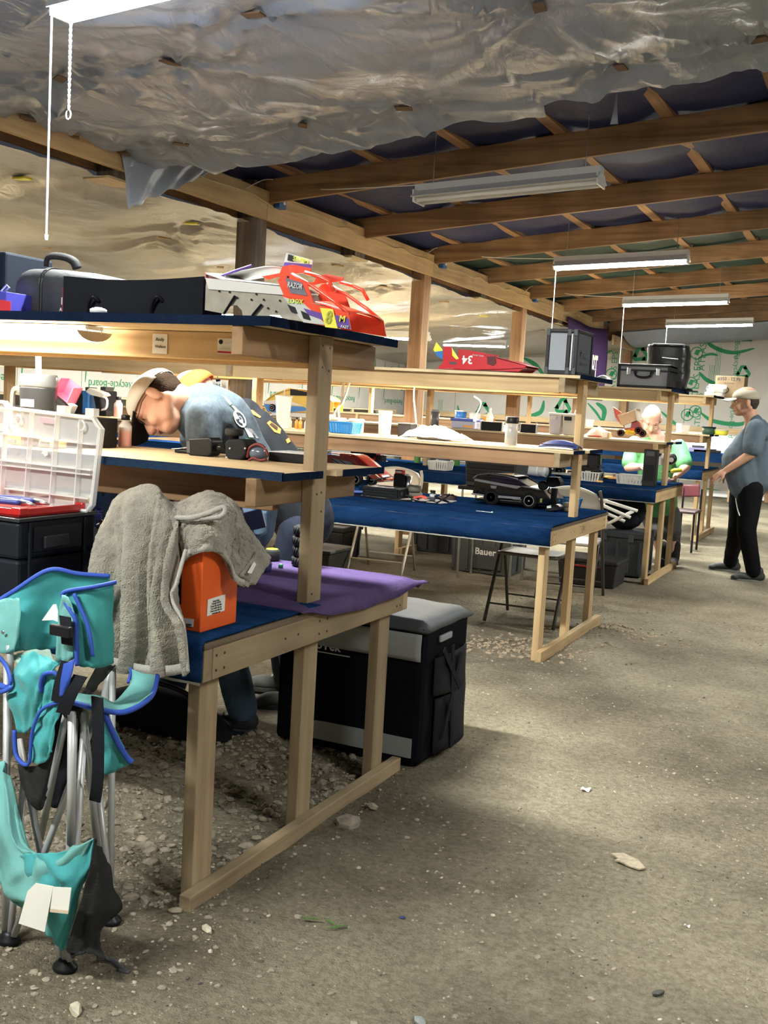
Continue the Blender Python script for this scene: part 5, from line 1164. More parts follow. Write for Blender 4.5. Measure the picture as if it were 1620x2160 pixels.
def cloth(name, rows, m, nu=24, nv=18, amp=.008, seed=1, th=.003):
    b = net([PY(r) for r in rows], nu, nv, lambda s, q, p: Vector((0, amp*noise.noise(Vector((s*5, q*5, seed))), amp*.5*noise.noise(Vector((s*7, q*6, seed+4)))))); return b.build(name, m, t, smooth=True, thick=th)
def binding(pts, r=.0075): b = B(); b.tube(bez(PY(pts), 6), r, 6, flat=.7); return b.build('binding', BIND, t, smooth=True)
cloth('back_panel', [[(-30,1285,2.16),(30,1248,2.18),(103,1204,2.22),(165,1212,2.27),(232,1217,2.33)], [(-30,1330,2.12),(35,1300,2.15),(100,1290,2.24),(160,1290,2.27),(225,1280,2.33)], [(-25,1372,2.10),(30,1374,2.13),(62,1372,2.22),(100,1368,2.22),(140,1368,2.24)]], TEAL, amp=.012)
binding([(-30,1283,2.155),(30,1246,2.175),(103,1202,2.215),(165,1210,2.265),(232,1215,2.325)])
cloth('back_pocket', [[(-25,1280,2.12),(5,1264,2.12),(40,1262,2.12)], [(-25,1320,2.10),(10,1320,2.10),(42,1316,2.10)], [(-25,1376,2.09),(5,1378,2.09),(30,1374,2.09)]], TEALL, 10, 10)
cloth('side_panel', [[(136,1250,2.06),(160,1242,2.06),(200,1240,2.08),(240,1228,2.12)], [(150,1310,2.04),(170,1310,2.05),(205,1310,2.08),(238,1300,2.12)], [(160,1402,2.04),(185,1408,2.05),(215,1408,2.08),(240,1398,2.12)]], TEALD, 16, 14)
binding([(245,1228,2.11),(200,1238,2.07),(140,1248,2.045),(134,1262,2.04),(150,1290,2.03),(160,1310,2.03),(161,1350,2.03),(163,1404,2.03)])
binding([(156,1252,2.045),(185,1320,2.05),(196,1385,2.05)], .005)
cloth('corner_flap', [[(132,1255,2.03),(146,1262,2.03),(156,1295,2.03)], [(124,1300,2.03),(140,1305,2.03),(158,1310,2.03)], [(118,1395,2.03),(135,1398,2.03),(155,1390,2.03)]], TEALL, 10, 12)
cloth('hanging_bunch', [[(45,1382,2.09),(70,1376,2.07),(95,1385,2.06),(128,1398,2.05)], [(22,1432,2.05),(55,1425,2.02),(85,1420,2.02),(105,1420,2.03)], [(20,1470,2.04),(50,1475,2.02),(80,1470,2.02),(95,1470,2.03)], [(38,1545,2.03),(55,1545,2.03),(70,1530,2.03),(90,1500,2.04)]], TEAL, 24, 20, .018, 3)
cloth('pale_lining', [[(25,1385,2.12),(60,1372,2.12),(105,1370,2.12)], [(40,1405,2.10),(75,1400,2.10),(118,1410,2.10)], [(60,1440,2.08),(85,1425,2.08),(122,1432,2.08)]], mat('pale_teal', (.30, .42, .36), .8, var=.2, vscale=8), 12, 10)
cloth('arm_rest', [[(92,1425,2.03),(105,1420,2.02),(120,1425,2.02),(135,1440,2.03)], [(85,1455,2.03),(100,1460,2.02),(115,1470,2.02),(128,1475,2.03)], [(82,1505,2.03),(95,1500,2.02),(110,1490,2.02),(120,1485,2.03)]], TEAL, 16, 14, .012, 5)
binding([(86,1460,2.02),(88,1440,2.015),(95,1423,2.01),(115,1420,2.01),(125,1430,2.01)]); binding([(-20,1432,2.04),(10,1450,2.03),(22,1438,2.03),(10,1400,2.05),(-20,1370,2.07)], .008); binding([(-20,1462,2.02),(8,1458,2.01),(22,1450,2.01)])
cloth('cup_sling', [[(140,1462,2.04),(190,1465,2.10),(240,1480,2.2),(275,1440,2.3),(270,1412,2.33)], [(145,1472,2.03),(195,1482,2.06),(255,1490,2.13),(310,1465,2.24),(330,1425,2.30)], [(150,1480,2.02),(200,1492,2.05),(262,1500,2.10),(322,1460,2.22),(331,1430,2.29)]], TEALL, 30, 10, .01, 2)
binding([(150,1481,2.015),(200,1494,2.045),(262,1502,2.095),(318,1470,2.21),(333,1425,2.29)]); binding([(270,1440,2.3),(276,1412,2.33),(262,1404,2.34),(245,1400,2.35)], .006)
cloth('front_pocket', [[(88,1505,2.02),(110,1490,2.01),(135,1482,2.02)], [(70,1530,2.01),(95,1535,2.00),(118,1530,2.01)], [(60,1600,2.01),(85,1612,2.0),(110,1585,2.01)]], TEAL, 14, 14, .012, 7)
binding([(30,1540,2.01),(35,1595,2.0),(60,1612,1.995),(66,1560,1.995),(72,1530,1.995),(90,1495,2.0),(130,1480,2.01)], .006)
cloth('mesh_cup', [[(38,1612,2.02),(75,1615,2.01),(110,1600,2.02)], [(50,1670,2.02),(80,1690,2.0),(100,1650,2.02)], [(75,1705,2.03),(88,1708,2.02),(96,1680,2.03)]], MESHB, 12, 10)
cloth('side_wing', [[(205,1490,2.07),(215,1500,2.07),(225,1512,2.08)], [(205,1560,2.07),(235,1560,2.08),(258,1570,2.10)], [(205,1640,2.07),(240,1628,2.09),(278,1608,2.12)]], TEAL, 12, 14, .012, 8)
binding([(218,1500,2.06),(245,1560,2.075),(268,1598,2.10),(279,1608,2.11)])
cloth('mesh_back', [[(205,1402,2.14),(225,1402,2.16),(245,1404,2.18)], [(180,1450,2.10),(200,1445,2.12),(212,1440,2.14)], [(162,1482,2.08),(175,1476,2.09),(190,1470,2.1)]], MESHB, 10, 10)
cloth('seat_fabric', [[(-30,1590,2.06),(2,1612,2.04),(20,1640,2.03),(30,1660,2.04)], [(-30,1700,2.02),(10,1720,1.99),(40,1770,1.99),(66,1795,2.0)], [(-20,1800,1.99),(30,1830,1.96),(75,1810,1.96),(120,1802,1.98)], [(-10,1850,1.99),(30,1890,1.95),(85,1860,1.94),(150,1790,1.97)], [(12,1880,1.99),(55,1925,1.96),(105,1900,1.94),(198,1768,1.99)]], TEALL, 36, 30, .022, 9)
cloth('seat_front', [[(40,1800,1.97),(85,1800,1.96),(140,1795,1.97),(198,1768,1.99)], [(60,1850,1.95),(100,1855,1.94),(140,1850,1.95),(188,1830,1.98)], [(72,1905,1.96),(105,1912,1.94),(140,1912,1.95),(172,1880,1.98)], [(95,1965,1.97),(110,1985,1.96),(130,2003,1.96),(142,1990,1.97)]], TEAL, 26, 26, .016, 12)
cloth('mesh_bag', [[(198,1770,1.98),(212,1790,2.0),(226,1825,2.04)], [(185,1850,1.96),(212,1850,1.99),(240,1865,2.04)], [(168,1910,1.95),(200,1920,1.97),(256,1918,2.05)], [(142,1995,1.95),(178,1998,1.96),(212,1960,2.02)], [(150,2020,1.95),(185,2010,1.955),(225,2025,1.98)]], MESHB, 20, 24, .014, 13)
b = B(); b.tube(bez([aZ(205, 2020, .03), aZ(235, 2025, .02), aZ(262, 2048, .012), aZ(272, 2052, .012), aZ(250, 2046, .012)], 5), .006, 6); b.build('draw_cord', DGREY, t, smooth=True)
for k, pts in enumerate(([(75, 1863), (112, 1870), (94, 1966), (39, 1948), (58, 1880)], [(112, 1871), (150, 1873), (143, 1928), (105, 1924)])):
    b = B(); b.prism([aY(u, v, 1.900-.004*k) for u, v in pts], (0, .002, 0)); b.build('care_label', PAPER, t)
    if k: b = B(); b.prism([aY(u, v, 1.893) for u, v in ((106, 1917), (144, 1921), (143, 1928), (105, 1924))], (0, .001, 0)); b.build('label_edge', mat('label_tan', (.6, .5, .38), .8), t)
b = B(); b.prism([aY(u, v, 2.125) for u, v in ((88, 1309), (112, 1275), (118, 1274), (122, 1290), (122, 1312), (112, 1308))], (0, .002, 0)); b.build('logo', WHITE, t)
def strap(pts, w=.028): 
    P_ = bez(PY(pts), 5); b = B(); b.loft([[p-Vector((w/2, 0, 0)) for p in P_], [p+Vector((w/2, 0, 0)) for p in P_]]); return b.build('strap', BLACKF, t, thick=.003)
strap([(137,1300,2.01),(140,1330,2.0),(142,1360,2.01)], .036); strap([(170,1425,2.0),(150,1460,1.99),(132,1505,2.0)], .042); strap([(140,1395,2.01),(125,1440,2.0),(118,1480,2.0)], .03); strap([(205,1470,2.03),(207,1540,2.03),(206,1640,2.05),(200,1690,2.08)], .036)
cloth('inner_panel', [[(80,1500,2.13),(120,1500,2.12),(175,1495,2.12)], [(85,1590,2.14),(130,1600,2.13),(172,1590,2.13)], [(92,1690,2.15),(115,1705,2.14),(140,1690,2.14)]], BLACKF, 12, 12, .01, 21)
b = net([PY([(135,1400,1.995),(150,1395,1.995),(158,1388,1.995)]), PY([(128,1440,1.99),(140,1435,1.985),(150,1430,1.99)]), PY([(126,1470,1.995),(132,1468,1.99),(138,1462,1.995)])], 8, 8); b.build('blue_web', BIND, t, smooth=True, thick=.003)
b = B(); q = aY(125, 1328, 2.0); b.box(q.x-.02, q.x+.045, 1.985, 2.0, q.z-.014, q.z+.014); b.build('buckle', BLACK, t, bevel=.004)
B().lathe([(.006, 0), (.004, .002)], aY(6, 1334, 2.085), 12, axis=(0, -1, 0)).build('eyelet', STEEL, t)

# ================================================================== THINGS ON THE SECOND BENCH
ZT1, ZM1, ZP1 = BEN[1]['zc'], BEN[1]['zs'], BEN[1]['zt']
def wheel(c, r, w, t, ax=(0, 1, 0), rim=WHITE, spokes=True, name='wheel'):
    c = Vector(c); ax = Vector(ax)
    b = B(); b.lathe([(r*.6, -w/2), (r*.85, -w/2), (r, -w*.3), (r, w*.3), (r*.85, w/2), (r*.6, w/2)], c, 22, axis=ax); o = b.build(name, RUBBER, t, smooth=True)
    b = B(); b.lathe([(r*.58, -w*.5), (r*.66, -w*.53), (r*.62, -w*.4), (r*.15, -w*.36), (r*.12, -w*.52)], c, 18, axis=ax); b.build('rim', rim, o, smooth=True)
    if spokes:
        b = B()
        for k in range(8):
            a = k*PI/4; e1 = ax.orthogonal().normalized(); e2 = ax.cross(e1); d = e1*math.cos(a)+e2*math.sin(a); b.cyl(c+d*r*.36-ax*w*.385, c+d*r*.36-ax*w*.405, r*.09, n=8)
        b.build('rim_hole', BLACK, o)
    return o
# --- black racing car
YCc = 6.98
t = thing('race_car', 'black and silver radio controlled racing car on the second bench', 'racing car', (-2.4, 7.1, ZT1)); CW = .30
GB = mat('gloss_black_body', (.008, .008, .009), .12, coat=.8); SLV = mat('silver_stripe', (.62, .62, .62), .3)
def side(name, uv, m, off=0, both=True, Y0=YCc, W_=CW, th=.004):
    if both: B().prism([Vector(aY(u, v, Y0))+Vector((0, W_-off, 0)) for u, v in uv], (0, -th, 0)).build(name, m, t)
    return B().prism([aY(u, v, Y0+off) for u, v in uv], (0, th, 0)).build(name, m, t)
side('side_body', [(997, 1040), (1002, 1012), (1090, 1030), (1100, 1026), (1118, 1032), (1145, 1034), (1166, 1062), (1135, 1064), (1128, 1050), (1112, 1046), (1102, 1052), (1098, 1054), (1050, 1048), (1044, 1036), (1032, 1036), (1025, 1044)], GB)
side('stripe', [(1000, 1014), (1090, 1031), (1100, 1026), (1060, 1020), (1002, 1009)], SLV, -.003, True)
side('sill_stripe', [(995, 1040), (1024, 1044), (1026, 1047), (994, 1043)], SLV, -.003); side('sill_stripe', [(1050, 1045), (1098, 1049), (1097, 1053), (1050, 1050)], SLV, -.003)
side('cabin_side', [(998, 1008), (1010, 1000), (1090, 1010), (1112, 1024), (1090, 1026), (1060, 1018)], GB, .02); side('window', [(1015, 1003), (1088, 1013), (1096, 1020), (1060, 1014)], mat('dark_glass', (.03, .03, .035), .1), .017)
b = B(); b.grid(lambda s, q: Vector(aY(999+92*s, 1007-9*math.sin(min(1, s*1.4)*PI*.55)+10*s*s, YCc+.02))+Vector((0, (CW-.04)*q, .003)), 10, 6); b.build('roof', GB, t, smooth=True, thick=.004)
b = B(); b.tube([aY(*q_, YCc+.015) for q_ in ((998, 1009), (1008, 1002), (1030, 999), (1065, 1004), (1092, 1011))], .005, 6); b.build('roof_rail', SLV, t, smooth=True)
b = B(); b.grid(lambda s, q: Vector(aY(1092+24*s, 1012+14*s, YCc+.03))+Vector((0, (CW-.06)*q, 0)), 3, 4); b.build('windscreen', MATS['dark_glass'], t, thick=.003)
b = B(); b.grid(lambda s, q: Vector(aY(1100+48*s, 1026+9*s, YCc))+Vector((0, CW*q, .006*math.sin(PI*q))), 6, 6); b.build('bonnet', SLV, t, smooth=True, thick=.004)
b = B(); b.grid(lambda s, q: Vector(aY(1146+20*s, 1034+27*s, YCc))+Vector((0, CW*q, 0)), 4, 4); b.build('nose', mat('nose_brown', (.06, .03, .025), .3), t, thick=.004)
q = aY(1157, 1046, YCc+.12); text_mesh('lettering', 'EGI', .03, frame(aY(1160, 1050, YCc)+Vector((.006, .15, .005)), (0, 1, 0), aY(1146, 1034, YCc)-aY(1166, 1061, YCc)), mat('decal_rose', (.5, .3, .28), .5), t)
side('green_decal', [(1139, 1052), (1144, 1051), (1143, 1060), (1139, 1060)], mat('lime', (1,1,1)), -.005, False, th=.002); side('lamp_decal', [(1034, 1024), (1048, 1025), (1046, 1031), (1036, 1030)], LGREY, -.005, False, th=.002)
rW = .055
for (u, v, dy, rim, sp_) in ((1037, 1048, .0, DGREY, False), (1118, 1056, -.01, WHITE, True), (1037, 1048, CW-.02, DGREY, False), (1118, 1056, CW-.02, WHITE, True)):
    p = aY(u, v, YCc+.01); wheel((p.x, YCc+.015+dy, ZT1+rW), rW*(1.0 if sp_ else 1.05), .045, t, rim=rim, spokes=sp_)
rbox(aY(1000, 1040, YCc).x, aY(1150, 1055, YCc).x, YCc+.03, YCc+CW-.03, ZT1+.02, ZT1+.035, 'chassis_plate', BLACK, t, .003)
# --- pistol transmitter standing
Yq = 6.90; c = aY(1164, 1070, Yq)
t = thing('pistol_transmitter', 'black pistol grip transmitter standing upright by the second bench post', 'transmitter', (c.x, Yq, ZT1))
b = B(); b.prism([aY(*q_, Yq) for q_ in ((1150, 1073), (1152, 1067), (1163, 1064), (1175, 1065), (1182, 1070), (1181, 1076), (1166, 1079), (1151, 1078))], (0, .09, 0)); b.build('base', BLACK, t, bevel=.006)
b = B(); b.prism([aY(*q_, Yq-.002) for q_ in ((1153, 1068), (1162, 1065), (1163, 1071), (1154, 1072))], (0, .03, 0)); b.build('white_button', WHITE, t)
b = B(); b.tube([aY(1167, 1068, Yq+.045), aY(1168, 1050, Yq+.045), aY(1170, 1030, Yq+.045)], [.022, .019, .022], 10, flat=1.3); b.build('grip', BLACKM, t, smooth=True)
b = B(); b.prism([aY(*q_, Yq+.0) for q_ in ((1152, 1012), (1154, 1006), (1176, 1007), (1182, 1018), (1181, 1026), (1160, 1026), (1152, 1022))], (0, .09, 0)); b.build('head', BLACKM, t, bevel=.006)
b = B(); b.lathe([(.032, -.018), (.034, 0), (.032, .018)], aY(1146, 1024, Yq+.04), 18, axis=(0, 1, 0)); b.build('steering_wheel', RUBBER, t, smooth=True)
b = B(); b.tube(bez([aY(1160, 1028, Yq+.02), aY(1156, 1036, Yq+.02), aY(1162, 1042, Yq+.02)], 5), .005, 6); b.build('trigger', BLACK, t)
# --- blue slatted baskets
def basket(x, y, z, w, d, h, m, label, group='slatted plastic baskets'):
    t = thing('basket', label, 'basket', (x, y, z), group=group)
    rbox(x-w*.44, x+w*.44, y-d*.44, y+d*.44, z+.001, z+.008, 'basket_floor', m, t, .003)
    b = B(); b.tube([(x+sx*w/2, y+sy*d/2, z+h) for sx, sy in ((-1,-1),(1,-1),(1,1),(-1,1))], .006, 6, True); b.build('rim', m, t)
    for f, (ax, ay, n) in enumerate(((1, 0, 8), (0, 1, 6))):
        for s_ in (-1, 1):
            for k in range(n+1):
                q = -1+2*k/n; b = B()
                if ax: b.bar((x+q*w*.43, y+s_*d*.43, z+.004), (x+q*w*.49, y+s_*d*.49, z+h), w/n*.62, .003, (0, 1, 0))
                else: b.bar((x+s_*w*.43, y+q*d*.43, z+.004), (x+s_*w*.49, y+q*d*.49, z+h), d/n*.62, .003, (1, 0, 0))
                b.build('slat', m, t)
    return t
BLB = mat('basket_blue', (.03, .21, .52), .35)
p = aZ(1195, 1070, ZT1); basket(p.x, 7.22, ZT1, .24, .2, .075, BLB, 'blue slatted basket behind the second bench post, beside the transmitter')
for k in range(2):
    b = B(); pp = aY(1197, 1062, 7.05); tt = thing('tyre', ('lower', 'upper')[k]+' tan foam tyre stacked in front of the blue basket by the post', 'tyre', (pp.x, 7.05, ZT1+.031*k), group='foam tyres by the post'); b.lathe([(.02, 0), (.03, .002), (.032, .015), (.03, .028), (.02, .030)], (pp.x, 7.05, ZT1+.001+.031*k), 18); b.build('foam_ring', mat('tan_foam', (.34, .29, .21), .85), tt, smooth=True); B().lathe([(.014, .0285), (.014, .0305)], (pp.x, 7.05, ZT1+.001+.031*k), 12).build('hub', DGREY, tt)
# --- charger box with cables
xa, xb = aY(764, 1045, 6.66).x, aY(836, 1055, 6.66).x
t = thing('charger', 'long black metal battery charger with cables on the second bench', 'charger', ((xa+xb)/2, 6.75, ZT1))
rbox(xa, xb, 6.66, 6.86, ZT1+.004, ZT1+.078, 'case', mat('charger_black', (.012, .014, .015), .35), t, .004)
for z in (.02, .04, .058): rbox(xa+.004, xb-.004, 6.655, 6.66, ZT1+z, ZT1+z+.006, 'fin', BLACKM, t, .001)
rbox(xb, xb+.012, 6.67, 6.85, ZT1+.006, ZT1+.074, 'end_plate', BLACK, t, .003); b = B(); b.lathe([(.014, 0), (.014, .004)], (xb+.012, 6.72, ZT1+.04), 12, axis=(1, 0, 0)); b.build('fan_grille', DGREY, t)
b = B(); b.tube(bez([(xb+.01, 6.78, ZT1+.03), (xb+.10, 6.80, ZT1+.012), (xb+.13, 6.7, ZT1+.006), (xb+.02, 6.60, ZT1+.006), (xa-.1, 6.64, ZT1+.006), (xa-.4, 6.72, ZT1+.01)], 7), .007, 6); b.build('power_lead', BLACK, t, smooth=True)
b = B(); b.tube(bez([(xa, 6.8, ZT1+.03), (xa-.08, 6.82, ZT1+.02), (xa-.3, 6.84, ZT1+.012)], 6), .008, 6); b.tube(bez([(xa, 6.76, ZT1+.03), (xa-.1, 6.76, ZT1+.02), (xa-.3, 6.78, ZT1+.012)], 6), .008, 6); b.build('blue_lead', mat('lead_blue', (.16, .22, .62), .4), t, smooth=True)
# --- red car on a blue stand
t = thing('race_car', 'red radio controlled racing car with white wheels left on the second bench', 'racing car', (-3.75, 7.2, ZT1)); Yr_ = 7.02
rbox(aY(715, 1018, Yr_).x, aY(752, 1018, Yr_).x, Yr_+.05, Yr_+.2, ZT1+.001, aY(740, 1012, Yr_).z, 'stand', BLB, t, .006)
RB2 = mat('car_red_white', (.72, .13, .09), .25, coat=.4)
for off in (0, .2):
    b = B(); b.prism([Vector(aY(u, v, Yr_))+Vector((0, off, 0)) for u, v in ((690, 958), (705, 960), (745, 968), (762, 985), (800, 1008), (812, 1016), (792, 1015), (772, 1000), (740, 992), (690, 990))], (0, .006, 0)); b.build('side_body', RB2, t)
b = B(); b.grid(lambda s, q: Vector(aY(*(lambda w: (690+120*w, 957+8*w+48*max(0, w-.45)**1.1*2))(s), Yr_))+Vector((0, .206*q, .004)), 10, 4); b.build('top_body', REDB, t, smooth=True, thick=.004)
b = B(); b.prism([aY(*q_, Yr_-.003) for q_ in ((700, 966), (738, 974), (752, 986), (742, 984), (705, 978))], (0, .003, 0)); b.build('window_decal', WHITE, t)
b = B()
for a, c_ in (((700, 968), (724, 984)), ((716, 970), (738, 986)), ((690, 984), (742, 990))): b.bar(aY(*a, Yr_-.006), aY(*c_, Yr_-.006), .004, .004)
b.build('black_stripe', BLACK, t)
b = B(); b.prism([aY(*q_, Yr_-.003) for q_ in ((774, 992), (786, 998), (780, 1004), (770, 998))], (0, .003, 0)); b.build('white_decal', WHITE, t)
p = aY(754, 1011, Yr_-.02); wheel((p.x, Yr_-.03, p.z), .048, .05, t); p = aY(700, 1005, Yr_); wheel((p.x, Yr_-.03, p.z), .048, .05, t)
p = aY(780, 1012, Yr_+.16); wheel((p.x, Yr_+.2, p.z), .045, .04, t)
b = B(); p0 = aY(790, 1012, Yr_+.02); b.bar(p0, p0+Vector((.14, 0, .035)), .12, .006); b.bar(p0+Vector((.02, .05, -.015)), p0+Vector((.15, .05, .005)), .10, .006); b.build('bumper', mat('bumper_grey', (.25, .25, .26), .3), t)
# --- small parts on the bench
p = aZ(815, 1030, ZT1); t = thing('plastic_tub', 'small white plastic tub behind the charger', 'tub', (p.x, 6.98, ZT1)); x = aY(813, 1030, 6.95).x
B().lathe([(.045, 0), (.05, .003), (.058, .05), (.06, .052), (.055, .05), (.046, .006)], (x, 6.98, ZT1+.001), 20).build('tub_body', CLEARF, t, smooth=True); B().lathe([(.060, .050), (.062, .053), (.060, .056)], (x, 6.98, ZT1+.001), 20).build('tub_rim', WHITE, t, smooth=True)
t = thing('battery_pack', 'black and grey motor unit with red top behind the charger', 'motor', (-3.1, 6.95, ZT1)); x = aY(845, 1020, 6.92).x
rbox(x-.06, x+.03, 6.92, 7.0, ZT1+.001, aY(845, 1000, 6.92).z, 'motor_body', BLACK, t, .008); b = B(); b.cyl((x+.045, 6.95, ZT1+.012), (x+.05, 6.95, aY(850, 1003, 6.95).z), .022, n=14); b.build('can', STEEL, t, smooth=True)
b = B(); b.box(x-.055, x+.005, 6.93, 6.98, 0, .035, Matrix.Translation((0, 0, aY(845, 1002, 6.92).z-.0))); b.build('red_block', RED, t, bevel=.003); rbox(x-.05, x-.0, 6.926, 6.932, aY(845, 998, 6.92).z, aY(845, 994, 6.92).z, 'white_grid', WHITE, t, .001)
for k in range(2):
    x = aY(877-2*k, 1038-12*k, 6.86).x; tt = thing('tyre', ('lower grey foam tyre of the pair beside the charger', 'upper grey foam tyre of the pair beside the charger')[k], 'tyre', (x, 6.86, ZT1+.05*k), group='foam tyres beside the charger')
    b = B(); b.lathe([(.03, 0), (.048, .003), (.05, .024), (.048, .045), (.03, .048)], (x, 6.86, ZT1+.001+.05*k), 20); b.build('foam_ring', mat('grey_foam', (.13, .12, .10), .85), tt, smooth=True); B().lathe([(.026, .047), (.026, .049)], (x, 6.86, ZT1+.001+.05*k), 14).build('hub', BLACK, tt)
b = B(); p = aZ(935, 1042, ZT1); M = Matrix.Translation((p.x, 6.78, ZT1+.0035)); b.grid(lambda s, q: M @ Vector((-.30+.62*s, -.12+.30*q, .003*math.sin(9*s+4*q)+.002)), 12, 8)
tag(b.build('shop_cloth', mat('pinkish_cloth', (.66, .60, .56), .9), thick=.003, smooth=True), 'pale shop cloth spread on the second bench under the tools', 'cloth')
x = aY(913, 1040, 6.74).x; t = thing('glue_jar', 'small dark jar with black lid on the pale shop cloth', 'jar', (x, 6.74, ZT1+.009)); B().lathe([(.018, 0), (.020, .003), (.020, .055), (.015, .062)], (x, 6.74, ZT1+.009), 18).build('jar_body', mat('jar_dark', (.06, .07, .08), .2), t, smooth=True); B().lathe([(.019, .062), (.019, .076)], (x, 6.74, ZT1+.009), 18).build('jar_lid', BLACK, t, smooth=True); B().lathe([(.0205, .030), (.0205, .05)], (x, 6.74, ZT1+.009), 18).build('jar_label', LGREY, t, smooth=True)
t = thing('pliers', 'red handled pliers on the pale shop cloth', 'pliers', (-3.0, 6.8, ZT1+.01)); zz = ZT1+.018
for s_ in (-1, 1): b = B(); b.tube(bez([(aY(888, 1035, 6.8).x-.04, 6.8+s_*.03, zz), (aY(893, 1035, 6.8).x, 6.79+s_*.02, zz+.012), (aY(905, 1035, 6.8).x, 6.78, zz)], 5), .008, 6); b.build('handle', mat('handle_red', (.7, .09, .06), .4), t, smooth=True)
b = B(); b.tube([(aY(905, 1035, 6.8).x, 6.78, zz), (aY(916, 1040, 6.8).x, 6.77, zz-.002)], [.010, .004], 6); b.build('jaws', STEEL, t)
t = thing('screwdriver', 'screwdriver with fat dark handle on the pale shop cloth', 'screwdriver', (-2.8, 6.9, ZT1+.01)); x = aY(948, 1036, 6.9).x; b = B(); b.tube([(x-.07, 6.9, ZT1+.03), (x-.04, 6.9, ZT1+.034), (x+.02, 6.92, ZT1+.036), (x+.05, 6.93, ZT1+.034)], [.010, .02, .021, .012], 10); b.build('handle', mat('handle_brown', (.09, .05, .045), .3), t, smooth=True); b = B(); b.cyl((x-.07, 6.9, ZT1+.03), (x-.16, 6.86, ZT1+.022), .004, n=6); b.build('shaft', STEEL, t)
t = thing('allen_driver', 'black angled hex driver lying across the pale shop cloth', 'hex driver', (-2.85, 6.72, ZT1+.01)); b = B(); x = aY(930, 1042, 6.72).x; b.tube([(x-.06, 6.74, ZT1+.05), (x, 6.72, ZT1+.03), (x+.07, 6.70, ZT1+.018)], .008, 6); b.build('handle', BLACK, t); b = B(); b.cyl((x+.07, 6.70, ZT1+.018), (x+.11, 6.69, ZT1+.016), .003, n=5); b.build('tip', STEEL, t)
t = thing('charge_lead', 'black charging lead looped on the second bench in front of the cloth', 'cable', (-2.9, 6.66, ZT1+.01)); b = B(); x = aY(880, 1050, 6.68).x; b.tube(bez([(x-.06, 6.72, ZT1+.012), (x, 6.66, ZT1+.008), (x+.07, 6.66, ZT1+.008), (x+.10, 6.72, ZT1+.012), (x+.16, 6.66, ZT1+.012), (x+.22, 6.7, ZT1+.06)], 6), .006, 6); b.build('lead', BLACK, t, smooth=True); b = B(); b.cyl((x+.22, 6.7, ZT1+.06), (x+.235, 6.70, ZT1+.075), .008, n=6); b.build('plug', BLACK, t)
p = aZ(1021, 1080, ZT1); t = thing('zip_tie', 'thin white zip tie lying on the blue carpet of the second bench', 'zip tie', (p.x, p.y, ZT1)); B().box(p.x-.055, p.x+.055, p.y-.003, p.y+.003, ZT1+.001, ZT1+.004).build('strip', WHITE, t); B().box(p.x+.05, p.x+.06, p.y-.005, p.y+.005, ZT1+.001, ZT1+.008).build('head', WHITE, t)

# --- second bench, middle shelf
basket(aY(722, 900, 6.62).x, 6.66, ZM1, .19, .15, .075, BLB, 'blue slatted basket on the second middle shelf beside the nearest post')
for k, (u, lab) in enumerate(((710, 'left round white lidded tin behind the blue shelf basket'), (748, 'right round white lidded tin behind the blue shelf basket'))):
    x = aY(u, 890, 6.85).x; t = thing('lidded_tin', lab, 'tin', (x, 6.88, ZM1), group='lidded tins on the second middle shelf'); B().lathe([(.05, 0), (.055, .004), (.055, .085)], (x, 6.88, ZM1+.001), 22).build('tin_body', mat('tan_tin', (.5, .43, .33), .5), t, smooth=True); B().lathe([(.058, .085), (.058, .10), (.05, .104)], (x, 6.88, ZM1+.001), 22).build('tin_lid', WHITE, t, smooth=True)
x = aY(812, 890, 6.62).x; t = thing('clear_tub', 'tall clear plastic storage jar on the second middle shelf', 'jar', (x, 6.62, ZM1)); hh = aY(812, 867, 6.62).z-ZM1; B().lathe([(.038, 0), (.042, .004), (.048, hh*.94)], (x, 6.62, ZM1+.001), 4, sx=1.1).build('jar_body', CLEARF, t, bevel=.006); B().lathe([(.052, hh*.94), (.052, hh)], (x, 6.62, ZM1+.001), 4, sx=1.1).build('jar_lid', mat('white_lid', (.75, .75, .74), .5), t, bevel=.004); rbox(x-.03, x+.028, 6.60, 6.65, ZM1+.004, ZM1+hh*.5, 'contents', mat('contents', (.45, .43, .42), .7, var=.4, vscale=60), t, .01)
# white plastic bag
x0, x1 = aY(855, 905, 6.62).x, aY(978, 920, 6.62).x
t = thing('plastic_bag', 'crumpled white plastic bag lying on the second middle shelf', 'plastic bag', ((x0+x1)/2, 6.65, ZM1))
b = B(); b.grid(lambda s, q: (x0+(x1-x0)*s, 6.53+.30*q, ZM1+.004+.095*(math.sin(PI*min(.97, max(.03, s*.93+.04)))**.55)*(math.sin(PI*min(.98, max(.02, q)))**.6)*(1-.35*s)*(1+.5*noise.noise(Vector((s*6, q*4, 2)))+.35*abs(noise.noise(Vector((s*15, q*9, 6)))))), 40, 20); b.build('bag_film', mat('bag_white', (.82, .81, .79), .3, alpha=.94, bump=.5, bscale=25), t, smooth=True); rbox(x0+.09, x1-.12, 6.6, 6.76, ZM1+.002, ZM1+.03, 'contents', GREY, t, .01)
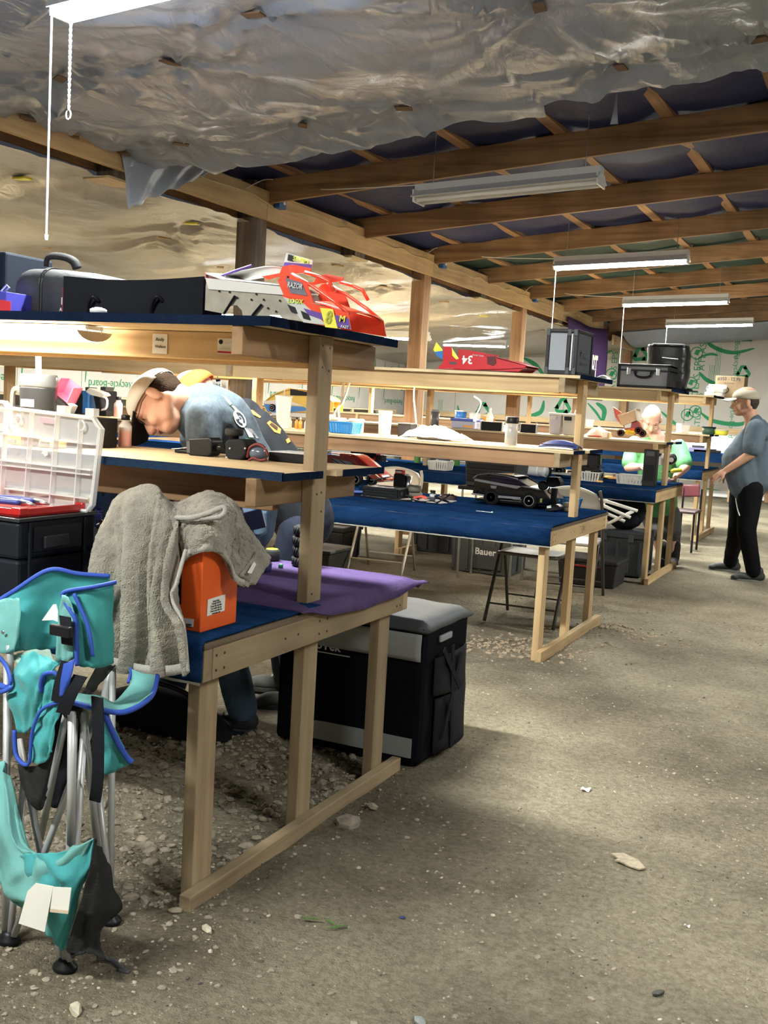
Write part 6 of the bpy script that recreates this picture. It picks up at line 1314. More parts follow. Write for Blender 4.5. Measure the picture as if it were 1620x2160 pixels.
# black jar
x = aY(1079, 910, 6.60).x; t = thing('powder_jar', 'clear jar of dark pellets with black lid on the second middle shelf', 'jar', (x, 6.60, ZM1)); hh = aY(1079, 880, 6.6).z-ZM1
B().lathe([(.038, 0), (.041, .004), (.042, hh*.76), (.036, hh*.78)], (x, 6.6, ZM1+.001), 24).build('jar_body', mat('jar_clear', (.7, .7, .7), .2, alpha=.45), t, smooth=True); B().lathe([(.036, .003), (.038, .006), (.038, hh*.66)], (x, 6.6, ZM1+.001), 24).build('pellets', mat('pellets', (.035, .037, .04), .6, bump=.6, bscale=70), t, smooth=True); B().lathe([(.043, hh*.78), (.044, hh*.80), (.044, hh), (.04, hh*1.01)], (x, 6.6, ZM1+.001), 24).build('jar_lid', BLACK, t, smooth=True)
# navy pouch
x0, x1 = aY(1136, 938, 6.56).x, aY(1216, 945, 6.56).x; t = thing('tool_pouch', 'navy zipped tool pouch at the post on the second middle shelf', 'pouch', ((x0+x1)/2, 6.62, ZM1)); b = B(); b.grid(lambda s, q: (x0+(x1-x0)*s, 6.56+.14*q, ZM1+.003+.055*(math.sin(PI*min(.98, max(.02, q)))**.5)*(math.sin(PI*min(.97, max(.03, s)))**.4)), 14, 10); b.build('pouch_body', mat('navy_nylon', (.02, .04, .19), .5), t, smooth=True, thick=.004); rbox(x0+.02, x1-.02, 6.559, 6.563, ZM1+.025, ZM1+.03, 'zip', BLACK, t, .001)
# orange screwdriver set and dark box further back on that shelf
x = aY(852, 912, 6.8).x; t = thing('dark_box', 'small dark box behind the white plastic bag', 'box', (x, 6.85, ZM1)); rbox(x-.05, x+.05, 6.8, 6.92, ZM1+.001, ZM1+.09, 'box_body', BLACKM, t, .004); rbox(x-.052, x+.052, 6.798, 6.922, ZM1+.09, ZM1+.1, 'box_lid', DGREY, t, .003)
# frosted cup with straw
x = aY(597, 880, 6.70).x; t = thing('frosted_cup', 'tall frosted drink cup with straw on the second middle shelf', 'cup', (x, 6.70, ZM1)); hh = aY(597, 836, 6.7).z-ZM1
B().lathe([(.036, 0), (.040, .004), (.044, hh*.25), (.047, hh*.26), (.060, hh*.95), (.064, hh)], (x, 6.7, ZM1+.001), 24).build('cup_body', mat('frosted_cup', (.72, .70, .69), .4), t, smooth=True); B().lathe([(.065, hh), (.064, hh*1.02), (.03, hh*1.03)], (x, 6.7, ZM1+.001), 24).build('cup_lid', CLEARF, t, smooth=True); b = B(); b.cyl((x, 6.7, ZM1+hh), (x+.003, 6.7, ZM1+hh*1.22), .005, n=8); b.build('straw', WHITE, t)
# small bottles on that shelf by the cup
for k, (u, m, lab) in enumerate(((612, WHITE, 'white capped bottle beside the frosted cup'), (626, mat('amber', (.75, .30, .04), .3), 'left amber bottle right of the frosted cup'), (634, mat('amber', (1,1,1)), 'right amber bottle right of the frosted cup'), (646, PAPER, 'small pale bottle near the post right of the frosted cup'))):
    x = aY(u, 890, 6.92).x; t = thing('bottle', lab, 'bottle', (x, 6.92, ZM1), group='little bottles beside the frosted cup'); B().lathe([(.012, 0), (.014, .003), (.014, .05), (.007, .06), (.006, .07)], (x, 6.92, ZM1+.001), 14).build('bottle_body', m, t, smooth=True); B().lathe([(.008, .07), (.007, .085)], (x, 6.92, ZM1+.001), 12).build('cap', BLACK if k % 2 else LGREY, t, smooth=True)
# wall cables dropping behind the second top board
for k, (pts, lab) in enumerate(((((725, 806), (722, 830), (720, 850), (712, 862), (706, 872)), 'left white cable hanging beside the nearest post'), (((737, 806), (730, 830), (722, 850), (714, 862), (716, 885)), 'right white cable hanging beside the nearest post'), (((874, 815), (873, 840), (876, 870), (878, 895)), 'white cable hanging in front of the second roof post'), ((((1000, 836), (1015, 850), (1002, 880))), 'short white cable behind the black lidded jar'))):
    Yk = 6.75 if k < 2 else (6.95 if k == 2 else 7.1); b = B(); b.tube(bez([aY(u, v, Yk) for u, v in pts], 6), .009 if k < 2 else .006, 6); tt = thing('hanging_cable', lab, 'cable', aY(*pts[0], Yk), group='white cables hanging under the second top shelf'); b.build('cable_run', CORDW, tt, smooth=True); q = aY(*pts[-1], Yk); b = B(); b.cyl(q, q-Vector((0, 0, .03)), .012, n=8); b.build('cable_plug', CORDW, tt)
# clear acrylic strip by the post
# --- second bench, top shelf: upturned red car body number 34
t = thing('car_shell', 'upturned red car body number 34 with yellow and blue fins', 'car body', (-2.4, 6.6, ZP1)); Yb_ = 6.48; BW = .26
R34 = mat('red34', (.50, .025, .035), .3, coat=.3)
u34 = [(922, 777), (934, 765), (936, 731), (952, 732), (956, 746), (966, 757), (976, 752), (978, 737), (1022, 744), (1024, 752), (1070, 758), (1112, 771), (1095, 784), (1050, 782), (960, 777)]
for off in (0, BW): B().prism([aY(u, v, Yb_)+Vector((0, off, 0)) for u, v in u34], (0, .005, 0)).build('side_panel', R34, t)
b = B(); b.grid(lambda s, q: Vector(aY(925+186*s, 778-1*s+3*math.sin(PI*s), Yb_))+Vector((0, BW*q, .002)), 8, 4); b.build('roof_panel', R34, t, thick=.004)
b = B(); b.grid(lambda s, q: Vector(aY(1022+89*s, 748+24*s, Yb_))+Vector((0, BW*q, .0)), 6, 4); b.build('nose_panel', R34, t, thick=.004)
b = B(); b.prism([aY(*q_, Yb_-.003) for q_ in ((1027, 752), (1045, 752), (1047, 766), (1040, 772), (1028, 768))], (0, .003, 0)); b.build('wheel_arch', mat('arch_dark', (.09, .008, .012), .6), t)
q = aY(986, 758, Yb_-.004); text_mesh('lettering', '34', .075, frame(q, (-1, 0, -.02), (0, 0, -1)).copy() @ Matrix.Identity(4), WHITE, t, bold=True)
b = B(); b.prism([aY(*q_, Yb_+.05) for q_ in ((914, 738), (920, 722), (932, 736), (934, 742), (918, 744))], (0, .006, 0)); b.build('yellow_fin', YEL, t); b = B(); b.prism([aY(*q_, Yb_+.045) for q_ in ((917, 742), (934, 740), (934, 758), (922, 752))], (0, .006, 0)); b.build('blue_fin', BLUEP, t)
b = B(); b.prism([aY(*q_, Yb_-.002) for q_ in ((953, 735), (958, 743), (967, 757), (962, 758), (954, 750))], (0, .01, 0)); b.build('yellow_trim', YEL, t)
q = aY(1008, 750, Yb_-.004); text_mesh('lettering', 'RACER TEAM', .013, frame(q, (1, 0, -.09), (0, 0, 1)), LGREY, t); b = B(); b.prism([aY(*q_, Yb_-.003) for q_ in ((948, 763), (962, 764), (963, 769), (948, 768))], (0, .002, 0)); b.build('vent_decal', DGREY, t)
# --- tall black case
xa = aY(1152, 740, 6.43).x; xb = aY(1217, 740, 6.43).x; ya, yb = 6.43, 6.80; za, zb = ZP1+.004, aY(1215, 695, 6.43).z
t = thing('pit_case', 'tall black framed equipment case with grey panels on the second top shelf', 'equipment case', ((xa+xb)/2, 6.6, ZP1))
rbox(xa+.01, xb-.005, ya+.008, yb-.005, za, zb-.004, 'case_core', mat('case_side', (.045, .055, .075), .45), t, .004)
for (x0, x1, y0, y1, z0, z1) in [(x, x+.018, y, y+.018, za, zb) for x in (xa, xb-.018) for y in (ya, yb-.018)] + [(xa, xb, y, y+.018, z, z+.018) for y in (ya, yb-.018) for z in (za, zb-.018)] + [(x, x+.018, ya, yb, z, z+.018) for x in (xa, xb-.018) for z in (za, zb-.018)]:
    rbox(x0-.002, x1+.002, y0-.002, y1+.002, z0, z1+.002, 'frame_rail', BLACK, t, .003)
rbox(xa+.022, xb-.068, ya+.001, ya+.006, za+.024, zb-.026, 'grey_panel', mat('panel_grey', (.30, .32, .36), .55, bump=.3, bscale=300), t, .001); rbox(xb-.040, xb-.030, ya-.001, ya+.005, za+.024, zb-.026, 'light_strip', LGREY, t, .001); rbox(xb-.066, xb-.044, ya-.003, ya+.006, za, zb, 'door_post', BLACK, t, .003)
for z in (za+.0, zb-.04):
    for x in (xa, xb-.062, xb-.022): rbox(x-.003, x+.022, ya-.007, ya-.001, z, z+.042, 'corner_block', DGREY, t, .003)
q = Vector((xb+.003, (ya+yb)/2+.0, (za+zb)/2-.01)); text_mesh('lettering', 'PTRAX', .055, frame(q, (0, 1, 0), (0, 0, 1)), mat('faint_print', (.10, .115, .14), .5), t, bold=True); text_mesh('lettering', '__________', .03, frame(q-Vector((0, 0, .03)), (0, 1, 0), (0, 0, 1)), MATS['faint_print'], t)
text_mesh('lettering', 'RACE PRODUCTS', .02, frame(q-Vector((0, 0, .055)), (0, 1, 0), (0, 0, 1)), MATS['faint_print'], t)
# small white things behind the case
x = aX(1272, 790, -1.80); t = thing('white_camera', 'small white and black device at the back corner of the second top shelf', 'device', (-1.86, 7.05, ZP1)); rbox(-1.92, -1.83, 7.0, 7.08, ZP1+.002, ZP1+.06, 'device_body', BLACK, t, .006); rbox(-1.93, -1.82, 6.99, 7.1, ZP1+.062, ZP1+.072, 'device_cap', WHITE, t, .004)
b = B(); b.grid(lambda s, q: (-1.82+.12*s, 6.98+.14*q, ZP1+.003+.03*math.sin(PI*min(.95, max(.05, q)))*math.sin(PI*min(.95, max(.05, s)))), 6, 6); b.build('device_cloth', WHITE, t, smooth=True)

# ================================================================== UNDER AND BEHIND THE SECOND BENCH
CH = mat('chair_beige', (.50, .46, .38), .45, metal=.2); CHD = mat('chair_bronze', (.085, .075, .065), .4, metal=.4); CHG = mat('chair_grey', (.30, .29, .27), .5, metal=.2)
def folding_chair(label, loc, rz, m, seatm):
    """front is local -y"""
    t = thing('folding_chair', label, 'chair', loc, rz, 'steel folding chairs'); w = .235
    b = B(); b.grid(lambda s, q: ((s-.5)*2*(w-.01)*(1-.12*abs(q-.5)), -.20+.42*q, .468-.012*math.sin(PI*s)*math.sin(PI*q)+.01*(1-q)), 10, 8); b.build('seat', seatm, t, smooth=True, thick=.022, world=False)
    for s_ in (-1, 1):
        b = B(); b.tube(bez([(s_*(w+.012), -.30, .0), (s_*(w+.012), -.06, .40), (s_*(w+.010), .17, .78), (s_*(w-.01), .20, .90)], 6), .0125, 8); b.build('front_leg', m, t, smooth=True, world=False)
        b = B(); b.tube([(s_*(w-.015), .20, .0), (s_*(w-.015), .03, .43), (s_*(w-.015), .0, .47)], .0115, 8); b.build('rear_leg', m, t, smooth=True, world=False)
    b = B(); b.tube([(-w, -.24, .12), (w, -.24, .12)], .007, 6); b.build('front_stretcher', m, t, world=False)
    b = B(); b.tube([(-w+.02, .155, .13), (w-.02, .155, .13)], .007, 6); b.build('rear_stretcher', m, t, world=False)
    b = B(); b.grid(lambda s, q: ((s-.5)*2*(w-.0)*(1-.25*max(0, q-.55)**1.5*2), .165+.05*q-.02*math.sin(PI*s)+.0, .70+.22*q+(.0-.05*abs(s-.5)**2*4*q)), 12, 8); b.build('backrest', seatm, t, smooth=True, thick=.016, world=False)
    return t
folding_chair('beige steel folding chair standing behind the second bench, left of the aisle', (-3.95, 8.48, 0), .12, CH, mat('beige_seat', (.55, .50, .42), .4, metal=.1))
folding_chair('dark bronze steel folding chair pushed under the second bench end', (-2.22, 7.29, 0), .05, CHD, mat('dark_seat', (.16, .15, .14), .35, metal=.2))
folding_chair('grey steel folding chair with rounded back behind the second bench end', (-2.23, 8.32, 0), PI+.1, CHD, CHG)
def tote(label, x0, x1, y0, y1, z0, z1, m, lid=None, ribs=True, name='tool_box', latch=True):
    t = thing(name, label, 'tool box', ((x0+x1)/2, (y0+y1)/2, z0), group='tool boxes under the benches')
    zl = z1-(z1-z0)*.16
    b = B(); b.prism([(x0+.02, y0+.015, z0+.002), (x1-.02, y0+.015, z0+.002), (x1-.02, y1-.015, z0+.002), (x0+.02, y1-.015, z0+.002)], (0, 0, .001))
    b = B(); b.loft([[(x0+.02, y0+.015, z0+.002), (x1-.02, y0+.015, z0+.002), (x1-.02, y1-.015, z0+.002), (x0+.02, y1-.015, z0+.002)], [(x0, y0, zl), (x1, y0, zl), (x1, y1, zl), (x0, y1, zl)]], True); b.bm.verts.ensure_lookup_table(); b.bm.faces.new(b.bm.verts[0:4]); b.bm.faces.new(b.bm.verts[4:8]); b.build('box_body', m, t, bevel=.01)
    rbox(x0-.012, x1+.012, y0-.012, y1+.012, zl+.001, z1, 'box_lid', lid or m, t, .012)
    if ribs:
        n = max(3, int((x1-x0)/.1))
        for k in range(n): x = x0+.04+(x1-x0-.08)*k/(n-1); rbox(x-.012, x+.012, y0-.004, y0+.012, z0+.03, zl-.02, 'rib', m, t, .004)
        for k in range(3): y = y0+.05+(y1-y0-.1)*k/2; rbox(x1-.012, x1+.004, y-.012, y+.012, z0+.03, zl-.02, 'rib', m, t, .004)
    if latch:
        for k in (.25, .75): x = x0+(x1-x0)*k; rbox(x-.025, x+.025, y0-.02, y0-.004, zl-.03, zl+.04, 'latch', DGREY, t, .004)
    return t
TBK = mat('tote_black', (.022, .023, .025), .5); TGR = mat('tote_grey', (.075, .078, .08), .6)
tb = tote('big dark grey storage box marked in white under the third bench', -3.52, -2.93, 8.95, 9.40, 0, .55, TGR); rbox(-3.32, -3.02, 8.930, 8.938, .05, .265, 'name_plate', mat('plate_dark', (.05, .052, .055), .6), tb, .004); text_mesh('lettering', 'Bauer', .085, frame((-3.17, 8.927, .205), (1, 0, 0), (.15, 0, 1)), WHITE, tb, bold=True)
tote('black ribbed storage box with a paper label behind the beige chair', -4.30, -3.62, 9.85, 10.45, 0, .36, TBK); 
tote('black tool box at the left behind the nearest post', -4.95, -4.45, 8.6, 9.0, 0, .32, TBK, latch=False)
tote('black tool trunk lying behind the second bench, left of the beige chair', -4.75, -4.2, 7.9, 8.35, 0, .20, mat('trunk', (.05, .048, .04), .7), ribs=False)
tote('black and red tool case under the third bench on the dirt', -2.52, -2.0, 9.0, 9.42, 0, .24, mat('case_black_red', (.02, .02, .022), .6), ribs=False)
rbox(-2.42, -2.1, 8.985, 9.0, .17, .185, 'red_trim', RED, bpy.data.objects['tool_box.004'], .002)
tote('dark storage box under the third bench, behind the legs', -2.45, -1.95, 9.85, 10.3, 0, .42, mat('box_bluegrey', (.035, .042, .05), .6))
# backpack
b = B(); b.grid(lambda s, q: (-2.2+.30*(s-.5)*2*(1-.35*q), 10.05+.17*math.sin(2*PI*s*0+PI*q*0)*0-.16*math.cos(PI*(s-.5))*(1-.2*q), .435+.36*q), 14, 10)
t = thing('backpack', 'black backpack slumped on the dark box under the third bench', 'backpack', (-2.2, 10.05, .43)); b = B(); b.ball((-2.2, 10.07, .60), .2, 16, (1.0, .75, .95)); b.build('pack_body', BLACKF, t, smooth=True); b = B(); b.tube(bez([(-2.3, 9.94, .5), (-2.36, 9.90, .62), (-2.28, 9.95, .74)], 6), .014, 6); b.build('shoulder_strap', BLACK, t, smooth=True); b = B(); b.ball((-2.15, 9.95, .53), .1, 12, (1.1, .5, .8)); b.build('front_pocket', BLACKF, t, smooth=True)

# ================================================================== THIRD AND FOURTH BENCH
ZT2, ZM2, ZP2 = BEN[2]['zc'], BEN[2]['zs'], BEN[2]['zt']
# silver flight case
y0 = 9.80; xa, xb = aY(1303, 790, y0).x, aY(1413, 790, y0).x; za = ZP2+.004; zb = aY(1360, 769, y0).z
t = thing('flight_case', 'grey and black flight case with handle and two latches on the third top shelf', 'flight case', ((xa+xb)/2, 10, ZP2))
rbox(xa+.006, xb-.006, y0+.006, y0+.33, za, zb, 'case_core', mat('flight_panel', (.24, .25, .28), .55, bump=.2, bscale=200), t, .003)
for (x0, x1, z0, z1) in ((xa, xa+.02, za, zb), (xb-.02, xb, za, zb), (xa, xb, za, za+.02), (xa, xb, zb-.02, zb+.004), (xa, xb, zb-.062, zb-.046)): rbox(x0-.003, x1+.003, y0-.003, y0+.336, z0, z1, 'frame_rail', BLACK, t, .004)
for s_ in (.22, .78):
    x = xa+(xb-xa)*s_; rbox(x-.018, x+.018, y0-.014, y0-.003, zb-.095, zb-.03, 'latch', CHROME, t, .004)
xm = (xa+xb)/2; b = B(); b.tube(bez([(xm-.075, y0-.005, zb-.075), (xm-.065, y0-.02, zb-.10), (xm-.03, y0-.025, zb-.115), (xm+.03, y0-.025, zb-.115), (xm+.065, y0-.02, zb-.10), (xm+.075, y0-.005, zb-.075)], 5), .010, 8); b.build('handle', BLACK, t, smooth=True)
for s_ in (-.075, .075): rbox(xm+s_-.016, xm+s_+.016, y0-.012, y0-.003, zb-.085, zb-.062, 'handle_mount', BLACK, t, .004)
# black bag behind it
x0, x1 = aY(1366, 760, 10.25).x, aY(1454, 760, 10.25).x; zt_ = aY(1380, 727, 10.25).z
t = thing('rolled_bag', 'black shiny bag bulging behind the grey flight case', 'bag', ((x0+x1)/2, 10.35, ZP2))
b = B(); n_ = 20
rows_ = []
for i in range(14):
    q = i/13; w = 1.0-(.28 if q < .35 else 0)*(1-q/.35)+.02*math.sin(9*q); cx = (x0+x1)/2-.03*q
    rows_.append([(cx+(x1-x0)/2*w*math.copysign(abs(math.cos(a))**.5, math.cos(a))+.012*noise.noise(Vector((q*7, a, 1))), 10.38+.16*math.copysign(abs(math.sin(a))**.5, math.sin(a))+.012*noise.noise(Vector((q*7, a, 5))), ZP2+.003+(zt_-ZP2)*q) for a in [2*PI*j/n_ for j in range(n_)]])
b.loft(rows_, True); b.bm.verts.ensure_lookup_table(); b.bm.faces.new(b.bm.verts[0:n_]); b.bm.faces.new(b.bm.verts[13*n_:14*n_]); b.build('bag_body', mat('shiny_black', (.012, .012, .014), .35, bump=.4, bscale=25), t, smooth=True); rbox(x0+.03, x1-.05, 10.24, 10.5, zt_-.01, zt_+.012, 'bag_lid', mat('lid_grey', (.20, .21, .22), .4), t, .006); b = B(); b.bar(((x0+x1)/2-.05, 10.205, zt_-.12), ((x0+x1)/2+.1, 10.205, zt_-.13), .008, .006); b.build('zip', STEEL, t)
t = thing('flat_blade', 'flat black bracket overhanging the third top shelf corner', 'bracket', (-1.75, 10.5, ZP2)); rbox(-1.86, -1.68, 10.36, 10.42, ZP2+.001, ZP2+.012, 'bracket_arm', BLACK, t, .002); rbox(-1.84, -1.74, 10.33, 10.45, ZP2+.012, ZP2+.03, 'bracket_plate', BLACKM, t, .003)
# third middle shelf
LAV = mat('bin_lavender', (.50, .50, .57), .5); 
for k, (u0, u1, m, lab) in enumerate(((1156, 1183, LAV, 'lavender grey waste bin with white lid on the third middle shelf'), (1185, 1216, mat('bin_grey', (.50, .49, .47), .5), 'pale grey lidded bin beside the lavender bin'))):
    Yb_ = 9.95; x0, x1 = aY(u0, 900, Yb_).x, aY(u1, 900, Yb_).x; t = thing('lidded_bin', lab, 'bin', ((x0+x1)/2, Yb_+.08, ZM2), group='lidded bins on the third middle shelf'); zt_ = aY(1180, 876, Yb_).z
    b = B(); b.loft([[(x0+.012, Yb_+.01, ZM2+.002), (x1-.012, Yb_+.01, ZM2+.002), (x1-.012, Yb_+.15, ZM2+.002), (x0+.012, Yb_+.15, ZM2+.002)], [(x0, Yb_, zt_), (x1, Yb_, zt_), (x1, Yb_+.16, zt_), (x0, Yb_+.16, zt_)]], True); b.bm.verts.ensure_lookup_table(); b.bm.faces.new(b.bm.verts[0:4]); b.build('bin_body', m, t, bevel=.01)
    rbox(x0-.006, x1+.006, Yb_-.006, Yb_+.166, zt_+.001, zt_+.022, 'bin_lid', WHITE, t, .008); rbox(x0+.02, x1-.05, Yb_-.012, Yb_-.002, zt_-.045, zt_-.008, 'grip', mat('grip', (.62, .62, .68), .4) if k == 0 else BLACK, t, .006)
    if k: b = B(); b.tube(bez([(x1-.05, Yb_+.08, zt_+.02), (x1-.04, Yb_+.08, zt_+.06), (x1+.0, Yb_+.08, zt_+.075), (x1+.02, Yb_+.08, zt_+.02)], 5), .006, 6); b.build('bail', STEEL, t, smooth=True)
x0, x1 = aY(1232, 915, 9.95).x, aY(1285, 915, 9.95).x; t = thing('plastic_bag', 'clear bag of pink parts on the third middle shelf', 'plastic bag', ((x0+x1)/2, 10.0, ZM2)); b = B(); b.grid(lambda s, q: (x0+(x1-x0)*s, 9.92+.2*q, ZM2+.003+.09*(math.sin(PI*min(.97, max(.03, s)))**.6)*(math.sin(PI*min(.98, max(.02, q)))**.6)*(1+.3*noise.noise(Vector((s*5, q*4, 8))))), 16, 10); b.build('bag_film', mat('bag_pinkish', (.75, .62, .58), .3, alpha=.85, bump=.4, bscale=30), t, smooth=True); rbox(x0+.03, x1-.08, 9.95, 10.08, ZM2+.002, ZM2+.04, 'parts', mat('pink_parts', (.75, .2, .15), .5), t, .008)
x0 = aY(1280, 910, 9.9).x; t = thing('foam_block', 'pale foam block on the third middle shelf beside the parts bag', 'foam block', (x0, 9.9, ZM2)); rbox(x0-.04, x0+.03, 9.88, 9.96, ZM2+.001, ZM2+.06, 'block_body', PAPER, t, .01); rbox(x0+.01, x0+.032, 9.878, 9.962, ZM2+.004, ZM2+.055, 'tan_face', mat('tan_face', (.6, .42, .26), .7), t, .006)
# car standing on its tail
Yc = 9.92; t = thing('race_car', 'red and yellow racing car tipped up before the man in green', 'racing car', (aY(1335, 915, Yc).x, Yc, ZM2))
b = B(); b.prism([aY(*q_, Yc) for q_ in ((1294, 860), (1312, 872), (1300, 885), (1312, 898), (1302, 884))], (0, .10, 0)); 
b = B(); b.prism([aY(*q_, Yc) for q_ in ((1300, 878), (1340, 864), (1346, 886), (1312, 898))], (0, .16, 0)); b.build('wooden_wing', mat('wing_tan', (.72, .50, .30), .5), t, bevel=.004)
b = B(); b.prism([aY(*q_, Yc-.005) for q_ in ((1293, 858), (1311, 870), (1302, 876), (1310, 896), (1298, 880))], (0, .01, 0)); b.build('red_fin', mat('fin_red', (.75, .12, .10), .4), t); b = B(); b.prism([aY(*q_, Yc-.005) for q_ in ((1339, 862), (1342, 862), (1348, 886), (1344, 888))], (0, .17, 0)); b.build('white_edge', WHITE, t)
b = B(); b.prism([aY(*q_, Yc+.02) for q_ in ((1314, 896), (1344, 888), (1352, 905), (1340, 918), (1318, 912))], (0, .1, 0)); b.build('cabin', mat('cabin_mix', (.35, .06, .06), .4), t, bevel=.01); b = B(); b.prism([aY(*q_, Yc+.01) for q_ in ((1316, 893), (1332, 890), (1330, 902), (1318, 903))], (0, .01, 0)); b.build('number_panel', WHITE, t)
b = B(); b.ball(aY(1330, 911, Yc+.03), .045, 12, (1.4, .8, .6)); b.build('yellow_nose', mat('nose_yellow', (.85, .55, .04), .35), t, smooth=True); b = B(); b.ball(aY(1334, 906, Yc+.02), .028, 10, (1.3, .8, .6)); b.build('orange_patch', mat('patch_orange', (.85, .12, .04), .4), t, smooth=True)
for (u, v) in ((1348, 908), (1356, 914), (1310, 913)): p = aY(u, v, Yc+.03); wheel((p.x, Yc+.02, max(p.z, ZM2+.034)), .034, .035, t, rim=mat('hub_red', (.35, .05, .05), .5), spokes=False)
# third bench top
for (u, v, w, lab, m) in ((1330, 1022, .26, 'white slatted basket upside down on the third bench', mat('basket_white', (.70, .69, .66), .5)), (925, 992, .20, 'small white slatted basket at the left of the third bench', mat('basket_white', (1,1,1))), (1240, 1015, .22, 'white slatted basket behind the second bench post', mat('basket_white', (1,1,1)))):
    p = aZ(u, v, ZT2); basket(p.x, min(p.y+.05, 10.6), ZT2, w, .18, .085, m, lab, 'white slatted baskets on the third bench')
p = aZ(1370, 1018, ZT2); t = thing('drink_can', 'dark red drink can on the third bench by the post', 'can', (p.x, 10.15, ZT2)); x = aY(1370, 1010, 10.15).x; B().lathe([(.030, 0), (.036, .008), (.036, .118), (.028, .130)], (x, 10.15, ZT2+.001), 20).build('can_body', mat('can_red', (.20, .03, .04), .3, metal=.5), t, smooth=True); B().lathe([(.028, .130), (.026, .132)], (x, 10.15, ZT2+.001), 16).build('can_top', STEEL, t); B().lathe([(.0365, .02), (.0365, .06)], (x, 10.15, ZT2+.001), 20).build('white_band', PAPER, t, smooth=True)
b = B(); x = aY(1308, 1005, 10.4).x; b.grid(lambda s, q: (x-.18+.36*s, 10.35+.2*q, ZT2+.004+.03*abs(noise.noise(Vector((s*4, q*4, 3))))), 14, 8); tag(b.build('rag', mat('orange_rag', (.80, .38, .08), .9), smooth=True, thick=.004), 'orange shop rag crumpled on the third bench', 'rag')
x = aY(1264, 1018, 9.75).x; t = thing('stopper', 'small orange cap on the third bench edge', 'cap', (x, 9.75, ZT2)); rbox(x-.035, x+.03, 9.72, 9.78, ZT2+.001, ZT2+.018, 'cap_body', mat('clip_orange', (.8, .4, .12), .5), t, .006); rbox(x-.01, x+.005, 9.71, 9.72, ZT2+.004, ZT2+.014, 'cap_tab', WHITE, t, .002)
# black crate and chassis on the third bench
Yk = 8.55; x0, x1 = aY(978, 1000, Yk).x, aY(1090, 1000, Yk).x; zk = aY(1030, 1029, Yk).z
t = tote('tall black tool chest on a low stand behind the second bench', x0, x1, Yk, Yk+.34, zk, aY(1030, 955, Yk).z, TBK, ribs=False, name='tool_chest')
for k in range(3): z = zk+.05+.055*k; rbox(x0+.03, x1-.03, Yk-.015, Yk, z, z+.042, 'drawer_front', BLACKM, t, .004)
rbox(x0-.03, x1+.03, Yk-.04, Yk+.38, zk-.03, zk, 'stand_deck', BLACK, t, .004)
for x in (x0, x1):
    for y in (Yk, Yk+.34): B().cyl((x, y, 0), (x, y, zk-.03), .011, n=8).build('stand_leg', STEEL, t)
t = thing('car_chassis', 'bare racing car chassis with black wheels on the third bench, right of the post', 'car chassis', (-2.45, 10.1, ZT2)); Yc = 9.9
xa, xb = aY(1135, 1000, Yc).x, aY(1262, 1000, Yc).x
rbox(xa, xb, Yc+.02, Yc+.22, ZT2+.03, ZT2+.045, 'chassis_plate', mat('plate_silver', (.55, .55, .55), .4), t, .004)
for (u, dy) in ((1150, 0), (1222, -.02), (1258, 0), (1165, .24), (1245, .24)): x = aY(u, 1000, Yc).x; wheel((x, Yc+dy, ZT2+.06), .06, .06, t, rim=DGREY, spokes=False)
b = B(); rr = random.Random(9)
for k in range(22): p = Vector((rr.uniform(xa, xb), Yc+rr.uniform(0, .2), ZT2+rr.uniform(.05, .16))); b.cyl(p, p+Vector((rr.uniform(-.06, .06), rr.uniform(-.05, .05), rr.uniform(-.03, .04))), rr.uniform(.004, .010), n=6)
b.build('linkage', mat('chassis_mix', (1,1,1)), t); rbox(xb-.28, xb-.02, Yc+.1, Yc+.2, ZT2+.05, aY(1250, 958, Yc).z, 'rear_cowl', BLACK, t, .02)
p = aY(1158, 983, Yc+.1); wheel((p.x, Yc+.02, p.z), .036, .03, t)
for k, (u, v) in enumerate(((1125, 1000), (1140, 1001))):
    p = aY(u, v, 9.78); t = thing('clear_cup', ('left clear plastic cup lying on its side on the third bench', 'right clear plastic cup lying on its side on the third bench')[k], 'cup', (p.x, 9.78, ZT2), group='clear cups on the third bench'); b = B(); b.lathe([(.042, 0), (.045, .003), (.055, .12), (.057, .122)], (p.x-.06, 9.78, ZT2+.06), 20, axis=(1, -.2, .02)); b.build('cup_wall', CLEARF, t, smooth=True); b = B(); b.tube([(p.x+.06+.0*math.cos(a), 9.756+.056*math.cos(a), ZT2+.062+.056*math.sin(a)) for a in [i*PI/8 for i in range(16)]], .003, 5, True); b.build('cup_rim', CLEARF, t)
for k, (u, y, lab) in enumerate(((880, 10.4, 'left green soda bottle on the third bench'), (963, 10.45, 'right green soda bottle beside the tall black chest'))):
    x = aY(u, 975, y).x; t = thing('soda_bottle', lab, 'bottle', (x, y, ZT2), group='green soda bottles'); B().lathe([(.032, 0), (.036, .006), (.036, .12), (.034, .15), (.014, .20), (.013, .215)], (x, y, ZT2+.001), 18).build('bottle_wall', mat('green_pet', (.25, .62, .20), .15, alpha=.6), t, smooth=True); B().lathe([(.031, .004), (.034, .008), (.034, .09)], (x, y, ZT2+.001), 16).build('soda', mat('soda', (.25, .60, .05), .2, alpha=.8), t, smooth=True); B().lathe([(.015, .215), (.015, .232)], (x, y, ZT2+.001), 14).build('cap', mat('cap_green2', (.05, .3, .08), .4), t)
for k, u in enumerate((908, 937)):
    x = aY(u, 970, 10.5).x; t = thing('steel_canister', ('left', 'right')[k]+' bluish grey canister behind the small white basket', 'canister', (x, 10.5, ZT2), group='canisters on the third bench'); B().lathe([(.065, 0), (.068, .005), (.068, .24)], (x, 10.5, ZT2+.001), 20).build('canister_body', mat('canister', (.16, .19, .23), .4), t, smooth=True); B().lathe([(.071, .24), (.071, .26)], (x, 10.5, ZT2+.001), 20).build('canister_lid', GREY, t, smooth=True)
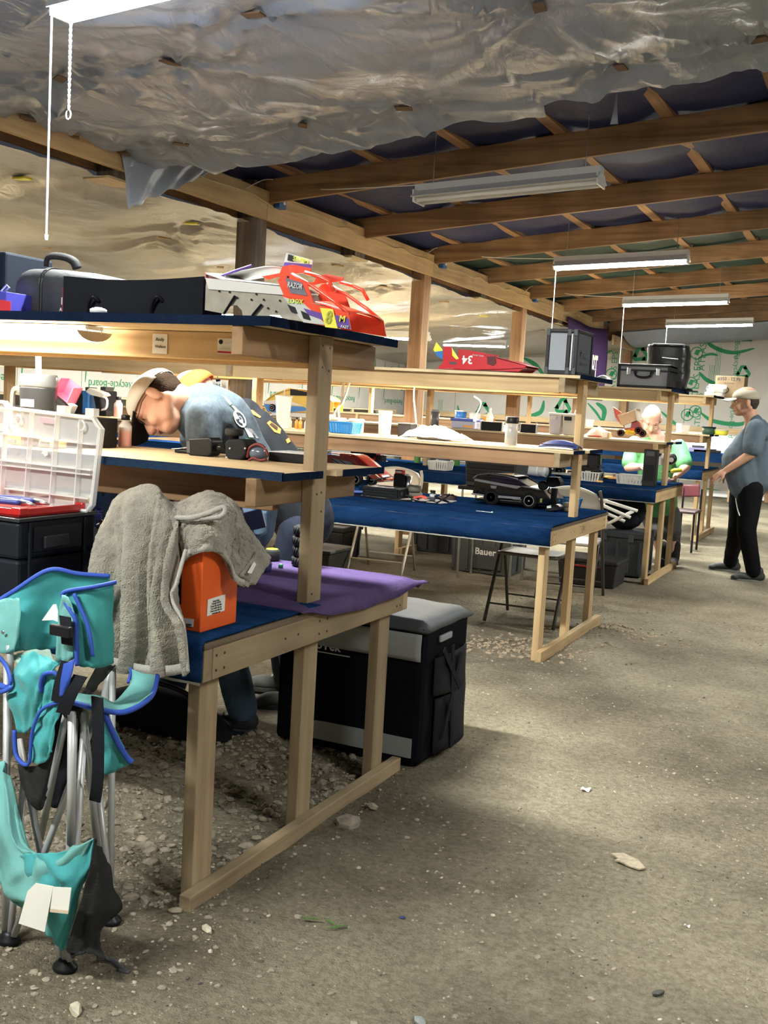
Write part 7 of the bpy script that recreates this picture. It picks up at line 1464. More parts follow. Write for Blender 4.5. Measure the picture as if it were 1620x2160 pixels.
# helmet-like black case and red stand, left on the third bench
t = thing('black_helmet', 'black helmet shaped case with yellow sticker left on the third bench', 'case', (-4.6, 10.1, ZT2)); c = aY(762, 968, 10.1); b = B(); b.ball((c.x, 10.15, ZT2+.12), .15, 16, (1.05, .9, .85)); b.build('shell', mat('gloss_black', (1,1,1)), t, smooth=True); q = aY(776, 968, 10.02); rbox(q.x-.02, q.x+.02, 10.0, 10.01, q.z-.035, q.z+.02, 'sticker', YEL, t, .002); b = B(); b.cyl((c.x-.02, 10.1, ZT2+.245), (c.x-.02, 10.1, ZT2+.27), .03, n=14); b.build('top_vent', LGREY, t)
t = thing('red_stand', 'red plastic car stand on the third bench behind the red car', 'stand', (-4.2, 10.2, ZT2)); p = aY(795, 975, 10.2)
b = B(); b.prism([aY(*q_, 10.2) for q_ in ((778, 940), (800, 942), (792, 962), (810, 975), (820, 982), (785, 982), (786, 962))], (0, .12, 0)); b.build('stand_frame', RED, t, bevel=.004); rbox(aY(792, 970, 10.2).x, aY(815, 970, 10.2).x, 10.19, 10.2, aY(800, 972, 10.2).z, aY(800, 960, 10.2).z, 'stand_panel', BLACK, t, .003)
rbox(aY(785, 982, 10.2).x, aY(822, 982, 10.2).x, 10.18, 10.34, ZT2+.001, aY(800, 982, 10.2).z+.004, 'stand_foot', RED, t, .003)
b = B(); x0, x1 = aY(690, 950, 10.3).x, aY(838, 950, 10.3).x
t = thing('white_box', 'long white printed carton behind the red racing car', 'carton', ((x0+x1)/2, 10.45, ZT2)); rbox(x0, aY(778, 950, 10.4).x, 10.4, 10.6, ZT2+.001, aY(720, 938, 10.4).z, 'carton_body', WHITE, t, .004); rbox(x0+.1, x0+.35, 10.395, 10.4, aY(720, 944, 10.4).z, aY(720, 940, 10.4).z, 'carton_print', BLUEP, t, .001)
b.bm.free()
# upturned white folding frame right of the second bench
t = thing('folded_chair', 'white folding chair frame lying folded behind the second bench end', 'folding frame', (-1.9, 8.75, 0))
for k, (a, c_) in enumerate((((1262, 1062), (1330, 1092)), ((1275, 1056), (1345, 1078)), ((1282, 1105), (1336, 1078)), ((1250, 1070), (1318, 1100)))):
    b = B(); b.tube([aY(*a, 8.7+.05*k), aY(*c_, 8.73+.05*k)], .014, 8); b.build('tube_frame', mat('white_frame', (.72, .71, .68), .4), t, smooth=True)
b = B(); b.tube([aY(1262, 1062, 8.7), (aY(1262, 1062, 8.7).x, 8.7, .0)], .012, 8); b.build('front_tube', MATS['white_frame'], t)
# black stand in front of the man in green
Yc = 9.72; x0, x1 = aY(1355, 1000, Yc).x, aY(1382, 1000, Yc).x; t = thing('battery_tower', 'black upright battery tower on the third bench before the man in green', 'battery tower', ((x0+x1)/2, Yc+.05, ZT2)); rbox(x0, x1, Yc, Yc+.12, ZT2+.001, aY(1368, 948, Yc).z, 'tower_body', BLACK, t, .006); rbox(x0+.015, x1-.015, Yc-.004, Yc, ZT2+.06, ZT2+.2, 'tower_face', BLACKM, t, .003); rbox(x0+.02, x1-.02, Yc-.006, Yc-.002, aY(1368, 962, Yc).z, aY(1368, 952, Yc).z, 'tower_vent', DGREY, t, .002)
# ---- fourth bench
ZT3, ZM3, ZP3 = BEN[3]['zc'], BEN[3]['zs'], BEN[3]['zt']
Yc = 14.2; x0, x1 = aY(1507, 830, Yc).x, aY(1568, 830, Yc).x; zt_ = aY(1540, 794, Yc).z
t = thing('cardboard_box', 'brown cardboard box with printed lettering on the fourth top shelf', 'cardboard box', ((x0+x1)/2, Yc+.2, ZP3)); rbox(x0, x1, Yc, Yc+.36, ZP3+.002, zt_, 'box_body', CARD, t, .003); rbox(x0-.002, x1+.002, Yc-.002, Yc+.362, zt_-.003, zt_+.003, 'tape_seam', mat('tape_tan', (.5, .38, .24), .4), t, .001); q = aY(1538, 800, Yc-.003); text_mesh('lettering', '#350 - 12 Pk', .055, frame(q, (1, 0, 0), (0, 0, 1)), mat('ink', (1,1,1)), t, bold=True); text_mesh('lettering', '10 Count', .035, frame(q-Vector((0, 0, .05)), (1, 0, 0), (0, 0, 1)), MATS['ink'], t)
b = B(); q = aY(1525, 822, Yc-.003); b.tube([(q.x+.07*math.cos(a), q.y, q.z+.045*math.sin(a)) for a in [i*PI/7 for i in range(14)]], .006, 5, True); b.build('hand_hole', BLACK, t)
t = thing('clear_clamshell', 'stack of clear plastic clamshells on the fourth top shelf beside the cardboard box', 'clamshell', (-2.0, 14.0, ZP3)); 
for k in range(3): rbox(-2.16+.02*k, -1.94+.01*k, 13.9, 14.1, ZP3+.001+.05*k, ZP3+.045+.05*k, 'clamshell', CLEARF, t, .01)
t = thing('grey_roll', 'grey tape roll standing left of the cardboard box', 'roll', (-2.25, 14.1, ZP3)); b = B(); b.lathe([(.05, -.03), (.07, -.03), (.07, .03), (.05, .03)], (aY(1500, 820, 14.1).x, 14.1, ZP3+.072), 18, axis=(0, 1, 0)); b.build('roll_body', DGREY, t, smooth=True); b = B(); b.lathe([(.035, -.032), (.045, -.032), (.045, .032), (.035, .032)], (aY(1500, 820, 14.1).x, 14.1, ZP3+.072), 14, axis=(0, 1, 0)); b.build('core', WHITE, t, smooth=True)
for k, (u, m, lab, h) in enumerate(((1440, WHITE, 'white carton on the fourth middle shelf', .12), (1495, mat('dark_green', (.03, .08, .05), .5), 'small dark green jar on the fourth middle shelf', .10), (1522, YEL, 'yellow tub on the fourth middle shelf', .07), (1238, LGREY, 'grey carton at the left of the fourth middle shelf', .10), (1000, PAPER, 'white tray on the fourth middle shelf behind the roof post', .10), (970, BLUEP, 'blue lidded tub on the fourth middle shelf left of the roof post', .12), (1030, mat('amber', (1,1,1)), 'amber tub on the fourth middle shelf', .07))):
    x = aY(u, 905, 14.05).x; t = thing('shelf_tub', lab, 'tub', (x, 14.05, ZM3), group='tubs on the fourth middle shelf'); B().lathe([(.07, 0), (.08, .01), (.085, h*.85)], (x, 14.05, ZM3+.001), 4 if k in (0, 3, 4) else 16).build('tub_body', m, t, smooth=k not in (0, 3, 4)); B().lathe([(.09, h*.85), (.09, h)], (x, 14.05, ZM3+.001), 4 if k in (0, 3, 4) else 16).build('tub_lid', LGREY if k != 1 else BLACK, t)
# clear bottle and blue tub mid distance on the third middle shelf
x = aY(1033, 880, 10.1).x; t = thing('water_bottle', 'clear water bottle on the third middle shelf', 'bottle', (x, 10.1, ZM2)); B().lathe([(.034, 0), (.036, .005), (.036, .06), (.033, .07), (.036, .08), (.036, .14), (.014, .18), (.013, .20)], (x, 10.1, ZM2+.001), 18).build('bottle_wall', mat('pet_clear', (.8, .82, .82), .15, alpha=.5), t, smooth=True); B().lathe([(.015, .20), (.015, .218)], (x, 10.1, ZM2+.001), 14).build('cap', WHITE, t)
x = aY(985, 885, 10.1).x; t = thing('blue_tub', 'translucent blue storage tub on the third middle shelf', 'tub', (x, 10.1, ZM2)); rbox(x-.13, x+.13, 10.0, 10.2, ZM2+.001, ZM2+.075, 'tub_body', mat('tub_clear_blue', (.55, .58, .80), .3, alpha=.85), t, .012); rbox(x-.14, x+.14, 9.99, 10.21, ZM2+.076, ZM2+.10, 'tub_lid', mat('tub_lid_blue', (.10, .15, .62), .35), t, .008); rbox(x-.0, x+.11, 9.995, 10.0, ZM2+.012, ZM2+.035, 'orange_content', mat('clip_orange', (1,1,1)), t, .002)
x = aY(1040, 905, 9.95).x; t = thing('white_carton', 'low white carton on the third middle shelf behind the black lidded jar', 'carton', (x, 9.95, ZM2)); rbox(x-.11, x+.11, 9.9, 10.0, ZM2+.001, ZM2+.055, 'carton_body', WHITE, t, .004); rbox(x-.112, x+.112, 9.898, 10.002, ZM2+.056, ZM2+.062, 'carton_flap', PAPER, t, .001)
x = aY(918, 875, 10.0).x; t = thing('grey_mug', 'dark grey travel mug on the third middle shelf', 'mug', (x, 10.0, ZM2)); B().lathe([(.036, 0), (.04, .004), (.046, .15)], (x, 10.0, ZM2+.001), 18).build('mug_body', mat('mug_grey', (.12, .12, .14), .4), t, smooth=True); B().lathe([(.048, .15), (.048, .165), (.04, .17)], (x, 10.0, ZM2+.001), 18).build('mug_lid', GREY, t, smooth=True)
for k, (u0, u1) in enumerate(((1012, 1060), (1096, 1132))):
    x0, x1 = aY(u0, 915, 9.83).x, aY(u1, 925, 9.83).x; t = thing('open_case', ('left', 'right')[k]+' open black lined case leaning on the third middle shelf', 'case', ((x0+x1)/2, 9.83, ZM2), group='open lined cases'); rbox(x0, x1, 9.82, 9.84, ZM2+.001, ZM2+.085, 'lining', BLACKM, t, .003)
    for (a, c_) in ((x0, x0+.012), (x1-.012, x1)): rbox(a, c_, 9.812, 9.845, ZM2+.001, ZM2+.09, 'edge_frame', LGREY, t, .002)
# colourful car body on the far left shelf behind the frosted cup
Yc = 10.0; t = thing('car_shell', 'yellow, white and blue touring car shell behind the frosted cup', 'car shell', (-5.2, 10.1, ZM2)); side_ = [(560, 870), (556, 848), (575, 832), (610, 818), (660, 828), (690, 838), (704, 850), (702, 868), (690, 866), (682, 852), (670, 850), (660, 858), (656, 868), (600, 870), (590, 856), (578, 850), (566, 858), (564, 868)]
YWT = mat('body_yellow', (.85, .62, .10), .3)
for off in (0, .22): B().prism([aY(u, v, Yc)+Vector((0, off, 0)) for u, v in side_], (0, .008, 0)).build('side_panel', YWT, t)
b = B(); b.grid(lambda s, q: Vector(aY(560+140*s, 848-26*math.sin(PI*min(1, s*1.05))**.8, Yc))+Vector((0, .228*q, .004)), 14, 4); b.build('top_panel', mat('body_orange', (.80, .20, .10), .3), t, smooth=True, thick=.006); B().prism([aY(u, v, Yc-.004) for u, v in ((556, 852), (640, 858), (655, 866), (600, 870), (564, 868))], (0, .004, 0)).build('blue_sill', mat('sill_blue', (.06, .25, .70), .3), t); B().prism([aY(u, v, Yc-.003) for u, v in ((556, 846), (600, 842), (640, 856), (556, 851))], (0, .003, 0)).build('white_flash', WHITE, t); B().prism([aY(u, v, Yc-.004) for u, v in ((612, 820), (655, 828), (672, 836), (612, 834))], (0, .004, 0)).build('window', mat('dark_glass', (1,1,1)), t)
for u in (575, 671): p = aY(u, 860, Yc); wheel((p.x, Yc-.004, p.z), .04, .03, t, rim=WHITE, spokes=False)
rbox(aY(570, 880, Yc).x, aY(690, 880, Yc).x, Yc+.02, Yc+.2, ZM2+.001, aY(620, 870, Yc).z, 'display_stand', WHITE, t, .006)
# red brown chair beyond the man in green
t = thing('stack_chair', 'red brown stacking chair beyond the third bench', 'chair', (-2.35, 12.6, 0)); Yc = 12.6
b = B(); b.grid(lambda s, q: Vector(aY(1436+40*s, 1022+26*q, Yc))+Vector((0, .02*math.sin(PI*s), 0)), 6, 6); b.build('backrest', mat('chair_maroon', (.16, .045, .055), .35), t, smooth=True, thick=.02); x0, x1 = aY(1440, 1060, Yc).x, aY(1478, 1060, Yc).x
rbox(x0-.02, x1+.02, Yc-.42, Yc, .44, .47, 'seat', mat('chair_maroon_seat', (.05, .02, .022), .5), t, .012)
for x in (x0, x1):
    for y in (Yc-.38, Yc-.02): B().cyl((x, y, 0), (x, y, .44), .013, n=8).build('leg', BLACK, t)
    B().cyl((x, Yc, .44), (x, Yc+.01, aY(1455, 1030, Yc).z), .012, n=8).build('back_upright', BLACK, t)
# pink and white chair at the right edge
t = thing('pink_chair', 'pink and white chair at the right edge by the far wall', 'chair', (-.9, 17.0, 0)); p = aY(1613, 1008, 17.0)
rbox(p.x-.12, p.x+.3, 16.8, 17.15, p.z-.05, p.z+.0, 'seat', WHITE, t, .02); rbox(p.x-.08, p.x+.28, 17.1, 17.16, p.z+.0, p.z+.36, 'backrest', mat('chair_pink', (.75, .18, .20), .5), t, .03)
for dx in (-.08, .26):
    for y in (16.83, 17.1): B().cyl((p.x+dx, y, 0), (p.x+dx, y, p.z-.05), .018, n=8).build('leg', BLACK, t)
# floodlit sheet and odds on the far counter
for k, (u, v, w, m, lab) in enumerate(((1470, 975, .35, mat('lav', (.35, .33, .55), .5), 'lavender box on the far wall counter'), (1490, 968, .5, BLACK, 'black flat tray on the far wall counter'))):
    p = aY(u, v, 20.95); t = thing('counter_item', lab, 'box', (p.x, 20.95, .89)); rbox(p.x-w/2, p.x+w/2, 20.9, 21.05, .891, .95+.03*(1-k), 'item_body', m, t, .01); rbox(p.x-w/3, p.x+w/3, 20.91, 21.04, .95+.03*(1-k)+.001, .97+.05*(1-k), 'item_top', DGREY, t, .01)
# shelf things in the left bay (nearest left part of the second bench)
for k, (u, v, w, h, m, lab) in enumerate(((165, 860, .16, .16, BLACKM, 'black box at the far left of the second middle shelf'), (218, 858, .10, .2, BLACK, 'black pouch beside the white pistol controller'), (185, 830, .07, .19, BLUEP, 'blue spray bottle at the left of the second middle shelf'))):
    p = aY(u, v, 6.75); t = thing('shelf_item', lab, 'box', (p.x, 6.8, ZM1), group='things on the left of the second middle shelf'); rbox(p.x-w/2, p.x+w/2, 6.72, 6.86, ZM1+.001, ZM1+h, 'item_body', m, t, .012); rbox(p.x-w*.3, p.x+w*.3, 6.74, 6.84, ZM1+h+.001, ZM1+h+.03, 'item_top', DGREY, t, .006)
Yc = 6.6; t = thing('pistol_transmitter', 'white and black pistol transmitter left on the second middle shelf', 'transmitter', (aY(205, 870, Yc).x, Yc, ZM1)); b = B(); b.prism([aY(*q_, Yc) for q_ in ((180, 826), (187, 818), (216, 828), (221, 834), (210, 838), (190, 833))], (0, .08, 0)); b.build('head', WHITE, t, bevel=.006); b = B(); b.prism([aY(*q_, Yc+.01) for q_ in ((196, 834), (210, 838), (214, 866), (203, 868))], (0, .06, 0)); b.build('grip', BLACK, t, bevel=.006); b = B(); b.tube(bez([aY(*q_, Yc+.02) for q_ in ((213, 836), (225, 842), (224, 860), (212, 866))], 5), .010, 6); b.build('guard', WHITE, t, smooth=True); rbox(aY(200, 868, Yc).x-.05, aY(218, 868, Yc).x+.03, Yc, Yc+.1, ZM1+.001, aY(210, 866, Yc).z, 'base', BLACK, t, .006)
bottle(aY(249, 870, 6.55).x, 6.55, ZM1, 1.25, 'second glass bottle of red fluid, on the second middle shelf', .7)
# price tag hanging on the board behind the bent man
Yc = 6.42; t = thing('hang_tag', 'white tag with number hanging behind the bent man', 'tag', aY(460, 820, Yc)); b = B(); b.prism([aY(*q_, Yc) for q_ in ((453, 806), (465, 804), (468, 824), (451, 824))], (0, .004, 0)); b.build('tag_card', WHITE, t); q = aY(460, 815, Yc-.001); text_mesh('lettering', '26', .05, frame(q, (1, 0, 0), (0, 0, 1)), BLACK, t); b = B(); b.prism([aY(*q_, Yc+.005) for q_ in ((455, 800), (464, 800), (463, 806), (456, 806))], (0, .01, 0)); b.build('tag_clip', BLACK, t); b = B(); b.cyl(aY(459, 801, Yc+.01), aY(459, 792, Yc+.01), .004, n=5); b.build('tag_loop', BLACK, t)

# ================================================================== PEOPLE
def capsule(b, p0, r0, p1, r1, n=14):
    p0, p1 = Vector(p0), Vector(p1); d = p1-p0; L_ = d.length
    if L_ < 1e-5: b.ball(p0, r0, n); return
    d.normalize(); pts, rs_ = [], []
    for k in range(5): a = PI/2*(1-k/4); pts.append(p0-d*r0*math.sin(a)); rs_.append(max(.0005, r0*math.cos(a)))
    for k in range(1, 5): a = PI/2*k/4; pts.append(p1+d*r1*math.sin(a)); rs_.append(max(.0005, r1*math.cos(a)))
    pts.insert(5, p1); rs_.insert(5, r1)
    ax = d.orthogonal().normalized(); bx = d.cross(ax)
    R_ = [[b.bm.verts.new(p+(ax*math.cos(2*PI*j/n)+bx*math.sin(2*PI*j/n))*r) for j in range(n)] for p, r in zip(pts, rs_)]
    for i in range(len(R_)-1):
        for j in range(n): b.bm.faces.new((R_[i][j], R_[i][(j+1)%n], R_[i+1][(j+1)%n], R_[i+1][j]))
    b.bm.faces.new(R_[0][::-1]); b.bm.faces.new(R_[-1])
def ell(b, c, M, n=18): b.ball(c, 1.0, n, M=M)
def axes(x, y, z, sx, sy, sz):
    """3x3 matrix scaling along given directions"""
    x, y, z = Vector(x)*sx, Vector(y)*sy, Vector(z)*sz
    return Matrix(((x.x, y.x, z.x), (x.y, y.y, z.y), (x.z, y.z, z.z)))
def blob(name, prims, m, parent, voxel=.008, it=4, wrinkle=0, wscale=14, fac=.5):
    """one continuous surface from overlapping limbs"""
    b = B()
    for p in prims:
        if p[0] == 'c': capsule(b, *p[1:])
        else: ell(b, p[1], p[2])
    me = bpy.data.meshes.new(name); bmesh.ops.recalc_face_normals(b.bm, faces=b.bm.faces[:]); b.bm.to_mesh(me); b.bm.free()
    o = bpy.data.objects.new(name, me)
    md = o.modifiers.new('r', 'REMESH'); md.mode = 'VOXEL'; md.voxel_size = voxel
    sm = o.modifiers.new('s', 'SMOOTH'); sm.iterations = it; sm.factor = fac
    me2 = evaluated(o); bpy.data.objects.remove(o); bpy.data.meshes.remove(me)
    if wrinkle:
        n_ = len(me2.vertices); co = np.empty(n_*3, 'f'); no = np.empty(n_*3, 'f')
        me2.vertices.foreach_get('co', co); me2.vertices.foreach_get('normal', no); co = co.reshape(-1, 3); no = no.reshape(-1, 3)
        k = np.array([noise.noise((q[0]*wscale, q[1]*wscale, q[2]*wscale*.45))+.5*noise.noise((q[0]*wscale*2.3, q[1]*wscale*2.3, q[2]*wscale)) for q in co.tolist()], 'f')
        me2.vertices.foreach_set('co', (co+no*(wrinkle*k)[:, None]).ravel())
    me2.polygons.foreach_set('use_smooth', [True]*len(me2.polygons)); me2.materials.clear(); me2.materials.append(m); me2.name = name
    o = bpy.data.objects.new(name, me2); COL.objects.link(o)
    if parent is not None:
        me2.transform(WM[parent.name].inverted()); o.parent = parent; WM[o.name] = WM[parent.name]
    else:
        xs = [v.co for v in me2.vertices]; c = Vector(((min(p.x for p in xs)+max(p.x for p in xs))/2, (min(p.y for p in xs)+max(p.y for p in xs))/2, min(p.z for p in xs)))
        me2.transform(Matrix.Translation(-c)); o.location = c; WM[o.name] = Matrix.Translation(c)
    return o
def head_prims(c, F, U, s=1.0):
    """F face direction, U crown direction"""
    F, U = Vector(F).normalized(), Vector(U); U = (U-F*U.dot(F)).normalized(); S = F.cross(U)
    c = Vector(c)
    def P(f, u, w): return c+(F*f+U*u+S*w)*s
    pr = [('e', P(-.005, .035, 0), axes(F, S, U, .105*s, .080*s, .098*s)),            # cranium
          ('e', P(.030, -.035, 0), axes(F, S, U, .070*s, .064*s, .085*s)),            # face
          ('e', P(.055, -.095, 0), axes(F, S, U, .038*s, .040*s, .028*s)),            # chin
          ('c', P(.03, -.08, .035), .026*s, P(-.03, -.05, .055), .024*s), ('c', P(.03, -.08, -.035), .026*s, P(-.03, -.05, -.055), .024*s),   # jaw
          ('c', P(.098, -.002, 0), .010*s, P(.117, -.042, 0), .015*s), ('c', P(.105, -.046, .012), .010*s, P(.105, -.046, -.012), .010*s),     # nose
          ('c', P(.088, .020, .045), .012*s, P(.096, .022, 0), .012*s), ('c', P(.088, .020, -.045), .012*s, P(.096, .022, 0), .012*s),          # brow ridge
          ('c', P(.090, -.072, .018), .009*s, P(.090, -.072, -.018), .009*s),                                                                 # lips
          ('e', P(.065, -.045, .04), axes(F, S, U, .03*s, .025*s, .03*s)), ('e', P(.065, -.045, -.04), axes(F, S, U, .03*s, .025*s, .03*s))]
    for w in (-1, 1):
        pr.append(('e', P(-.010, -.010, w*.086), axes((F+S*w*.4).normalized(), (S*w-F*.4).normalized(), U, .024*s, .011*s, .040*s)))
    return pr, P, (F, U, S)
def face_bits(body, P, ax, s, brow=(.10, .06, .04), lip=(.50, .20, .17), shut=False):
    F, U, S = ax
    for w in (-1, 1):
        b = B(); b.ball(P(.079, .000, w*.032), .0115*s, 10, (1, 1, 1)); b.build('eyeball', mat('eye_white', (.75, .72, .68), .25) if not shut else SKIN, body, smooth=True)
        b = B(); b.ball(P(.0885, -.001, w*.032), .0050*s, 8); b.build('iris', mat('iris', (.05, .035, .02), .2), body, smooth=True)
        b = B(); b.tube([P(.098, .022, w*.014), P(.099, .028, w*.034), P(.084, .024, w*.054)], [.003*s, .0042*s, .002*s], 6); b.build('eyebrow', mat('brow_%d' % int(brow[0]*1000), brow, .9), body, smooth=True)
    b = B(); b.tube(bez([P(.088, -.070, -.026), P(.100, -.072, -.010), P(.101, -.071, 0), P(.100, -.072, .010), P(.088, -.070, .026)], 3), [.002*s]+[.0045*s]*11+[.002*s], 6); b.build('lips', mat('lips', lip, .5), body, smooth=True)
def hand_prims(w, d, n, s=1.0, curl=.5, thumb=1, spread=.12):
    """w wrist, d pointing direction, n back-of-hand normal, thumb side sign"""
    w, d, n = Vector(w), Vector(d).normalized(), Vector(n); n = (n-d*n.dot(d)).normalized(); sd = d.cross(n)*thumb
    pr = [('e', w+d*.045*s, axes(d, sd, n, .055*s, .043*s, .019*s))]
    for k, (off, L_) in enumerate(((.030, .085), (.011, .095), (-.009, .088), (-.028, .070))):
        p = w+(d*.082+sd*off)*s; dd = (d+sd*spread*(off/.03)).normalized(); a = 0
        for j, fr in enumerate((.45, .31, .24)):
            a += curl*(.55 if j == 0 else .75); q = p+(dd*math.cos(a)-n*math.sin(a))*L_*fr*s; pr.append(('c', p, (.0098-.001*j)*s, q, (.0090-.001*j)*s)); p = q
    p = w+(d*.028+sd*.034)*s; dd = (d*.62+sd*.7-n*.25).normalized(); q = p+dd*.042*s; r = q+(d*.9+sd*.1-n*curl*.7).normalized()*.034*s
    pr += [('c', p, .0135*s, q, .011*s), ('c', q, .011*s, r, .0085*s)]
    return pr
def shoe(name, heel, toe, m, sole, parent, s=1.0, h=.085):
    heel, toe = Vector(heel), Vector(toe); d = (toe-heel); L_ = d.length; d.normalize(); sd = d.cross(Vector((0, 0, 1))).normalized(); U = Vector((0, 0, 1))
    pr = [('e', heel+d*L_*.22+U*.055*s, axes(d, sd, U, L_*.25, .042*s, .055*s)), ('e', heel+d*L_*.60+U*.042*s, axes(d, sd, U, L_*.34, .047*s, .040*s)), ('e', heel+d*L_*.85+U*.032*s, axes(d, sd, U, L_*.17, .044*s, .030*s)), ('c', heel+d*L_*.2+U*.06*s, .042*s, heel+d*L_*.18+U*(h+.02)*s, .040*s)]
    o = blob(name, pr, m, parent, .007, 3)
    b = B(); n = 20
    ring = [(heel+d*L_*(.5+.52*math.cos(a))+sd*(.050*s*(.86+.14*math.cos(a)))*math.copysign(abs(math.sin(a))**.8, math.sin(a))) for a in [2*PI*i/n for i in range(n)]]
    b.prism([Vector((p.x, p.y, heel.z+.001)) for p in ring], (0, 0, .024*s)); b.build('sole', sole, o, bevel=.004)
    b = B()
    for k in range(4): q = heel+d*L_*(.42+.08*k)+U*(.092-.013*k)*s; b.tube([q-sd*.022*s, q+U*.006*s, q+sd*.022*s], .003*s, 5)
    b.build('laces', LGREY if m is not MATS.get('sneaker_black') else BLACK, o)
    return o
S_ = 1.08
DENIM = mat('denim_blue', (.05, .085, .14), .85, var=.35, vscale=9, bump=.3, bscale=300); DENIMD = mat('denim_navy', (.009, .014, .032), .85, var=.3, vscale=9, bump=.3, bscale=300); DENIMK = mat('denim_dark', (.013, .015, .024), .85, var=.2, vscale=9)
TEE = mat('tee_heather', (.070, .092, .115), .9, var=.22, vscale=60, bump=.2, bscale=300); TEEK = mat('tee_black', (.012, .014, .019), .85, bump=.2, bscale=300)
GREENT = mat('tee_green', (.12, .40, .17), .85, bump=.2, bscale=300, var=.08, vscale=12); SLATE = mat('tee_slate', (.070, .096, .122), .88, bump=.2, bscale=300, var=.12, vscale=12)
PANTK = mat('pants_black', (.005, .005, .006), .9, spec=.1); HAIR = mat('hair_brown', (.030, .018, .011), .9, spec=.1, bump=.9, bscale=160); SNK = mat('sneaker_black', (.018, .018, .02), .6); SNG = mat('sneaker_grey', (.07, .068, .062), .7); SOLE = mat('sole_grey', (.12, .115, .105), .8); SOLEK = mat('sole_dark', (.03, .03, .03), .8)
def cap_prims_and_parts(body, P, ax, s, crown, brim, under=None, back=True, tilt=0.0, bill=.085):
    F, U, S = ax
    b = B(); n = 24; rows = []
    for i in range(9):
        a = PI/2*i/8; rr = math.cos(a); zz = .030+.088*math.sin(a)
        rows.append([P(-.006+.118*max(rr, .02)*math.cos(t), zz+.02*rr*max(0, math.cos(t))*.6-(.008 if i == 0 else 0), .094*max(rr, .02)*math.sin(t)) for t in [2*PI*j/n for j in range(n)]])
    b.loft(rows, True); o = b.build('cap_crown', crown, body, smooth=True, thick=.004)
    b = B(); b.ball(P(-.004, .122, 0), .007*s, 8); b.build('cap_button', crown, o)
    b = B(); b.grid(lambda q, t: P(.085+(.03+bill*1.1*math.cos((t-.5)*2.6)**.8)*q*1.0, .040-.030*q-.016*((t-.5)*2)**2-tilt*q, (t-.5)*2*.084*(1-.10*q)), 8, 14); b.build('cap_brim', brim, o, smooth=True, thick=.004)
    return o

# ---------------------------------------------------------------- man bent over the nearest bench
def A(u, v, d): return aD(u, v, d)
hc = A(336, 848, 4.40); Fh = RT*-.52-UP*.85+FW*-.10; Uh = RT*-.85+UP*.52+FW*.30
hp, HP, HA = head_prims(hc, Fh, Uh, S_)
nk = A(392, 858, 4.45); shN, shF = A(432, 878, 4.34), A(425, 862, 4.72); ch = A(462, 893, 4.50); wa = A(510, 985, 4.58); pe = A(512, 1085, 4.62)
elN = A(428, 985, 4.30); wrN = A(372, 1048, 4.25); elF = A(400, 985, 4.72); wrF = A(345, 1062, 4.5)
ft1 = aZ(492, 1556, 0); ft1 = Vector((ft1.x, ft1.y+.06, 0)); ft2 = aZ(360, 1500, 0); hipN, hipF = A(508, 1100, 4.52), A(500, 1098, 4.74)
kn1 = (hipN+ft1)/2+Vector((-.06, -.06, .02)); kn2 = (hipF+ft2)/2+Vector((-.05, -.04, .04)); an1 = ft1+Vector((0, 0, .09)); an2 = ft2+Vector((0, 0, .09))
body = hp + [('c', HP(-.05, -.06, 0), .058*S_, nk, .062*S_), ('c', nk, .07, ch, .12), ('c', ch, .125, wa, .11), ('c', wa, .11, pe, .12),
    ('c', shN, .052, elN, .042), ('c', elN, .042, wrN, .029), ('c', shF, .052, elF, .042), ('c', elF, .042, wrF, .029), ('c', hipN, .085, kn1, .06), ('c', kn1, .058, an1, .042), ('c', hipF, .085, kn2, .06), ('c', kn2, .058, an2, .042)]
body += hand_prims(wrN, A(330, 1072, 4.2)-wrN, UP, S_*.95, .5, -1) + hand_prims(wrF, A(310, 1078, 4.42)-wrF, UP, S_*.95, .6, 1)
pA_ = blob('person', body, SKIN, None, .0075, 4)
tag(pA_, 'man in heather blue tee, pale cap and glasses bent over the nearest bench', 'person')
face_bits(pA_, HP, HA, S_, shut=True)
torso = [('c', A(404, 862, 4.47), .078, A(440, 872, 4.5), .12), ('e', (shN+shF)/2+(ch-(shN+shF)/2)*.35, axes((ch-nk).normalized(), (shF-shN).normalized(), (ch-nk).cross(shF-shN).normalized(), .16, .23, .135)), ('c', ch, .150, wa, .145), ('c', wa, .145, A(515, 1042, 4.60), .150), ('c', shN, .080, shN.lerp(elN, .50), .074), ('c', shF, .080, shF.lerp(elF, .50), .072), ('c', shN, .08, ch, .13), ('c', shF, .08, ch, .13)]
tee = blob('shirt', torso, TEE, pA_, .009, 5, .005)
pants = [('c', A(514, 1060, 4.60), .15, pe, .150), ('c', hipN, .098, kn1, .082), ('c', kn1, .080, ft1+Vector((0, 0, .12)), .068), ('c', hipF, .098, kn2, .082), ('c', kn2, .080, ft2+Vector((0, 0, .12)), .068), ('c', pe, .145, A(520, 1105, 4.62), .13)]
jn = blob('jeans', pants, DENIM, pA_, .010, 4, .005)
b = B(); pk0 = A(543, 1102, 4.44); b.grid(lambda s, q: A(526+36*s, 1078+(46+8*math.sin(PI*s))*q, 4.485-.035*math.sin(PI*s)), 8, 8); b.build('back_pocket', mat('denim_pocket', (.10, .165, .26), .85, var=.3, vscale=12), jn, smooth=True, thick=.004)
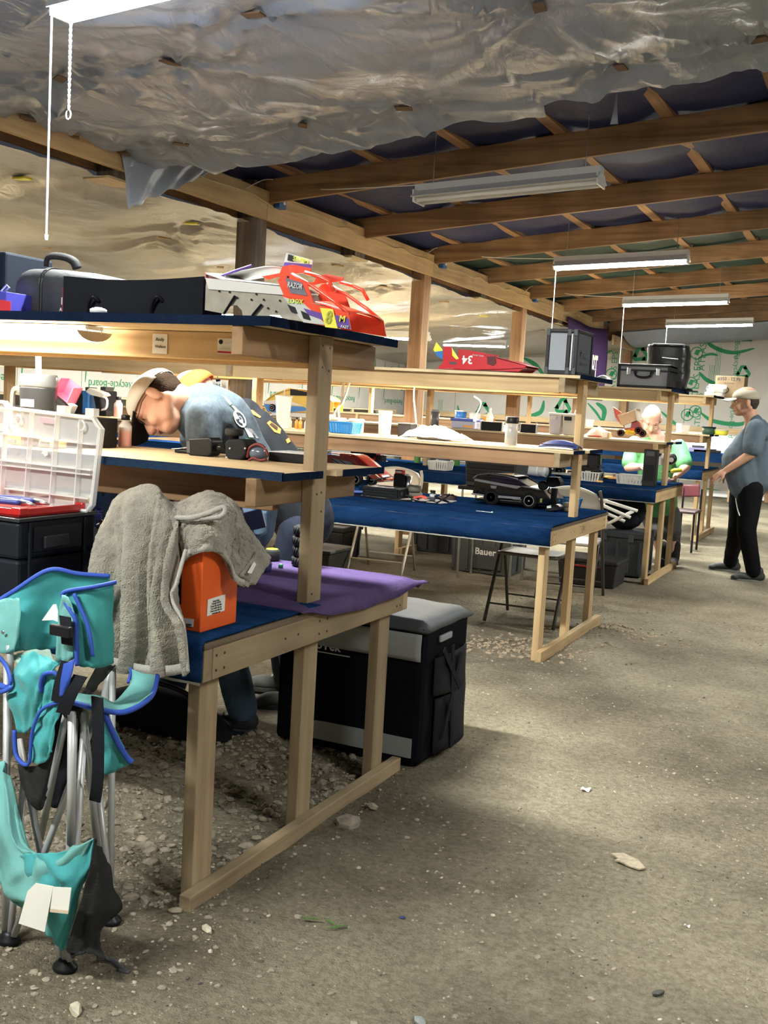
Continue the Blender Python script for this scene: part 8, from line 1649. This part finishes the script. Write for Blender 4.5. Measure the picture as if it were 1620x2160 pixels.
# cap, hair, glasses
capA = cap_prims_and_parts(pA_, HP, HA, S_, mat('cap_pale', (.60, .57, .52), .85), mat('cap_black', (.012, .012, .013), .8), tilt=.0)
hairp = [('e', HP(-.045, .015, 0), axes(HA[0], HA[2], HA[1], .075*S_, .088*S_, .082*S_)), ('e', HP(-.055, -.03, 0), axes(HA[0], HA[2], HA[1], .052*S_, .074*S_, .05*S_))]
blob('hair', hairp, HAIR, pA_, .007, 2, .003, 60)
b = B()
for w in (-1, 1): b.tube([HP(.102+.0*w, .0+.016*math.sin(a), w*.034+.025*math.cos(a)) for a in [i*PI/6 for i in range(12)]], .0015, 5, True); b.tube([HP(.100, .006, w*.06), HP(.04, .012, w*.088), HP(-.02, .01, w*.09)], .0016, 5)
b.build('glasses', BLACK, pA_)
# back print of the shirt
from mathutils.bvhtree import BVHTree
def bvh(o): return BVHTree.FromPolygons([v.co for v in o.data.vertices], [p.vertices for p in o.data.polygons])
def decal(o, uv, m, name, dep, n=6, off=.012):
    """print that lies on the cloth: outline points dropped onto the surface along their sight line"""
    W_ = WM[o.name]; T_ = bvh(o); Wi = W_.inverted(); o0 = Wi @ CAM
    P_ = []
    for u, v in uv:
        d = (Wi.to_3x3() @ ray(u, v)).normalized(); loc, nor, _, _ = T_.ray_cast(o0, d)
        if loc is None: return None
        P_.append(W_ @ (loc+nor*.003))
    c = sum(P_, Vector())/len(P_); b = B()
    for i in range(len(P_)): b.poly([c, P_[i], P_[(i+1) % len(P_)]])
    return b.build(name, m, o, thick=.002)
PW = mat('print_white', (.66, .66, .68), .7); PG = mat('print_green', (.22, .75, .30), .7); PO = mat('print_orange', (.70, .24, .06), .7)
def ringd(u, v, ru, rv, a0=0, n=14): return [(u+ru*math.cos(2*PI*i/n)*math.cos(a0)-rv*math.sin(2*PI*i/n)*math.sin(a0), v+ru*math.cos(2*PI*i/n)*math.sin(a0)+rv*math.sin(2*PI*i/n)*math.cos(a0)) for i in range(n)]
decal(tee, ringd(505, 884, 20, 11, 1.05), PW, 'print_ring', 4.4); decal(tee, ringd(505, 884, 16, 8.5, 1.05), mat('print_navy', (.03, .04, .06), .7), 'print_disc', 4.4, off=.0); decal(tee, ringd(506, 885, 9, 4.5, 1.05), PW, 'print_mark', 4.4)
decal(tee, [(468, 836), (476, 838), (488, 852), (484, 856)], PG, 'print_flash', 4.4); decal(tee, [(486, 856), (494, 858), (508, 872), (500, 872)], mat('print_tan', (.5, .45, .30), .7), 'print_flash', 4.4)
decal(tee, [(514, 902), (530, 905), (545, 925), (524, 922)], PW, 'print_block', 4.4); decal(tee, [(518, 925), (534, 926), (530, 948), (522, 944)], PG, 'print_block', 4.4)
shoe('shoe', ft1+Vector((.05, .05, 0)), ft1+Vector((-.22, -.08, 0)), SNK, SOLEK, pA_); shoe('shoe', ft2+Vector((.06, .04, 0)), ft2+Vector((-.22, -.05, 0)), SNG, SOLEK, pA_)

# ---------------------------------------------------------------- man in black tee beside him
hB = A(415, 842, 5.02); hpB, HPB, HAB = head_prims(hB, RT*-.70-UP*.70, RT*-.70+UP*.70, S_)
nkB, chB, waB, peB = A(462, 872, 5.02), A(530, 925, 5.05), A(600, 1015, 5.10), A(640, 1095, 5.14); sN, sF = A(485, 908, 4.92), A(480, 890, 5.26)
eN, wN, eF, wF = A(440, 1000, 4.98), A(385, 1060, 5.0), A(430, 990, 5.25), A(380, 1062, 5.2)
f1_ = aZ(602, 1462, 0); f2_ = aZ(628, 1500, 0); hN, hF = A(632, 1115, 5.06), A(636, 1112, 5.24); k1, k2 = (hN+f1_)/2+Vector((-.05, -.05, .03)), (hF+f2_)/2+Vector((-.05, -.04, .03))
body = hpB + [('c', HPB(-.05, -.06, 0), .058, nkB, .062), ('c', nkB, .07, chB, .12), ('c', chB, .12, waB, .11), ('c', waB, .11, peB, .12), ('c', sN, .05, eN, .04), ('c', eN, .04, wN, .028), ('c', sF, .05, eF, .04), ('c', eF, .04, wF, .028), ('c', hN, .085, k1, .06), ('c', k1, .055, f1_+Vector((0, 0, .09)), .04), ('c', hF, .085, k2, .06), ('c', k2, .055, f2_+Vector((0, 0, .09)), .04)] + hand_prims(wN, A(350, 1075, 5.0)-wN, UP, S_*.95, .5, -1) + hand_prims(wF, A(350, 1078, 5.15)-wF, UP, S_*.95, .5, 1)
pB2 = blob('person', body, SKIN, None, .0085, 4); tag(pB2, 'man in black tee with orange print bent behind the man in the pale cap', 'person'); face_bits(pB2, HPB, HAB, S_)
torso = [('c', A(470, 876, 5.02), .08, A(500, 890, 5.05), .13), ('e', (sN+sF)/2+(chB-(sN+sF)/2)*.35, axes((chB-nkB).normalized(), (sF-sN).normalized(), (chB-nkB).cross(sF-sN).normalized(), .17, .24, .14)), ('c', chB, .150, waB, .150), ('c', waB, .150, peB.lerp(waB, .15), .155), ('c', sN, .082, sN.lerp(eN, .55), .075), ('c', sF, .082, sF.lerp(eF, .55), .075)]
teeB = blob('shirt', torso, TEEK, pB2, .010, 5, .005)
pants = [('c', peB.lerp(waB, .2), .152, peB, .155), ('c', hN, .100, k1, .085), ('c', k1, .083, f1_+Vector((0, 0, .12)), .070), ('c', hF, .100, k2, .085), ('c', k2, .083, f2_+Vector((0, 0, .12)), .070)]
blob('jeans', pants, DENIMD, pB2, .011, 4, .005)
cap_prims_and_parts(pB2, HPB, HAB, S_, mat('cap_orange', (.85, .16, .03), .8), mat('cap_grey', (.14, .15, .17), .8))
decal(teeB, [(521, 866), (532, 866), (550, 880), (548, 883), (530, 874)], PO, 'print_letters', 5); decal(teeB, [(568, 888), (592, 906), (590, 916), (578, 912), (562, 893)], PO, 'print_badge', 5); decal(teeB, [(572, 892), (585, 902), (583, 908), (568, 896)], mat('print_dark', (.05, .03, .02), .7), 'print_badge_core', 5); decal(teeB, [(602, 928), (608, 924), (612, 932), (606, 936)], PO, 'print_letters', 5)
shoe('shoe', f1_+Vector((.06, .04, 0)), f1_+Vector((-.21, -.06, 0)), SNG, SOLEK, pB2); shoe('shoe', f2_+Vector((.06, .04, 0)), f2_+Vector((-.21, -.06, 0)), SNG, SOLEK, pB2)

# ---------------------------------------------------------------- man in green behind the third bench
YG = 11.05
def G(u, v, dy=0): return aY(u, v, YG+dy)
FG = (CAM-G(1375, 880)); FG.z = 0; FG = FG.normalized(); SG = Vector((-FG.y, FG.x, 0))*-1
hG = G(1374, 884, -.06); hpG, HPG, HAG = head_prims(hG, FG*.80+SG*-.12-Vector((0, 0, .58)), Vector((0, 0, 1)), S_*1.05)
nkG, chG, waG, peG = G(1388, 925), G(1388, 965, .02), G(1384, 1030, .05), G(1392, 1085, .08)
sL, sR = G(1338, 936, .05), G(1432, 942, .05); eL, eR = G(1326, 985, -.10), G(1446, 985, -.12); wL, wR = G(1358, 985, -.26), G(1426, 1004, -.28)
fL, fR = aZ(1395, 1192, 0), aZ(1422, 1190, 0); hL_, hR_ = G(1376, 1085, .08), G(1410, 1086, .08); kL, kR = (hL_+fL)/2+Vector((0, -.03, .02)), (hR_+fR)/2+Vector((0, -.03, .02))
body = hpG + [('c', HPG(-.03, -.07, 0), .062, nkG, .07), ('c', nkG, .08, chG, .14), ('c', chG, .15, waG, .16), ('c', waG, .16, peG, .15), ('c', sL, .055, eL, .05), ('c', eL, .05, wL, .033), ('c', sR, .055, eR, .05), ('c', eR, .05, wR, .033), ('c', hL_, .09, kL, .062), ('c', kL, .056, fL+Vector((0, 0, .09)), .04), ('c', hR_, .09, kR, .062), ('c', kR, .056, fR+Vector((0, 0, .09)), .04)] + hand_prims(wL, G(1372, 985, -.34)-wL, Vector((0, 0, 1)), S_, .7, 1) + hand_prims(wR, G(1418, 1016, -.36)-wR, FG*-1+Vector((.5, 0, .6)), S_, .9, -1)
pG_ = blob('person', body, mat('skin_pink', (.70, .40, .33), .5, spec=.35, var=.06, vscale=12), None, .009, 4); tag(pG_, 'bald man in a green tee looking down behind the third bench', 'person'); face_bits(pG_, HPG, HAG, S_*1.05, brow=(.28, .18, .13), shut=True)
torso = [('c', G(1388, 932, .03), .09, chG, .17), ('e', G(1386, 948, .05), axes(SG, FG, (0, 0, 1), .27, .16, .13)), ('c', chG, .19, waG, .205), ('c', waG, .205, G(1388, 1066, .07), .20), ('c', sL, .080, sL.lerp(eL, .82), .084), ('c', sR, .080, sR.lerp(eR, .82), .084)]
blob('shirt', torso, GREENT, pG_, .012, 5, .007, 11)
pants = [('c', peG+Vector((0, 0, .06)), .175, peG, .17), ('c', hL_, .125, kL+Vector((0, 0, .06)), .105), ('c', hR_, .125, kR+Vector((0, 0, .06)), .105)]
blob('shorts', pants, mat('shorts_grey', (.085, .085, .08), .85), pG_, .013, 4, .005)
for f in (fL, fR): blob('sock', [('c', f+Vector((0, 0, .06)), .05, f+Vector((0, 0, .20)), .052)], mat('sock_black', (.02, .02, .022), .9), pG_, .009, 2); shoe('shoe', f+Vector((-.02, .08, 0)), f+Vector((.03, -.20, 0)), SNK, SOLEK, pG_)
hairp = [('e', HPG(-.04, .0, .0), axes(HAG[0], HAG[2], HAG[1], .072*S_, .092*S_, .055*S_))]; blob('hair', hairp, mat('hair_stubble', (.28, .20, .16), .9), pG_, .009, 2)
t = thing('shell_part', 'white car part with round black holes held by the man in green', 'car part', G(1395, 965, -.30)); b = B(); b.prism([G(*q_, -.36) for q_ in ((1382, 952), (1400, 950), (1402, 978), (1386, 984))], (0, .04, 0)); b.build('part_shell', WHITE, t, bevel=.008); b = B(); b.lathe([(.03, 0), (.03, .006)], G(1389, 957, -.37), 14, axis=(0, -1, 0)); b.build('black_eye', BLACK, t); b = B(); b.lathe([(.05, 0), (.06, .02), (.05, .05)], G(1416, 968, -.33), 18, axis=(0, -1, 0)); b.build('black_wheel', BLACK, t, smooth=True); b = B(); b.lathe([(.024, 0), (.024, .004)], G(1416, 970, -.385), 14, axis=(0, -1, 0)); b.build('white_hub', WHITE, t)
t = thing('hand_tool', 'yellow and black screwdriver in the hand of the man in green', 'screwdriver', wR); q = G(1417, 994, -.36); b = B(); b.tube([q, q+Vector((.03, -.02, .01)), q+Vector((.10, -.02, .02))], [.02, .026, .018], 10); b.build('handle', YEL, t, smooth=True); b = B(); b.cyl(q, q+Vector((-.1, -.03, -.02)), .006, n=6); b.build('shaft', BLACK, t)

# ---------------------------------------------------------------- man standing in the aisle
YD = 10.45
def D_(u, v, dy=0): return aY(u, v, YD+dy)
FD = -RT.copy(); FD.z = 0; FD = (FD.normalized()*.97+Vector((0, .2, 0))).normalized(); SD = Vector((FD.y, -FD.x, 0))
hD = D_(1573, 848, .05); hpD, HPD, HAD = head_prims(hD, FD-Vector((0, 0, .06)), Vector((0, 0, 1))-FD*.0, S_*1.0)
nkD, chD, waD, peD = D_(1588, 893, .05), D_(1590, 930, .05), D_(1575, 985, .05), D_(1578, 1025, .05); sN, sF = D_(1596, 905, -.12), D_(1600, 902, .24)
eN, wN = D_(1585, 957, -.20), D_(1532, 992, -.22); eF, wF = D_(1580, 955, .30), D_(1545, 985, .26)
fa, fb = aZ(1538, 1206, 0), aZ(1588, 1228, 0); ha, hb = D_(1566, 1030, .13), D_(1584, 1032, -.03); ka, kb = D_(1556, 1112, .16), D_(1574, 1118, -.06)
fa = Vector((fa.x, fa.y, 0)); fb = Vector((fb.x, fb.y, 0))
body = hpD + [('c', HPD(-.03, -.07, 0), .062, nkD, .07), ('c', nkD, .08, chD, .13), ('c', chD, .14, waD, .15), ('c', waD, .15, peD, .14), ('c', sN, .058, eN, .048), ('c', eN, .047, wN, .032), ('c', sF, .058, eF, .048), ('c', eF, .047, wF, .032), ('c', ha, .085, ka, .06), ('c', ka, .055, fa+Vector((0, 0, .09)), .04), ('c', hb, .085, kb, .06), ('c', kb, .055, fb+Vector((0, 0, .09)), .04)] + hand_prims(wN, D_(1508, 1006, -.22)-wN, Vector((.2, -.4, .9)), S_*1.05, .30, -1, .3) + hand_prims(wF, D_(1530, 1000, .24)-wF, Vector((.2, .3, .9)), S_, .4, 1)
pD_ = blob('person', body, SKINT, None, .009, 4); tag(pD_, 'man in slate tee, tan cap and black pants standing in the aisle', 'person'); face_bits(pD_, HPD, HAD, S_, brow=(.12, .09, .07), lip=(.36, .16, .13))
torso = [('c', D_(1592, 893, .05), .085, D_(1596, 912, .05), .14), ('e', D_(1598, 912, .06), axes(FD, SD, (0, 0, 1), .14, .23, .12)), ('c', D_(1588, 935, .06), .17, D_(1566, 975, .05), .19), ('c', D_(1566, 972, .05), .195, D_(1577, 1018, .05), .185), ('c', D_(1600, 940, .05), .15, D_(1600, 1010, .05), .14), ('c', sN, .095, sN.lerp(eN, .75), .098), ('c', sF, .095, sF.lerp(eF, .75), .095)]
blob('shirt', torso, SLATE, pD_, .011, 5, .008, 10)
pants = [('c', D_(1578, 1020, .05), .165, peD, .165), ('c', ha, .118, ka, .090), ('c', ka, .088, fa+Vector((0, 0, .10)), .068), ('c', hb, .118, kb, .092), ('c', kb, .090, fb+Vector((0, 0, .10)), .070)]
pt = blob('trousers', pants, PANTK, pD_, .012, 4, .007, 9)
b = B()
line = []
for (u, v) in ((1555, 1016), (1553, 1035), (1553, 1052), (1557, 1075), (1561, 1088)):
    W_ = WM[pt.name]; Wi = W_.inverted(); loc, nor, _, _ = bvh(pt).ray_cast(Wi @ CAM, (Wi.to_3x3() @ ray(u, v)).normalized())
    if loc is not None: line.append(W_ @ (loc+nor*.004))
if len(line) > 2: b.tube(bez(line, 4), .006, 5); b.build('white_piping', WHITE, pt, smooth=True)
cap_prims_and_parts(pD_, HPD, HAD, S_, mat('cap_tan', (.33, .29, .22), .85), mat('cap_tan_brim', (.50, .47, .42), .85), tilt=-.01)
blob('hair', [('e', HPD(-.045, .0, 0), axes(HAD[0], HAD[2], HAD[1], .070*S_, .088*S_, .062*S_)), ('e', HPD(-.05, -.035, 0), axes(HAD[0], HAD[2], HAD[1], .05*S_, .074*S_, .04*S_))], mat('hair_dark', (.03, .022, .017), .85), pD_, .008, 2)
for f in (fa, fb): shoe('shoe', f-FD*.10, f+FD*.20, SNK, SOLE, pD_, 1.05)

bpy.data.scenes.remove(TS)
